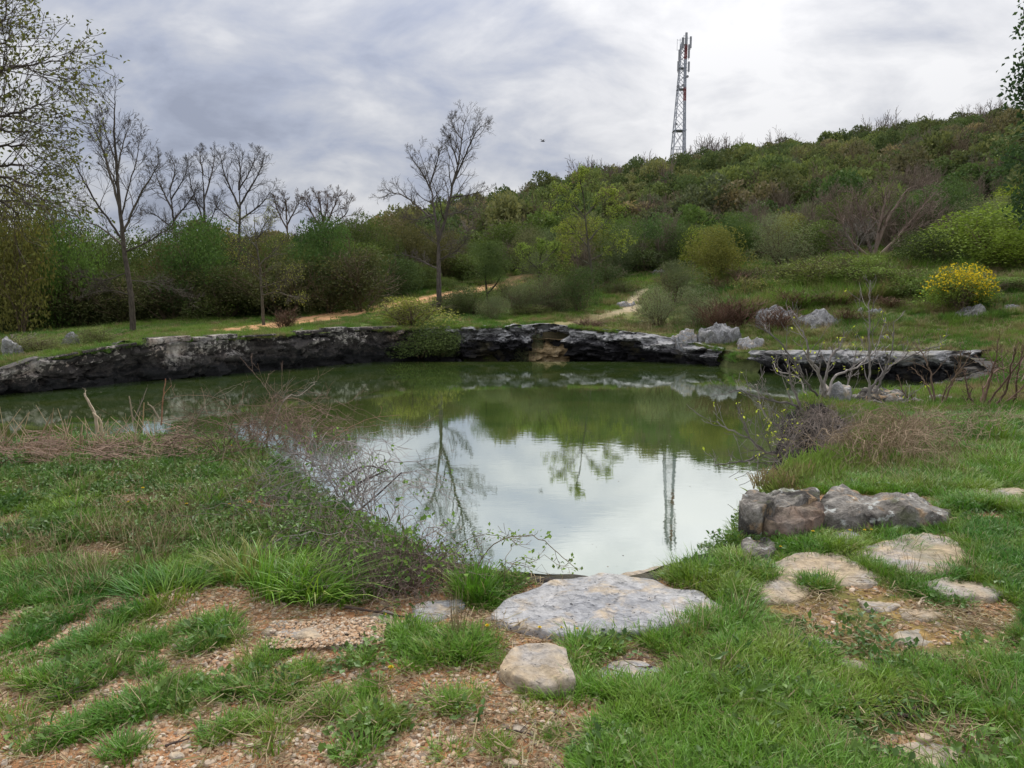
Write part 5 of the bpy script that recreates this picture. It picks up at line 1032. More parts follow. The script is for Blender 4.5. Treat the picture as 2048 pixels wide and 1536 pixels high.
LI = [source(hold(litter(880+i, 22, .11, .09, .0016).build('dead_stems', DRY)), 'dead_stems') for i in range(2)]
def in_stone(x, y, shrink=1.0):
    m_ = np.zeros(x.shape, bool)
    for Q in STONES_PX:
        c = Q.mean(0); 
        if c[1] > 14: continue
        P = (Q-c)*shrink+c; m_ |= inpoly(x, y, P)
    return m_
Rg = np.random.RandomState(33)
def near_pts(n, y0=1.75, y1=9.5, zone=None, pw=1.6):
    y = y0+(y1-y0)*Rg.uniform(size=n)**pw; x = Rg.uniform(-1., 1., n)**1*(.82*(y+.6)); sd = sdist(x, y); ok = sd > .03; x, y, sd = x[ok], y[ok], sd[ok]; ok = ~in_stone(x, y); return x[ok], y[ok], sd[ok]
def rz_(n, tilt=.12): return np.c_[Rg.normal(0, tilt, n), Rg.normal(0, tilt, n), Rg.uniform(0, 6.28, n)]
x, y, sd = near_pts(80000); d = gden(x, y); ms = gmoss(x, y); u = Rg.uniform(size=len(x)); vig = .5+.5*np.clip(.5+.6*ripple(x, y, 2.3)+.3*ripple(y, x, 5), 0, 1)
k = u < (d**1.3*.62*vig*(1-.72*ms)+.012); x, y, d, ms, vig = x[k], y[k], d[k], ms[k], vig[k]; z = gzs(x, y)
s = (.35+.80*d)*Rg.uniform(.6, 1.25, len(x))*(.6+.75*vig)*(1-.45*ms)*np.interp(y, [2, 5, 9], [.95, 1.1, 1.35])
scatter('grass', np.c_[x, y, z-.006], rz_(len(x)), np.c_[s, s, s*Rg.uniform(.8, 1.25, len(x))], Rg.randint(0, 5, len(x)), TU, label='short green turf on the near bank'); print('turf', len(x))
x, y, sd = near_pts(9000, 2.0, 9.5); d = gden(x, y); ms = gmoss(x, y); v = ripple(x*1.3, y, 1.7)+.5*ripple(y, x, 4); left = (x < -.2) & (y > 4.0); k = (d > .8) & (ms < .5) & (Rg.uniform(size=len(x)) < np.where(left, .26, .07)*(v > .15)); x, y = x[k], y[k]; s = Rg.uniform(.5, 1.05, len(x))
scatter('long_grass', np.c_[x, y, gzs(x, y)-.01], rz_(len(x)), np.c_[s, s, s], Rg.randint(0, 3, len(x)), TUL, label='longer tufts of green grass on the near bank'); print('long', len(x))
x, y, sd = near_pts(22000, 2.0, 9.5, pw=1.3); d = gden(x, y); left = (x < 0) & (y > 4.2); k = (d > .35) & (Rg.uniform(size=len(x)) < np.where(left, .5, .06)*(ripple(x, y, 1.1) > -.5)); x, y = x[k], y[k]; s = Rg.uniform(.6, 1.5, len(x))
scatter('weeds', np.c_[x, y, gzs(x, y)-.004], rz_(len(x)), np.c_[s, s, s], Rg.choice(3, len(x), p=(.55, .3, .15)), WD, label='low leafy weeds and clover among the grass'); print('weeds', len(x))
x, y, sd = near_pts(14000, 2.0, 9.5, pw=1.3); d = gden(x, y); 
def blob(x, y, px, py, ax, ay, z=1.4):
    q, w = proj(x, y, z); return np.clip(1.4-np.hypot((q-px)/ax, (w-py)/ay), 0, 1)
w_ = .012+.07*((x < 0) & (y > 4))+.5*blob(x, y, 300, 1070, 130, 60)+.3*blob(x, y, 380, 1010, 120, 30)+.55*blob(x, y, 1720, 925, 170, 45)+.35*blob(x, y, 1930, 900, 200, 60)+.3*blob(x, y, 130, 930, 200, 25)+.35*blob(x, y, 560, 950, 100, 50)+.2*blob(x, y, 120, 1150, 160, 70)
k = (d > .2) & (Rg.uniform(size=len(x)) < w_); x, y = x[k], y[k]; s = Rg.uniform(.5, 1.2, len(x))
scatter('dry_grass', np.c_[x, y, gzs(x, y)-.01], rz_(len(x)), np.c_[s, s, s], Rg.randint(0, 2, len(x)), DR, label='dry straw coloured grass standing among the green'); print('dry', len(x))
x, y, sd = near_pts(9000, 1.8, 9.0, pw=1.4); d = gden(x, y); ms = gmoss(x, y); w_ = .10+.15*((x < 0) & (y > 4))+.25*ms+.4*(d < .5)*(y > 2.6)*.3+.5*blob(x, y, 150, 900, 300, 30)+.5*blob(x, y, 1268, 1342, 90, 35)+.35*blob(x, y, 330, 1000, 200, 50)+.3*blob(x, y, 300, 1120, 200, 40)
k = Rg.uniform(size=len(x)) < w_; x, y = x[k], y[k]; s = Rg.uniform(.6, 1.4, len(x))
scatter('dead_stems', np.c_[x, y, gzs(x, y)+.002], rz_(len(x), .05), np.c_[s, s, s], Rg.randint(0, 2, len(x)), LI, label='dead stems and litter lying on the ground')
# gravel
def pebble(seed):
    rs = np.random.RandomState(seed); t = (1+5**.5)/2; V = np.array([(-1, t, 0), (1, t, 0), (-1, -t, 0), (1, -t, 0), (0, -1, t), (0, 1, t), (0, -1, -t), (0, 1, -t), (t, 0, -1), (t, 0, 1), (-t, 0, -1), (-t, 0, 1)])/1.9
    Fc = [(0, 11, 5), (0, 5, 1), (0, 1, 7), (0, 7, 10), (0, 10, 11), (1, 5, 9), (5, 11, 4), (11, 10, 2), (10, 7, 6), (7, 1, 8), (3, 9, 4), (3, 4, 2), (3, 2, 6), (3, 6, 8), (3, 8, 9), (4, 9, 5), (2, 4, 11), (6, 2, 10), (8, 6, 7), (9, 8, 1)]
    V = V*rs.uniform(.65, 1.25, (12, 1))*np.array((1, rs.uniform(.6, .95), rs.uniform(.4, .65))); mb = MB(); mb.add(V, None, Fc, rs.uniform()); return mb
PB = [source(hold(pebble(900+i).build('pebble', GRAVEL)), 'pebble') for i in range(7)]
x, y, sd = near_pts(300000, 1.75, 5.6, pw=1.35); d = gden(x, y); ms = gmoss(x, y); cl = np.clip(.55+.5*ripple(x, y, 2.1)+.35*ripple(y, x, 6), .0, 1)
px_, py_ = proj(x, y, 1.4); red = np.clip((py_-1380)/160, 0, 1)*np.clip((700-px_)/600, 0, 1); right = (px_ > 1180)
k = Rg.uniform(size=len(x)) < np.where(d < .5, .85*(.15+.85*cl)*(1-.45*red)*np.where(right, .6, 1), .03); x, y = x[k], y[k]; s = .0038+.0135*Rg.uniform(size=len(x))**3.2
s *= np.interp(y, [1.8, 5], [1., 1.25]); scatter('gravel', np.c_[x, y, gzs(x, y)+s*.1], np.c_[Rg.normal(0, .3, len(x)), Rg.normal(0, .3, len(x)), Rg.uniform(0, 6.28, len(x))], np.c_[s, s, s], Rg.randint(0, 7, len(x)), PB, label='loose tan and pinkish gravel'); print('gravel', len(x))
# gravel lying on the broad buried stone
x, y = np.array([G(Rg.uniform(540, 770), Rg.uniform(1240, 1295), 1.43) for _ in range(1500)]).T; s = .005+.009*Rg.uniform(size=len(x))**2; scatter('gravel', np.c_[x, y, gzs(x, y)+.03], rz_(len(x)), np.c_[s, s, s], Rg.randint(0, 7, len(x)), PB, label='gravel strewn over the broad buried stone')
# grass further off
def band(n, y0, y1, u0, u1, cond, src, smin, smax, name, label, off=-.02):
    y = y0+(y1-y0)*Rg.uniform(size=n); x = Rg.uniform(u0, u1, n)*y; sd = sdist(x, y); ok = sd > .12; x, y, sd = x[ok], y[ok], sd[ok]; ok = Rg.uniform(size=len(x)) < cond(x, y, sd); x, y = x[ok], y[ok]
    s = Rg.uniform(smin, smax, len(x)); scatter(name, np.c_[x, y, gzs(x, y)+off], rz_(len(x)), np.c_[s, s, s*Rg.uniform(.7, 1.3, len(x))], Rg.randint(0, len(src), len(x)), src, label=label); print(name, len(x))
offpath = lambda x, y: np.clip(segd(x, y, PATH)-1.15, 0.05, 1)*np.clip(segd(x, y, TRAIL)*1.6-.5, 0, 1)
band(26000, 9.5, 22, .1, .9, lambda x, y, sd: (x > 3.5)*np.clip(.5+.5*ripple(x, y, .8), .15, 1), TF, .35, .8, 'grass', 'turf on the right bank beyond the bare shrubs')
band(42000, 20, 40, -.80, .80, lambda x, y, sd: offpath(x, y)*np.clip(.45+.5*ripple(x, y, .55)+.4*ripple(y, x, 1.7), .1, 1), TF, .5, 1.15, 'grass', 'turf and weeds on the far bank')
band(26000, 40, 62, -.45, .80, lambda x, y, sd: offpath(x, y)*np.clip(.5+.6*ripple(x, y, .3), .2, 1), TF, .9, 2.2, 'grass', 'meadow grass at the foot of the hill')
band(8000, 20, 37, .06, .76, lambda x, y, sd: np.clip(.25+.9*ripple(x+3, y, .6), 0, 1), DR, 1.2, 2.6, 'dry_grass', 'brown dry grass between the far rocks')

# grass and weeds hanging over the wall head and the ledges
def fringe(P, seed, n, zf):
    Q, s = resample(P, .1); rs = np.random.RandomState(seed); i = rs.randint(1, len(Q)-1, n); j = rs.normal(0, .22, n); Dv = np.gradient(Q, axis=0); Dv /= np.linalg.norm(Dv, axis=1)[:, None]; Nv = np.c_[-Dv[:, 1], Dv[:, 0]]
    T = Q+Nv*.4; sg = 1. if np.median(sdist(T[:, 0], T[:, 1])) > 0 else -1.; off = np.abs(j)+.02; keep = np.sin(i*.11)+np.sin(i*.043+seed)+rs.normal(0, .6, n) > .1; i, off = i[keep], off[keep]
    x, y = Q[i, 0]+Nv[i, 0]*sg*off, Q[i, 1]+Nv[i, 1]*sg*off; return x, y, zf(x, y, i)
FR = [fringe([(-24, 15.6), FL[(0, 792)], FL[(265, 765)], FL[(500, 745)], FL[(700, 728)], FL[(880, 717)]], 1, 3400, lambda x, y, i: zland(x, y)+.03), fringe([FL[(880, 717)], FL[(1062, 713)]], 2, 500, lambda x, y, i: zland(x, y)+.02), fringe([FL[(1135, 713)], FL[(1300, 722)], FL[(1440, 732)]], 3, 900, lambda x, y, i: zland(x, y)+.02), fringe([FL[(1440, 732)], FL[(1520, 745)]], 4, 500, lambda x, y, i: zland(x, y)-.3*Rg.uniform(size=len(x)))]
P_ = np.vstack([np.c_[a] if False else np.stack(a, 1) for a in FR]); n = len(P_); s = Rg.uniform(.35, .95, n)
scatter('hanging_grass', P_, rz_(n, .35), np.c_[s, s, s*Rg.uniform(.5, 1.2, n)], Rg.randint(0, 5, n), TF+WD[:2], label='grass and weeds fringing the wall head and rock ledges')
# rubble on the rocky slope and bits floating on the pond
x = Rg.uniform(3, 20, 1400); y = Rg.uniform(24, 36, 1400); ok = (sdist(x, y) > .3) & (ripple(x, y, 1.1) > .25); x, y = x[ok], y[ok]; s = .03+.11*Rg.uniform(size=len(x))**3
def m_rub(n): n.col(n.ramp(n.oinfo('Random'), [(0, (.10, .095, .09)), (.5, (.24, .235, .23)), (1, (.30, .25, .19))]))
RUB = mat('rubble', m_rub, .9, .1); PBR = [source(retint(q.data, RUB), 'rubble') for q in PB[:4]]
scatter('rubble', np.c_[x, y, gzs(x, y)], rz_(len(x), .3), np.c_[s, s, s], Rg.randint(0, 4, len(x)), PBR, label='grey stones strewn over the far rocky slope')
n = 1500; y = 4.2+20*Rg.uniform(size=n)**1.3; x = Rg.uniform(-.6, .55, n)*y; ok = (sdist(x, y) < -.1) & (ripple(x, y, .8)+.5*ripple(y, x, 2) > .35); x, y = x[ok], y[ok]; s = (.003+.006*Rg.uniform(size=len(x))**2)*(1+y*.08)
scatter('floating_bits', np.c_[x, y, np.full(len(x), .002)], rz_(len(x), 0), np.c_[s, s, s*.15], Rg.randint(0, 4, len(x)), PBR, label='specks of leaf and pollen floating on the pond')

# turf to the sides of and behind the viewer
x = Rg.uniform(-14, 14, 26000); y = Rg.uniform(-5, 9.5, 26000); k = ((np.abs(x) > .82*(y+.6)) | (y < 1.75)) & (sdist(x, y) > .05) & (Rg.uniform(size=len(x)) < .62*(.35+.65*np.clip(ripple(x, y, 1.8)+.6, 0, 1))); x, y = x[k], y[k]; s = Rg.uniform(.8, 1.7, len(x))
scatter('grass', np.c_[x, y, gzs(x, y)-.006], rz_(len(x)), np.c_[s, s, s], Rg.randint(0, 5, len(x)), TU, label='turf around the place the picture is taken from')
x = Rg.uniform(-30, -6, 9000); y = Rg.uniform(14, 44, 9000); k = (sdist(x, y) > .1) & (x < -.8*y); x, y = x[k], y[k]; s = Rg.uniform(.5, 1.3, len(x)); scatter('grass', np.c_[x, y, gzs(x, y)-.01], rz_(len(x)), np.c_[s, s, s], Rg.randint(0, 3, len(x)), TF, label='rough grass running on along the far left bank')

# plants hanging over the lips of the near and right banks
for P, sd_, n_, src_, a, b, nm in ((NEAR[2:16], 5, 1500, TU+WD[:2], .7, 1.5, 'grass and weeds fringing the near bank over the water'), (NEAR[15:24], 6, 2200, TF+DR, .35, 1.0, 'rough grass hanging over the right bank')):
    x, y, z = fringe(P, sd_, n_*2, lambda x, y, i: zland(x, y)-.03-.25*Rg.uniform(size=len(x))**3); k = y > 4.35 if sd_ == 5 else y > 0; x, y, z = x[k], y[k], z[k]; s = Rg.uniform(a, b, len(x)); scatter('hanging_grass', np.c_[x, y, z], rz_(len(x), .4), np.c_[s, s, s], Rg.randint(0, len(src_), len(x)), src_, label=nm)

TW = [source(retint(q.data, FGRASS), 'tall_weed') for q in TUL]
band(7000, 33, 43, .30, .64, lambda x, y, sd: np.clip(.45+.7*ripple(x+1, y, .7)+.4*ripple(y, x, 2.), 0, 1), TW, 3.2, 7.5, 'tall_weeds', 'tall green weeds on the slope below the wide grey tree')
band(2600, 34, 43, .28, .64, lambda x, y, sd: np.clip(.3+.8*ripple(x+5, y, .9), 0, 1), DR, 2.4, 4.5, 'dry_grass', 'tall dry stalks on the slope below the wide grey tree')
band(3000, 27, 33, .36, .75, lambda x, y, sd: np.clip(.3+.8*ripple(x+9, y, 1.1), 0, 1), TW, 1.5, 3.6, 'tall_weeds', 'lush tufts among the far outcrops')
# ------------------------------------------------------------------ budding fig bush on the right bank (limbs follow the photograph, spread in depth)
def c6(pts): return [(1200+a/2.415, 560+b/2.415) for a, b in pts]
def twigtree(name, label, cat, base, limbs, wood, P, kids, seed, buds=None, lenk=.22, budc=(.32, .36, .05), bs=.05, nb=1):
    """shrub > branch (one for each main stem), buds; limbs: (points, Y at start, Y at end, r0, r1)"""
    rnd = random.Random(seed); root = empty(name, base); tag(root, label, cat); tips = []; base = np.array(base, float)
    for pts, Y0, Y1, ra, rb in limbs:
        mb = MB(); n = len(pts); P3 = [A(a, b, Y0+(Y1-Y0)*i/(n-1))-base for i, (a, b) in enumerate(pts)]; t2 = []
        limb(mb, P3, ra, rb, kids, P, rnd, t2, lenk=lenk, wig=.008, kk=6, n=max(8, n*5), t0=.3); tips += t2
        o = mb.build('branch', TWIG, root); k = rnd.uniform(.8, 1.25); o.color = (wood[0]*k, wood[1]*k, wood[2]*k, 1)
    if buds:
        pts = np.array([tuple(p) for p, d, L in tips for _ in range(nb) if rnd.random() < buds]); lb = MB(); lb.leaves(np.repeat(pts, 2, 0)+R.normal(size=(2*len(pts), 3))*bs*.2, bs, .8, None, 2.0); o = lb.build('bud', LEAF, root); o.color = (*budc, 1); o['kind'] = 'stuff'
    return root
FP = dict(seg=(4, 4, 3), wob=.10, up=(.22, .22, .2), kids=(3, 2), ang=.7, rat=.55, max=2, rmin=.0042, t0=.3)
fb = (A(1690, 830, 11.6)[0], 11.6, 1.05); r = .035
FIG = [(c6([(1090, 640), (1080, 590), (1070, 500), (1040, 420), (1010, 380), (1000, 300), (960, 220), (920, 160)]), 11.7, 11.2, r, .007), (c6([(1090, 640), (1080, 560), (1095, 440), (1120, 360), (1160, 320), (1170, 280)]), 11.6, 12.2, r, .007),
       (c6([(1100, 560), (1130, 470), (1190, 440), (1240, 420), (1290, 380), (1340, 320), (1380, 180)]), 11.6, 12.6, r*.7, .006), (c6([(1295, 700), (1300, 500), (1305, 380), (1300, 150), (1305, 0)]), 11.2, 11.4, r*.6, .006), (c6([(1100, 640), (1060, 570), (1000, 500), (960, 430), (860, 290), (750, 220)]), 11.6, 10.9, r*.7, .006),
       (c6([(1150, 690), (980, 640), (930, 600), (780, 570), (680, 535), (620, 540)]), 11.6, 10.6, r*.8, .006), (c6([(980, 640), (940, 540), (920, 480), (910, 380)]), 11.3, 11.2, r*.7, .006), (c6([(1150, 700), (1080, 680), (960, 670), (850, 700), (780, 620), (760, 520), (750, 500)]), 11.5, 10.6, r*.7, .006),
       (c6([(1150, 760), (1100, 800), (900, 830), (800, 835), (710, 760), (600, 710), (560, 680)]), 11.2, 9.6, r*.75, .006), (c6([(1130, 790), (1000, 820), (800, 835), (720, 870), (660, 880), (550, 895)]), 11.2, 9.3, r*.7, .006), (c6([(800, 835), (720, 760), (690, 680), (665, 620)]), 10.2, 10.0, r*.5, .006),
       (c6([(1270, 640), (1340, 520), (1380, 440), (1430, 400), (1560, 340), (1640, 320)]), 11.7, 12.4, r*.7, .006), (c6([(1200, 700), (1290, 590), (1400, 600), (1470, 590), (1520, 540)]), 11.6, 11.0, r*.8, .006), (c6([(1140, 670), (1100, 620), (1000, 560), (960, 470), (860, 440), (840, 400)]), 11.8, 12.3, r*.6, .006),
       (c6([(1240, 700), (1270, 600), (1310, 520), (1380, 430), (1410, 330), (1420, 200)]), 11.7, 12.0, r*.8, .006), (c6([(1200, 680), (1220, 600), (1190, 520), (1220, 420), (1240, 330)]), 11.9, 12.6, r*.6, .006), (c6([(1130, 700), (1000, 720), (880, 720), (820, 680)]), 11.2, 10.4, r*.5, .005), (c6([(1160, 730), (1020, 760), (920, 790), (830, 800)]), 11.2, 10.0, r*.5, .005)]
for i_ in range(9):
    a_ = i_/8; FIG.append(([(1668+10*a_, 850+8*i_), (1640-6*i_, 862+9*i_), (1600-9*abs(i_-4), 862+13*i_), (1560+6*i_-12*(i_ % 3), 835+15*i_)], 10.9, 9.8-.08*i_, r*.42, .006))
twigtree('fig_bush', 'grey budding fig bush growing from the dark rocks over the water', 'bush', fb, FIG, (.21, .185, .168), FP, 11, 61, .22, lenk=.24, bs=.05)
BRP = dict(seg=(4, 4, 3), wob=.14, up=(.1, .1, .1), kids=(3, 2), ang=.7, rat=.5, max=2, rmin=.0035, t0=.25)
bb = (A(1850, 820, 11.4)[0], 11.4, 1.1)
twigtree('bare_shrub', 'bare brown shrub with crooked stems between the fig bush and the right edge', 'shrub', bb, [(c6(p), a, b, .018, .005) for p, a, b in (([(1630, 670), (1600, 560), (1560, 480), (1500, 420)], 11.4, 11.8), ([(1640, 670), (1700, 500), (1740, 400), (1745, 330)], 11.4, 11.0), ([(1620, 670), (1600, 470), (1560, 360), (1520, 300)], 11.4, 12), ([(1650, 670), (1660, 560), (1720, 460), (1780, 380)], 11.2, 10.8), ([(1600, 660), (1480, 560), (1440, 470)], 11.4, 11.8), ([(1680, 670), (1760, 600), (1800, 520)], 11.3, 11), ([(1590, 670), (1520, 600), (1500, 540)], 11.3, 11.2))], (.15, .105, .075), BRP, 10, 62)
bb = (A(1975, 820, 10.6)[0], 10.6, 1.15)
twigtree('bare_shrub', 'tall bare reddish shrub at the right edge of the near bank', 'shrub', bb, [(c6(p), a, b, .020, .005) for p, a, b in (([(1830, 650), (1880, 500), (1910, 390), (1930, 280)], 10.6, 10.4), ([(1860, 660), (1960, 540), (1990, 400), (2010, 330)], 10.5, 10.2), ([(1840, 650), (1850, 540), (1900, 450), (1960, 420)], 10.6, 11), ([(1880, 650), (2000, 560), (2080, 470)], 10.6, 10.4), ([(1830, 640), (1780, 540), (1760, 450)], 10.7, 11), ([(1850, 640), (1900, 560), (2050, 360), (2100, 200)], 10.6, 10.2), ([(2000, 640), (2010, 500), (2050, 300)], 10.8, 10.6))], (.17, .11, .08), BRP, 11, 63)
twigtree('bare_shrub', 'fine twigged pinkish brown shrub behind the reddish one at the right edge', 'shrub', (A(2000, 760, 14)[0], 14, 1.1), [([(1990+i*9, 780), (1975+i*16, 740), (1950+i*26, 690+abs(i-3)*6)], 14, 14+.2*i, .014, .004) for i in range(7)], (.22, .15, .12), BRP, 9, 64)
# ------------------------------------------------------------------ brambles and dead twigs
def arcs(seed, n, area, h, L, r, down=.0):
    """arching thorny stems rooted inside an area given by ground points"""
    rnd = random.Random(seed); mb = MB(); tips = []
    for i in range(n):
        px, py, zz = area(rnd); x, y = G(px, py, zz); z = max(gz(x, y), .02) if sdist(np.array([x]), np.array([y]))[0] > 0 else zz; a = rnd.random()*6.28; l = L*rnd.uniform(.5, 1.3); hh = h*rnd.uniform(.4, 1.2)
        dx, dy = math.cos(a)*l, math.sin(a)*l*.7; P = [(x, y, z-.03), (x+dx*.25, y+dy*.25, z+hh*.8), (x+dx*.6, y+dy*.6, z+hh), (x+dx, y+dy, z+hh*.55-down*rnd.random())]
        Q = cr_spline(P, 12); Q[1:-1] += np.array([[rnd.gauss(0, .012) for _ in range(3)] for _ in range(10)]); mb.tube(Q, np.linspace(r, r*.4, 12)*rnd.uniform(.6, 1.2), 4, rnd.random())
        for j in range(5):
            k = rnd.randint(2, 10); grow(mb, Q[k], rotd(Q[k+1 if k < 11 else k]-Q[k-1], .8, rnd.random()*6.3), l*.35*rnd.uniform(.4, 1.2), r*.5, 1, dict(BRP, rmin=.0013, up=(.02, .02, .0), kids=(3, 2), seg=(4, 4, 3), max=2), rnd, tips)
    return mb, tips
def zone(poly, z=1.4):
    P = np.array(poly, float); lo, hi = P.min(0), P.max(0)
    def f(rnd):
        while True:
            a, b = rnd.uniform(lo[0], hi[0]), rnd.uniform(lo[1], hi[1])
            if inpoly(np.array([a]), np.array([b]), P)[0]: return a, b, z
    return f
def bramble(label, seed, n, poly, h, L, r, c, z=1.4, leaf=0., lc=(.07, .12, .035), down=0., ls=.035, cat='brambles', name='bramble_patch'):
    mb, tips = arcs(seed, n, zone(poly, z), h, L, r, down); root = empty(name, (*G(*np.mean(poly, 0), z), z)); root.location = (0, 0, 0); tag(root, label, cat)
    V = np.vstack(mb.v); c0 = np.array((V[:, 0].mean(), V[:, 1].mean(), V[:, 2].min())); mb.v = [v-c0 for v in mb.v]; root.location = c0
    o = mb.build('stems', TWIG, root); o.color = (*c, 1); o['kind'] = 'stuff'
    if leaf:
        rs = np.random.RandomState(seed); T = np.array([tuple(p) for p, d, l in tips]); T = T[rs.uniform(size=len(T)) < leaf]-c0; T = np.repeat(T, 3, 0)+rs.normal(size=(3*len(T), 3))*.015; lb = MB(); lb.leaves(T, ls, .5, None, 1.5, None, rs); o = lb.build('leaves', LEAF, root); o.color = (*lc, 1)
    return root
BRN, GRY = (.17, .115, .085), (.20, .165, .14)
bramble('tangle of bare arching brambles on the outer edge of the left mound', 71, 130, [(400, 880), (520, 850), (640, 900), (640, 950), (560, 940), (450, 920)], .40, 1.0, .0048, BRN)
bramble('grey dead bramble tangle spilling over the water beside the mound', 72, 150, [(600, 930), (680, 920), (760, 1020), (820, 1110), (720, 1110), (620, 1010)], .26, .7, .0042, (.24, .21, .195), down=.35, leaf=.10)
bramble('leafy green brambles between the mound and the gravel', 73, 85, [(600, 960), (640, 980), (720, 1090), (860, 1150), (900, 1190), (760, 1200), (660, 1130), (610, 1040)], .20, .42, .0030, (.17, .13, .105), leaf=.3)
bramble('low dark tangle of twigs left of the largest slab', 74, 90, [(700, 1140), (830, 1130), (900, 1170), (880, 1205), (760, 1210), (700, 1190)], .13, .34, .0024, (.15, .11, .09), leaf=.35, lc=(.05, .08, .035), ls=.02)
bramble('dead grey twigs lying over the middle of the mound', 75, 36, [(440, 990), (560, 970), (640, 1020), (620, 1080), (480, 1060)], .10, .45, .0028, GRY, leaf=.08)
bramble('brown dry stems hanging over the dark rocks below the fig bush', 76, 210, [(1680, 915), (1720, 880), (1790, 860), (1850, 880), (1820, 945), (1650, 955)], .30, .65, .0048, (.27, .20, .13), z=1.32, down=.4)
bramble('bare thorny stems drooping over the edge of the right bank', 84, 150, [(1640, 905), (1630, 845), (1720, 835), (1760, 900), (1700, 925)], .26, .75, .0048, (.20, .16, .135), z=1.1, down=.9)
bramble('brown thicket of dry stems before the rocks at the right', 77, 50, [(1780, 870), (1960, 850), (2048, 880), (1960, 930), (1820, 930)], .26, .65, .0044, (.28, .21, .14), z=1.3, leaf=.05)
bramble('wispy leafy bramble arching over the water before the largest slab', 78, 26, [(900, 1130), (1020, 1150), (1130, 1150), (1000, 1170), (900, 1160)], .16, .38, .0022, (.13, .10, .06), leaf=.6, lc=(.09, .14, .04), ls=.026)
bramble('fine dry twigs on the corner blocks over the water', 79, 34, [(1440, 1100), (1490, 1060), (1500, 1110), (1460, 1120)], .12, .30, .0018, (.22, .17, .12))
# long single canes and dead branches named one by one
def cane(pts, Y0, Y1, r0, r1, label, c=BRN, kids=3, name='dead_branch', cat='branch', seed=0, P=BRP, lenk=.25, leaf=None):
    n = len(pts); W3 = np.array([A(a, b, Y0+(Y1-Y0)*i/(n-1)) for i, (a, b) in enumerate(pts)]); base = W3[0].copy(); rnd = random.Random(900+seed); mb = MB(); tips = []
    limb(mb, [tuple(q-base) for q in W3], r0, r1, kids, dict(P, rmin=.0015), rnd, tips, lenk=lenk, wig=.004, n=max(10, 4*n)); o = mb.build(name, TWIG); o.location = base; o.color = (*c, 1); tag(o, label, cat)
    if leaf:
        T = np.repeat(np.array([tuple(p) for p, d, l in tips]), 3, 0); lb = MB(); lb.leaves(T+R.normal(size=T.shape)*.012, leaf, .5, None, 1.5); q = lb.build('leaves', LEAF, o); q.color = (.09, .14, .04, 1)
    return o
PALEW = (.42, .34, .25)
cane([(195, 865), (190, 830), (175, 800), (168, 786)], 7.3, 7.3, .020, .008, 'thick pale broken stake leaning at the edge of the left mound', PALEW, 2, 'broken_stake', 'stake', 1)
cane([(205, 868), (200, 840), (185, 825)], 7.3, 7.2, .014, .008, 'shorter pale split stake right against the thick leaning one', PALEW, 1, 'broken_stake', 'stake', 2)
cane([(266, 845), (262, 815), (258, 792)], 7.5, 7.5, .009, .006, 'pale cut stem standing left of the tall red stem', PALEW, 1, 'broken_stake', 'stake', 3)
cane([(268, 840), (285, 800), (294, 775)], 7.5, 7.5, .007, .003, 'slanting grey twig beside the tall red stem', GRY, 2, 'twig', 'twig', 4)
cane([(322, 850), (326, 800), (331, 757)], 7.6, 7.6, .008, .005, 'tall reddish dead stem standing highest on the mound edge', (.24, .12, .08), 2, 'dry_cane', 'stem', 5)
cane([(318, 838), (305, 815), (295, 808)], 7.5, 7.5, .010, .006, 'pale forked snag left of the tall red stem', PALEW, 1, 'broken_stake', 'stake', 6)
cane([(286, 850), (287, 825), (288, 805)], 7.5, 7.5, .007, .005, 'thin upright tan stem in the cut stems', (.32, .22, .13), 1, 'dry_cane', 'stem', 7)
cane([(530, 890), (570, 800), (600, 790), (630, 768)], 7.2, 7.9, .006, .003, 'long grey thorny cane rising to the right over the water', GRY, 5, 'bramble_cane', 'cane', 8)
cane([(560, 880), (545, 800), (520, 760), (480, 715)], 7.3, 8.2, .004, .002, 'thin cane rising to the left over the water', BRN, 3, 'bramble_cane', 'cane', 9)
cane([(500, 900), (560, 860), (700, 855), (780, 850), (860, 855)], 7.0, 7.6, .005, .002, 'long thin cane stretching far to the right over the water', BRN, 4, 'bramble_cane', 'cane', 10)
cane([(610, 920), (660, 880), (730, 840), (800, 830)], 6.6, 7.4, .004, .002, 'reddish cane arching over the water', (.24, .13, .09), 3, 'bramble_cane', 'cane', 11)
cane([(400, 890), (385, 850), (430, 790), (475, 770)], 7.4, 7.7, .004, .002, 'leaning budding cane left of the long grey one', GRY, 4, 'bramble_cane', 'cane', 12)
cane([(690, 985), (730, 960), (775, 940)], 6.0, 5.8, .014, .006, 'dark fallen branch reaching over the water, upper one', (.10, .08, .075), 4, 'dead_branch', 'branch', 13)
cane([(700, 1035), (760, 985), (803, 945)], 5.4, 5.3, .010, .004, 'dark fallen branch pointing up to the right over the water', (.11, .085, .08), 3, 'dead_branch', 'branch', 14)
cane([(680, 960), (720, 935), (760, 935), (778, 945)], 6.2, 6.0, .010, .005, 'curved dark branch over the water at the tangle', (.11, .09, .085), 4, 'dead_branch', 'branch', 15)
cane([(455, 945), (448, 900), (450, 870)], 6.6, 6.7, .006, .003, 'thin dark upright stem in the middle of the mound', (.09, .055, .04), 1, 'dry_cane', 'stem', 16)
cane([(595, 1000), (610, 960), (608, 930)], 6.2, 6.4, .009, .007, 'short grey post like snag beside the water', (.24, .21, .19), 1, 'dry_cane', 'stem', 17)
cane([(940, 1160), (985, 1090), (1060, 1070), (1110, 1100), (1150, 1135)], 4.05, 3.9, .0035, .0018, 'leafy bramble cane arching before the water left of the largest slab', (.13, .10, .06), 6, 'bramble_cane', 'cane', 18, leaf=.03, lenk=.12)
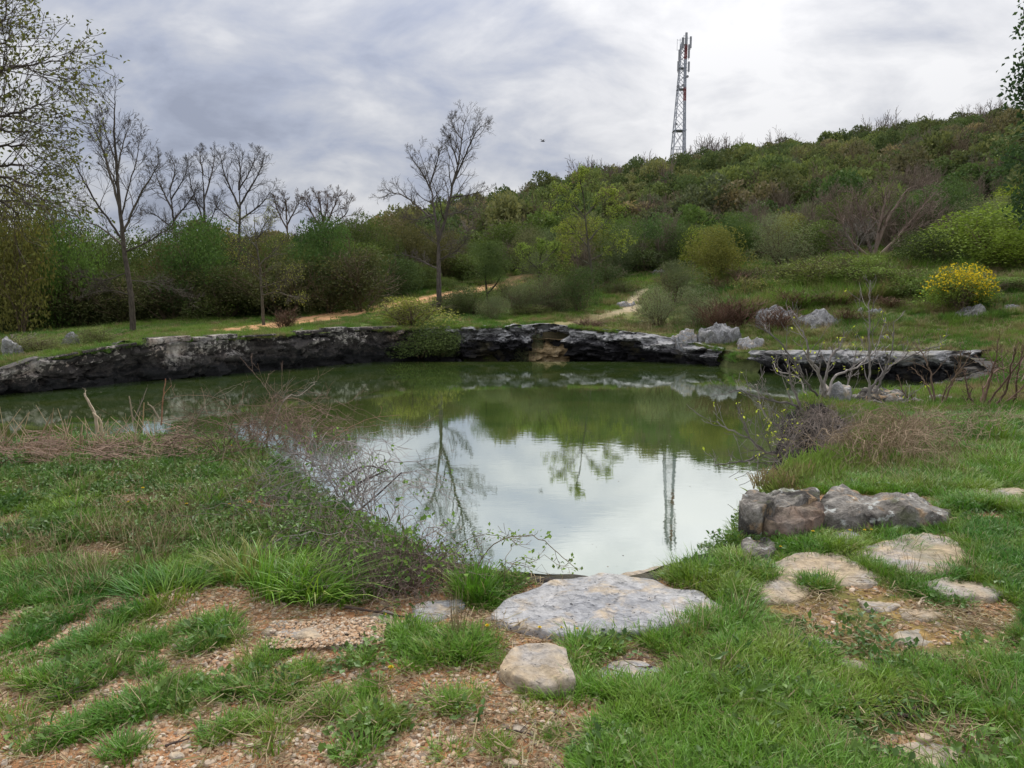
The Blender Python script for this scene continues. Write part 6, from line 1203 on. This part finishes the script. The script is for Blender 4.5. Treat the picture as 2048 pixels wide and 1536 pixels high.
cane([(870, 1150), (900, 1100), (960, 1070), (1010, 1075)], 4.3, 4.2, .003, .0015, 'second leafy bramble cane left of the arching one', (.13, .10, .06), 5, 'bramble_cane', 'cane', 19, leaf=.028, lenk=.15)
cane([(1480, 1090), (1440, 1065), (1420, 1068)], 4.5, 4.5, .0025, .001, 'thin dry cane reaching left from the corner blocks', BRN, 2, 'bramble_cane', 'cane', 20)
# fallen sticks on the ground
def stick(p, q, r, label, c=(.07, .05, .04), z=1.4, bend=.02):
    a, b = np.array((*G(*p, z), 0.)), np.array((*G(*q, z), 0.)); n = 9; t = np.linspace(0, 1, n)[:, None]; Q = a*(1-t)+b*t; Q[:, :2] += np.cumsum(R.normal(size=(n, 2)), 0)*bend*.12; Q[:, 2] = gzs(Q[:, 0], Q[:, 1])+r*1.3+.012
    mb = MB(); b0 = Q[0].copy(); Q = Q-b0; mb.tube(Q, np.linspace(r, r*.45, n)*R.uniform(.85, 1.15, n), 6, .5, True); mb.tube([Q[4], Q[4]+np.array((.03, .03, .012)), Q[4]+np.array((.07, .05, .01))], [r*.5, r*.4, r*.2], 4, .5); o = mb.build('fallen_stick', TWIG); o.location = b0; o.color = (*c, 1); tag(o, label, 'stick')
stick((690, 1225), (830, 1252), .008, 'long dark stick lying under the brambles'); stick((75, 1410), (180, 1388), .007, 'dark stick beside two grass tufts at the left'); stick((505, 1392), (560, 1372), .006, 'dark stick between grass tufts in the gravel')
stick((1700, 1400), (1768, 1430), .008, 'dark stick with bark in the turf at the lower right'); stick((1790, 1443), (1825, 1448), .009, 'short dark stick near the bottom right bare patch'); stick((1668, 1352), (1750, 1392), .005, 'thin stick across the bare soil below the narrow flush stone')
stick((1735, 1328), (1800, 1345), .006, 'dark stick touching the narrow flush stone'); stick((1610, 1180), (1650, 1200), .004, 'thin twig right of the small tan slab'); stick((1825, 1238), (1900, 1224), .004, 'pale dry stem across the flush stone', (.34, .26, .17)); stick((480, 1140), (560, 1120), .004, 'thin pale stem low in the long grass', (.3, .25, .17))
stick((20, 1290), (120, 1240), .004, 'thin straw lying across the grass at the left', (.34, .28, .18)); stick((1835, 1225), (1850, 1215), .009, 'little pale wood chip on the flush stone', (.36, .29, .2)); stick((1010, 1100+370), (1060, 1484), .004, 'small dark twig on the gravel at the bottom centre'); stick((330, 1500), (380, 1478), .005, 'dark twig on the gravel at the bottom left')
for i, (a, b) in enumerate(((1240, 1350), (1275, 1330), (1300, 1340), (1320, 1352), (1260, 1328))): stick((a-28, b+R.uniform(-8, 8)), (a+28, b+R.uniform(-8, 8)), .0035, 'dead twig on the flush broken stone, '+['nearest the camera', 'across its middle', 'towards its right end', 'at its far right', 'along its upper rim'][i], (.13, .08, .06))
# heap of cut stems on the left
cut = MB(); rc = random.Random(5)
for i in range(850):
    t = rc.random(); px = -60+t*470; py = 915-22*t+rc.uniform(-20, 22); x, y = G(px, py, 1.47); z = gz(x, y)+rc.uniform(0, .10)*(1.1+math.sin(t*23)+.6*math.sin(t*51)); a = rc.gauss(0, .7); L = rc.uniform(.05, .22); d = np.array((math.cos(a), math.sin(a)*.6, rc.gauss(0, .25)+(.5 if rc.random() < .12 else 0)))*L
    P = np.array((x, y, z)); cut.tube([P-d, P+np.array((0, 0, rc.uniform(-.01, .02))), P+d], [.0035, .003, .002], 3, rc.random())
o = cut.build('cut_stems', TWIG); o.color = (.24, .165, .12, 1); tag(o, 'heap of cut reddish brown stems along the outer edge of the mound', None, None, 'stuff')
cut = MB()
for i in range(230):
    px = rc.uniform(-40, 360); py = rc.uniform(884, 910); x, y = G(px, py, 1.47); z = gz(x, y); a = rc.gauss(0, .45); L = .08+.34*rc.random()**2.2; cut.tube([(x, y, z), (x+math.sin(a)*L*.5, y, z+L*.5), (x+math.sin(a)*L*1.1, y+rc.uniform(-.05, .05), z+L)], [.0045, .004, .0025], 4, rc.random())
o = cut.build('cut_stems', TWIG); o.color = (.40, .30, .20, 1); tag(o, 'pale stubs of cut stems sticking up from the heap on the left', None, None, 'stuff')
# ------------------------------------------------------------------ big leafy clumps that stand out
def clump(px, py, n, h, sp, w, label, m=GRASS, lean=.5, droop=.8, seed=0, comb=(0, 0), cat='grass clump', name='grass_clump', z=1.42):
    x, y = G(px, py, z); o = tuft(950+seed, n, h, sp, w, lean, droop, comb).build(name, m); o.location = (x, y, gz(x, y)-.01); tag(o, label, cat)
clump(560, 1180, 190, .32, .15, .0065, 'clump of long broad arching grass beside the brambles', lean=.45, droop=1.2, seed=1, comb=(.15, .1))
clump(630, 1190, 160, .30, .12, .007, 'long arching grass right of the broad clump', lean=.7, droop=1.1, seed=2, comb=(.2, -.1))
clump(490, 1150, 160, .26, .14, .006, 'long grass left of the broad clump', lean=.6, droop=1., seed=3)
clump(330, 1190, 260, .20, .17, .005, 'dark green grass clump below the dry stems', lean=.7, droop=.9, seed=4); clump(420, 1010, 150, .18, .12, .005, 'green grass tuft in the middle of the mound', seed=5, z=1.42)
clump(945, 1190, 170, .22, .09, .006, 'green grass clump between the brambles and the largest slab', seed=6); clump(950, 1175, 220, .14, .12, .004, 'feathery fresh green clump behind that grass', seed=7, lean=.4); clump(1400, 1150, 260, .16, .14, .004, 'fine dense grass tuft right behind the largest slab', seed=8)
clump(1380, 1165, 200, .13, .12, .004, 'dense grass tuft touching the largest slab', seed=9); clump(1980, 880, 260, .30, .24, .007, 'thick green grass at the right edge under the bare shrubs', seed=10); clump(1350, 1120, 12, .26, .03, .008, 'few upright leafy shoots at the water edge', seed=11, lean=.25, droop=.3)
clump(912, 1275, 30, .27, .028, .003, 'upright brown dead stalks left of the largest slab', DRY, lean=.12, droop=.1, seed=12, cat='dead stalks', name='dead_stalks'); clump(975, 1270, 12, .14, .10, .0025, 'short brown stalks near the yellow flowers', DRY, lean=.1, droop=.1, seed=13, cat='dead stalks', name='dead_stalks')
clump(290, 1130, 60, .34, .14, .003, 'tan dry stems rising above the grass of the mound', DRY, lean=.35, droop=.4, seed=14, cat='dead stalks', name='dead_stalks'); clump(1690, 930, 160, .24, .28, .003, 'straw coloured grass by the dark rocks', DRY, lean=.8, droop=.7, seed=15, cat='grass clump')
for i, (a, b, s, lab) in enumerate(((938, 1438, .9, 'leafy weed in the gravel at the bottom centre'), (1290, 1392, .6, 'small leafy weed below the flush broken stone'), (1590, 1255, .7, 'pale weed rosette right of the lush grass'), (1500, 1395, .6, 'grey leaved rosette in the turf'), (945, 1300, .8, 'leafy weed left of the squared rock'), (890, 1300, .8, 'green weed left of the dead stalks'), (645, 1345, .6, 'small weed between tufts'), (1870, 1440, .7, 'low round leaved weed at the lower right'))):
    rs = np.random.RandomState(300+i); mb = weed(970+i, 40, .05*s, .07*s, .034*s, 1.6); o = mb.build('weed', WEED); x, y = G(a, b, 1.4); o.location = (x, y, gz(x, y)); tag(o, lab, 'weed')
# ------------------------------------------------------------------ dandelions
YEL = plain('yellow_petal', (.75, .55, .02), .6); STALK = plain('green_stalk', (.12, .18, .04), .6)
def flower(px, py, h, s, z=1.4):
    x, y = G(px, py, z); z0 = gz(x, y); r0 = empty('dandelion', (x, y, z0)); mb = MB(); tx_, ty_ = R.uniform(-.02, .02, 2); mb.tube([(0, 0, 0), (tx_*.5, ty_*.5, h*.6), (tx_, ty_, h)], .0016, 4); mb.build('stalk', STALK, r0); f = MB()
    for ring, (rr, hh, n) in enumerate(((1, 0, 14), (.7, .25, 11), (.35, .4, 7))):
        for k in range(n):
            a = k*6.283/n+ring*.3; c, q = math.cos(a), math.sin(a); w = .16*s; f.add([(tx_, ty_, h), (tx_+c*s*rr*.6-q*w, ty_+q*s*rr*.6+c*w, h+s*(.15+hh)), (tx_+c*s*rr, ty_+q*s*rr, h+s*(.2+hh)), (tx_+c*s*rr*.6+q*w, ty_+q*s*rr*.6-c*w, h+s*(.15+hh))], None, [(0, 1, 2), (0, 2, 3)])
    f.build('flower_head', YEL, r0); return r0
FLW = [(982, 1275, .055, .013, 'beside the dead stalks below the largest slab'), (1083, 1268, .045, .011, 'at the lower rim of the largest slab, left one'), (1122, 1272, .045, .009, 'at the lower rim of the largest slab, middle one'), (1155, 1280, .045, .009, 'at the lower rim of the largest slab, right one'), (780, 1344, .02, .014, 'in the gravel grass left of the squared rock'),
       (1174, 1350, .03, .008, 'right of the squared rock'), (778, 1240, .02, .010, 'beside the long dark stick'), (1625, 1085, .06, .012, 'in the grass below the reddish block'), (1703, 1080, .05, .011, 'below the long boulder, left one'), (1725, 1082, .05, .011, 'below the long boulder, right one'), (1745, 1078, .05, .009, 'right of the pair below the long boulder'),
       (1805, 1062, .05, .008, 'in dark grass at the long boulder'), (1933, 1084, .03, .014, 'right of the dark pitted slab, upper one'), (1958, 1088, .03, .010, 'right of the dark pitted slab, second one'), (1970, 1100, .03, .010, 'close to the right tip of the dark pitted slab'), (1560, 1110, .05, .009, 'above the tan and grey paving slab')]
for a, b, h, s, w in FLW: tag(flower(a, b, h, s), 'yellow dandelion '+w, 'flower', 'dandelions on the near bank')
for i, (a, b) in enumerate(((258, 1020), (282, 988), (370, 1018), (455, 1018), (495, 965), (493, 1016), (395, 905), (424, 903), (462, 900), (430, 952), (360, 920), (325, 1030), (580, 990), (140, 1010))): tag(flower(a, b, .05, .014, 1.43), 'small yellow flower in the weeds of the left mound, '+['far left of the middle', 'above the dry stems', 'over the dry stems', 'right of the dry stems', 'high by the green tuft', 'near the dead twigs', 'at the mound top, left', 'at the mound top, middle', 'at the mound top, right', 'by the dark upright stem', 'left of the mound top', 'among the dry stems', 'beside the brambles', 'near the left edge'][i], 'flower', 'yellow flowers on the mound')
# ------------------------------------------------------------------ larger loose stones
PEBM = plain('pale_stone', (.42, .33, .24), .9, .15)
ST = [(352, 1288, .020, 'rusty angular stone in the grass left of centre'), (158, 1325, .022, 'smooth pale stone between two tufts at the left'), (155, 1183, .026, 'flat white stone in the grass of the mound foot'), (1042, 1462, .026, 'large tan pebble at the bottom centre'), (1025, 1425, .017, 'pale pebble above the large tan one'), (1020, 1524, .024, 'whitish stone at the bottom edge, centre'),
      (352, 1508, .022, 'tan stone at the bottom edge left of the big tuft'), (650, 1390, .018, 'yellowish stone beside a dark stick'), (905, 1478, .020, 'flat tan pebble in the gravel right of the big tuft'), (1107, 1430, .014, 'round tan pebble under the lush grass'), (1180, 1462, .018, 'tan pebble at the rim of the lush grass'), (1228, 1441, .020, 'brown leaf shaped stone in the lush grass'),
      (820, 1415, .016, 'tiny grey stone above the big tuft'), (1655, 1358, .016, 'white stone in turf below the narrow flush stone'), (1715, 1378, .014, 'pale stone on bare soil at the stick end'), (1745, 1390, .014, 'second pale stone at the stick end'), (1850, 1478, .024, 'pale stone above the rough worn stone'), (1775, 1510, .030, 'tan stone left of the rough worn stone'), (1745, 1490, .018, 'small tan stone in gravel at the lower right'),
      (1745, 1430, .014, 'little pinkish stone beside the bark stick'), (835, 1228, .02, 'light pebble under the brambles'), (560, 1485, .014, 'tan pebble right of the small tuft'), (420, 1520, .018, 'flat tan pebble by the small dark tuft'), (100, 1226, .03, 'grey stone at the foot of the mound'), (95, 945, .05, 'flat whitish stone on the left mound'), (200, 885, .05, 'pale stone below the broken stakes'), (330, 888, .05, 'pale stone at the top of the mound'),
      (1640, 1250, .016, 'pinkish stone in the bare soil patch'), (1700, 1390, .012, 'small white stone in the turf'), (1140, 1400, .016, 'grey stone at the foot of the squared rock')]
for i, (a, b, s, lab) in enumerate(ST):
    x, y = G(a, b, 1.41); rs = np.random.RandomState(500+i); th = np.arange(9)*6.283/9; rr = s*rs.uniform(.75, 1.15, 9); P = np.c_[x+np.cos(th)*rr*1.25, y+np.sin(th)*rr]
    z0 = gz(x, y); q = stone('stone', P, z0, s*.55, PEBM if i % 3 else SLABT, lab, 'stone', None, rnd=s*.5, rough=.0015+s*.03, dome=s*.2, skirt=s*.3, seed=i, na=18)
# ------------------------------------------------------------------ overhanging tree at the left, leafy tree at the right
def edge_tree(name, label, base, trunk, limbs, Y, leaf, lc, seed, wood, P, kids, lenk, nl, spread):
    rnd = random.Random(seed); root = empty(name, base); tag(root, label, 'tree'); base = np.array(base); t_ = MB(); b_ = MB(); tips = []
    limb(t_, trunk, .16, .05, 0, P, rnd, kk=10, wig=.02); o = t_.build('trunk', BARK, root, True); o.color = (*wood, 1)
    for pts, Y0, Y1, ra, rb, root_h in limbs:
        W3 = [A(a, b, Y0+(Y1-Y0)*i/(len(pts)-1))-base for i, (a, b) in enumerate(pts)]; zz = min(max(W3[0][2]-.55, .8), trunk[-1][2]-.1); tq = np.array(trunk); W3 = [np.array((np.interp(zz, tq[:, 2], tq[:, 0]), np.interp(zz, tq[:, 2], tq[:, 1]), zz))]+W3
        limb(b_, W3, ra, rb, kids, P, rnd, tips, lenk=lenk, t0=.42, n=26, wig=.008)
    for j in range(11):                 # the rest of the crown, away from the picture
        zz = rnd.uniform(2.4, trunk[-1][2]-.1); sg = -1 if base[0] < 0 else 1; dx_, dy_ = sg*rnd.uniform(.2, 2.4), rnd.uniform(-2.4, 2.2); limb(b_, [(0, 0, zz), (dx_*.5, dy_*.5, zz+.5), (dx_, dy_, zz+rnd.uniform(.5, 1.2))], limbs[0][3], .004, kids, P, rnd, tips, lenk=lenk*1.5, t0=.3, n=20, wig=.008)
    o = b_.build('branches', TWIG, root); o.color = (*wood, 1); T = np.array([tuple(p) for p, d, l in tips for _ in range(nl)]); rs = np.random.RandomState(seed); T += rs.normal(size=T.shape)*spread; lb = MB(); lb.leaves(T, leaf, .2, None, 1.7, None, rs); o = lb.build('leaves', LEAF, root); o.color = (*lc, 1)
OP = dict(seg=(5, 5, 4, 3), wob=.12, up=(.03, .03, .03), kids=(4, 4, 3), ang=.6, rat=.55, max=2, rmin=.0022, t0=.2)
bL = (-6.7, 6.0, gz(-6.7, 6.0))
L_ = []
for pts in ([(-150, 270), (0, 165), (70, 140), (110, 132), (150, 150), (200, 155)], [(-150, 270), (0, 160), (80, 138), (150, 125), (210, 122)], [(-150, 120), (-20, 70), (30, 30), (70, -10)], [(-150, 180), (-20, 110), (40, 75), (75, 45)], [(-150, 330), (0, 240), (60, 225), (120, 215), (165, 206)], [(-150, 340), (0, 262), (70, 262), (150, 262)],
            [(-150, 380), (0, 300), (60, 290), (120, 300), (165, 340)], [(-150, 390), (0, 335), (60, 330), (120, 345), (190, 352)], [(-150, 400), (0, 355), (60, 365), (120, 375), (190, 382)], [(-150, 400), (0, 370), (60, 390), (110, 415), (140, 425)], [(-150, 230), (-30, 200), (30, 195), (90, 190)], [(-150, 60), (-40, 10), (20, -20)], [(-150, 300), (-30, 285), (40, 245)], [(-150, 420), (-20, 395), (50, 420), (90, 440)]):
    q = R.uniform(-.5, .5); L_.append(([(a-60 if a > 60 else a-20, b) for a, b in pts], 6.2+q, 6.6+q*1.5, .018, .003, .75 if pts[1][1] > 150 else .95))
edge_tree('leafing_tree', 'tree leaning in from the left edge with small new brownish green leaves on thin branches', bL, [(0, 0, -.2), (.05, 0, 1.2), (.1, 0, 2.4), (.2, .1, 3.6), (.3, .1, 4.9)], L_, 6.4, .036, (.07, .075, .028), 81, (.075, .06, .05), OP, 14, .17, 4, .028)
bR = (7.6, 8.4, gz(7.6, 8.4)); R_ = []
for pts in ([(2260, 120), (2120, 80), (2040, 50)], [(2260, 180), (2120, 150), (2030, 130)], [(2260, 220), (2120, 190), (2030, 185)], [(2260, 300), (2120, 290), (2050, 300)], [(2260, 360), (2120, 350), (2020, 330)], [(2260, 420), (2100, 400), (2015, 385)], [(2260, 440), (2120, 430), (2030, 425)], [(2260, 250), (2120, 230), (2050, 235)], [(2260, 20), (2130, 0), (2055, 10)]):
    R_.append(([(a+44, b) for a, b in pts], 8.4+R.uniform(-.4, .4), 8.3+R.uniform(-.4, .4), .03, .006, .8))
edge_tree('evergreen_tree', 'dark leaved evergreen tree reaching in at the right edge', bR, [(0, 0, -.2), (.05, 0, 1.5), (0, 0, 3.), (.05, .1, 5.)], R_, 8.4, .062, (.028, .05, .026), 82, (.06, .05, .04), dict(OP, rmin=.004), 14, .15, 22, .07)

# dry stalks and leafy stems standing about the left mound
for i, (a, b, h, k, w) in enumerate(((60, 1000, .16, 0, 'near the left edge'), (150, 960, .14, 1, 'below the cut stems'), (230, 1080, .2, 0, 'left of the tan stems'), (350, 1090, .26, 0, 'right beside the tan stems'), (400, 960, .15, 1, 'near the mound top'), (500, 1010, .2, 1, 'by the dead twigs'), (540, 1060, .22, 0, 'before the brambles'), (120, 1110, .16, 0, 'at the left foot of the mound'), (600, 1090, .24, 1, 'inside the brambles'), (20, 940, .15, 1, 'at the far left of the mound'), (440, 1100, .22, 0, 'above the dark green clump'), (560, 905, .2, 0, 'at the outer mound edge'))):
    if k == 0: clump(a, b, 46, h, .16, .003, 'dry tan stalks on the mound, '+w, DRY, lean=.45, droop=.5, seed=30+i, cat='dead stalks', name='dead_stalks')
    else:
        mb = weed(1000+i, 110, h, .13, .034, 1.7); o = mb.build('weed', WEED); x, y = G(a, b, 1.43); o.location = (x, y, gz(x, y)); tag(o, 'leafy green weed on the mound, '+w, 'weed')

for i, (a, b, n, h, sp, w) in enumerate(((1900, 905, 200, .22, .18, 'left of the thick right edge clump'), (1955, 945, 160, .18, .16, 'below the thick right edge clump'), (1835, 950, 160, .18, .15, 'right of the straw coloured grass'), (2030, 850, 220, .28, .2, 'at the right edge above the thick clump'), (1760, 965, 130, .14, .14, 'above the long boulder'), (1665, 965, 110, .16, .10, 'above the corner blocks'), (1910, 1040, 160, .13, .16, 'right of the long boulder'), (1790, 1050, 140, .12, .16, 'at the foot of the long boulder'), (1450, 1200, 200, .12, .16, 'right of the largest slab'), (1510, 1290, 240, .13, .2, 'in the lush grass, upper one'), (1420, 1390, 240, .13, .2, 'in the lush grass, middle one'), (1560, 1440, 240, .13, .22, 'in the lush grass, lower one'), (1900, 1380, 200, .10, .2, 'below the bare patches on the right'))):
    clump(a, b, n, h, sp, .0038, 'dense dark green grass clump '+w, lean=.65, droop=.9, seed=60+i)
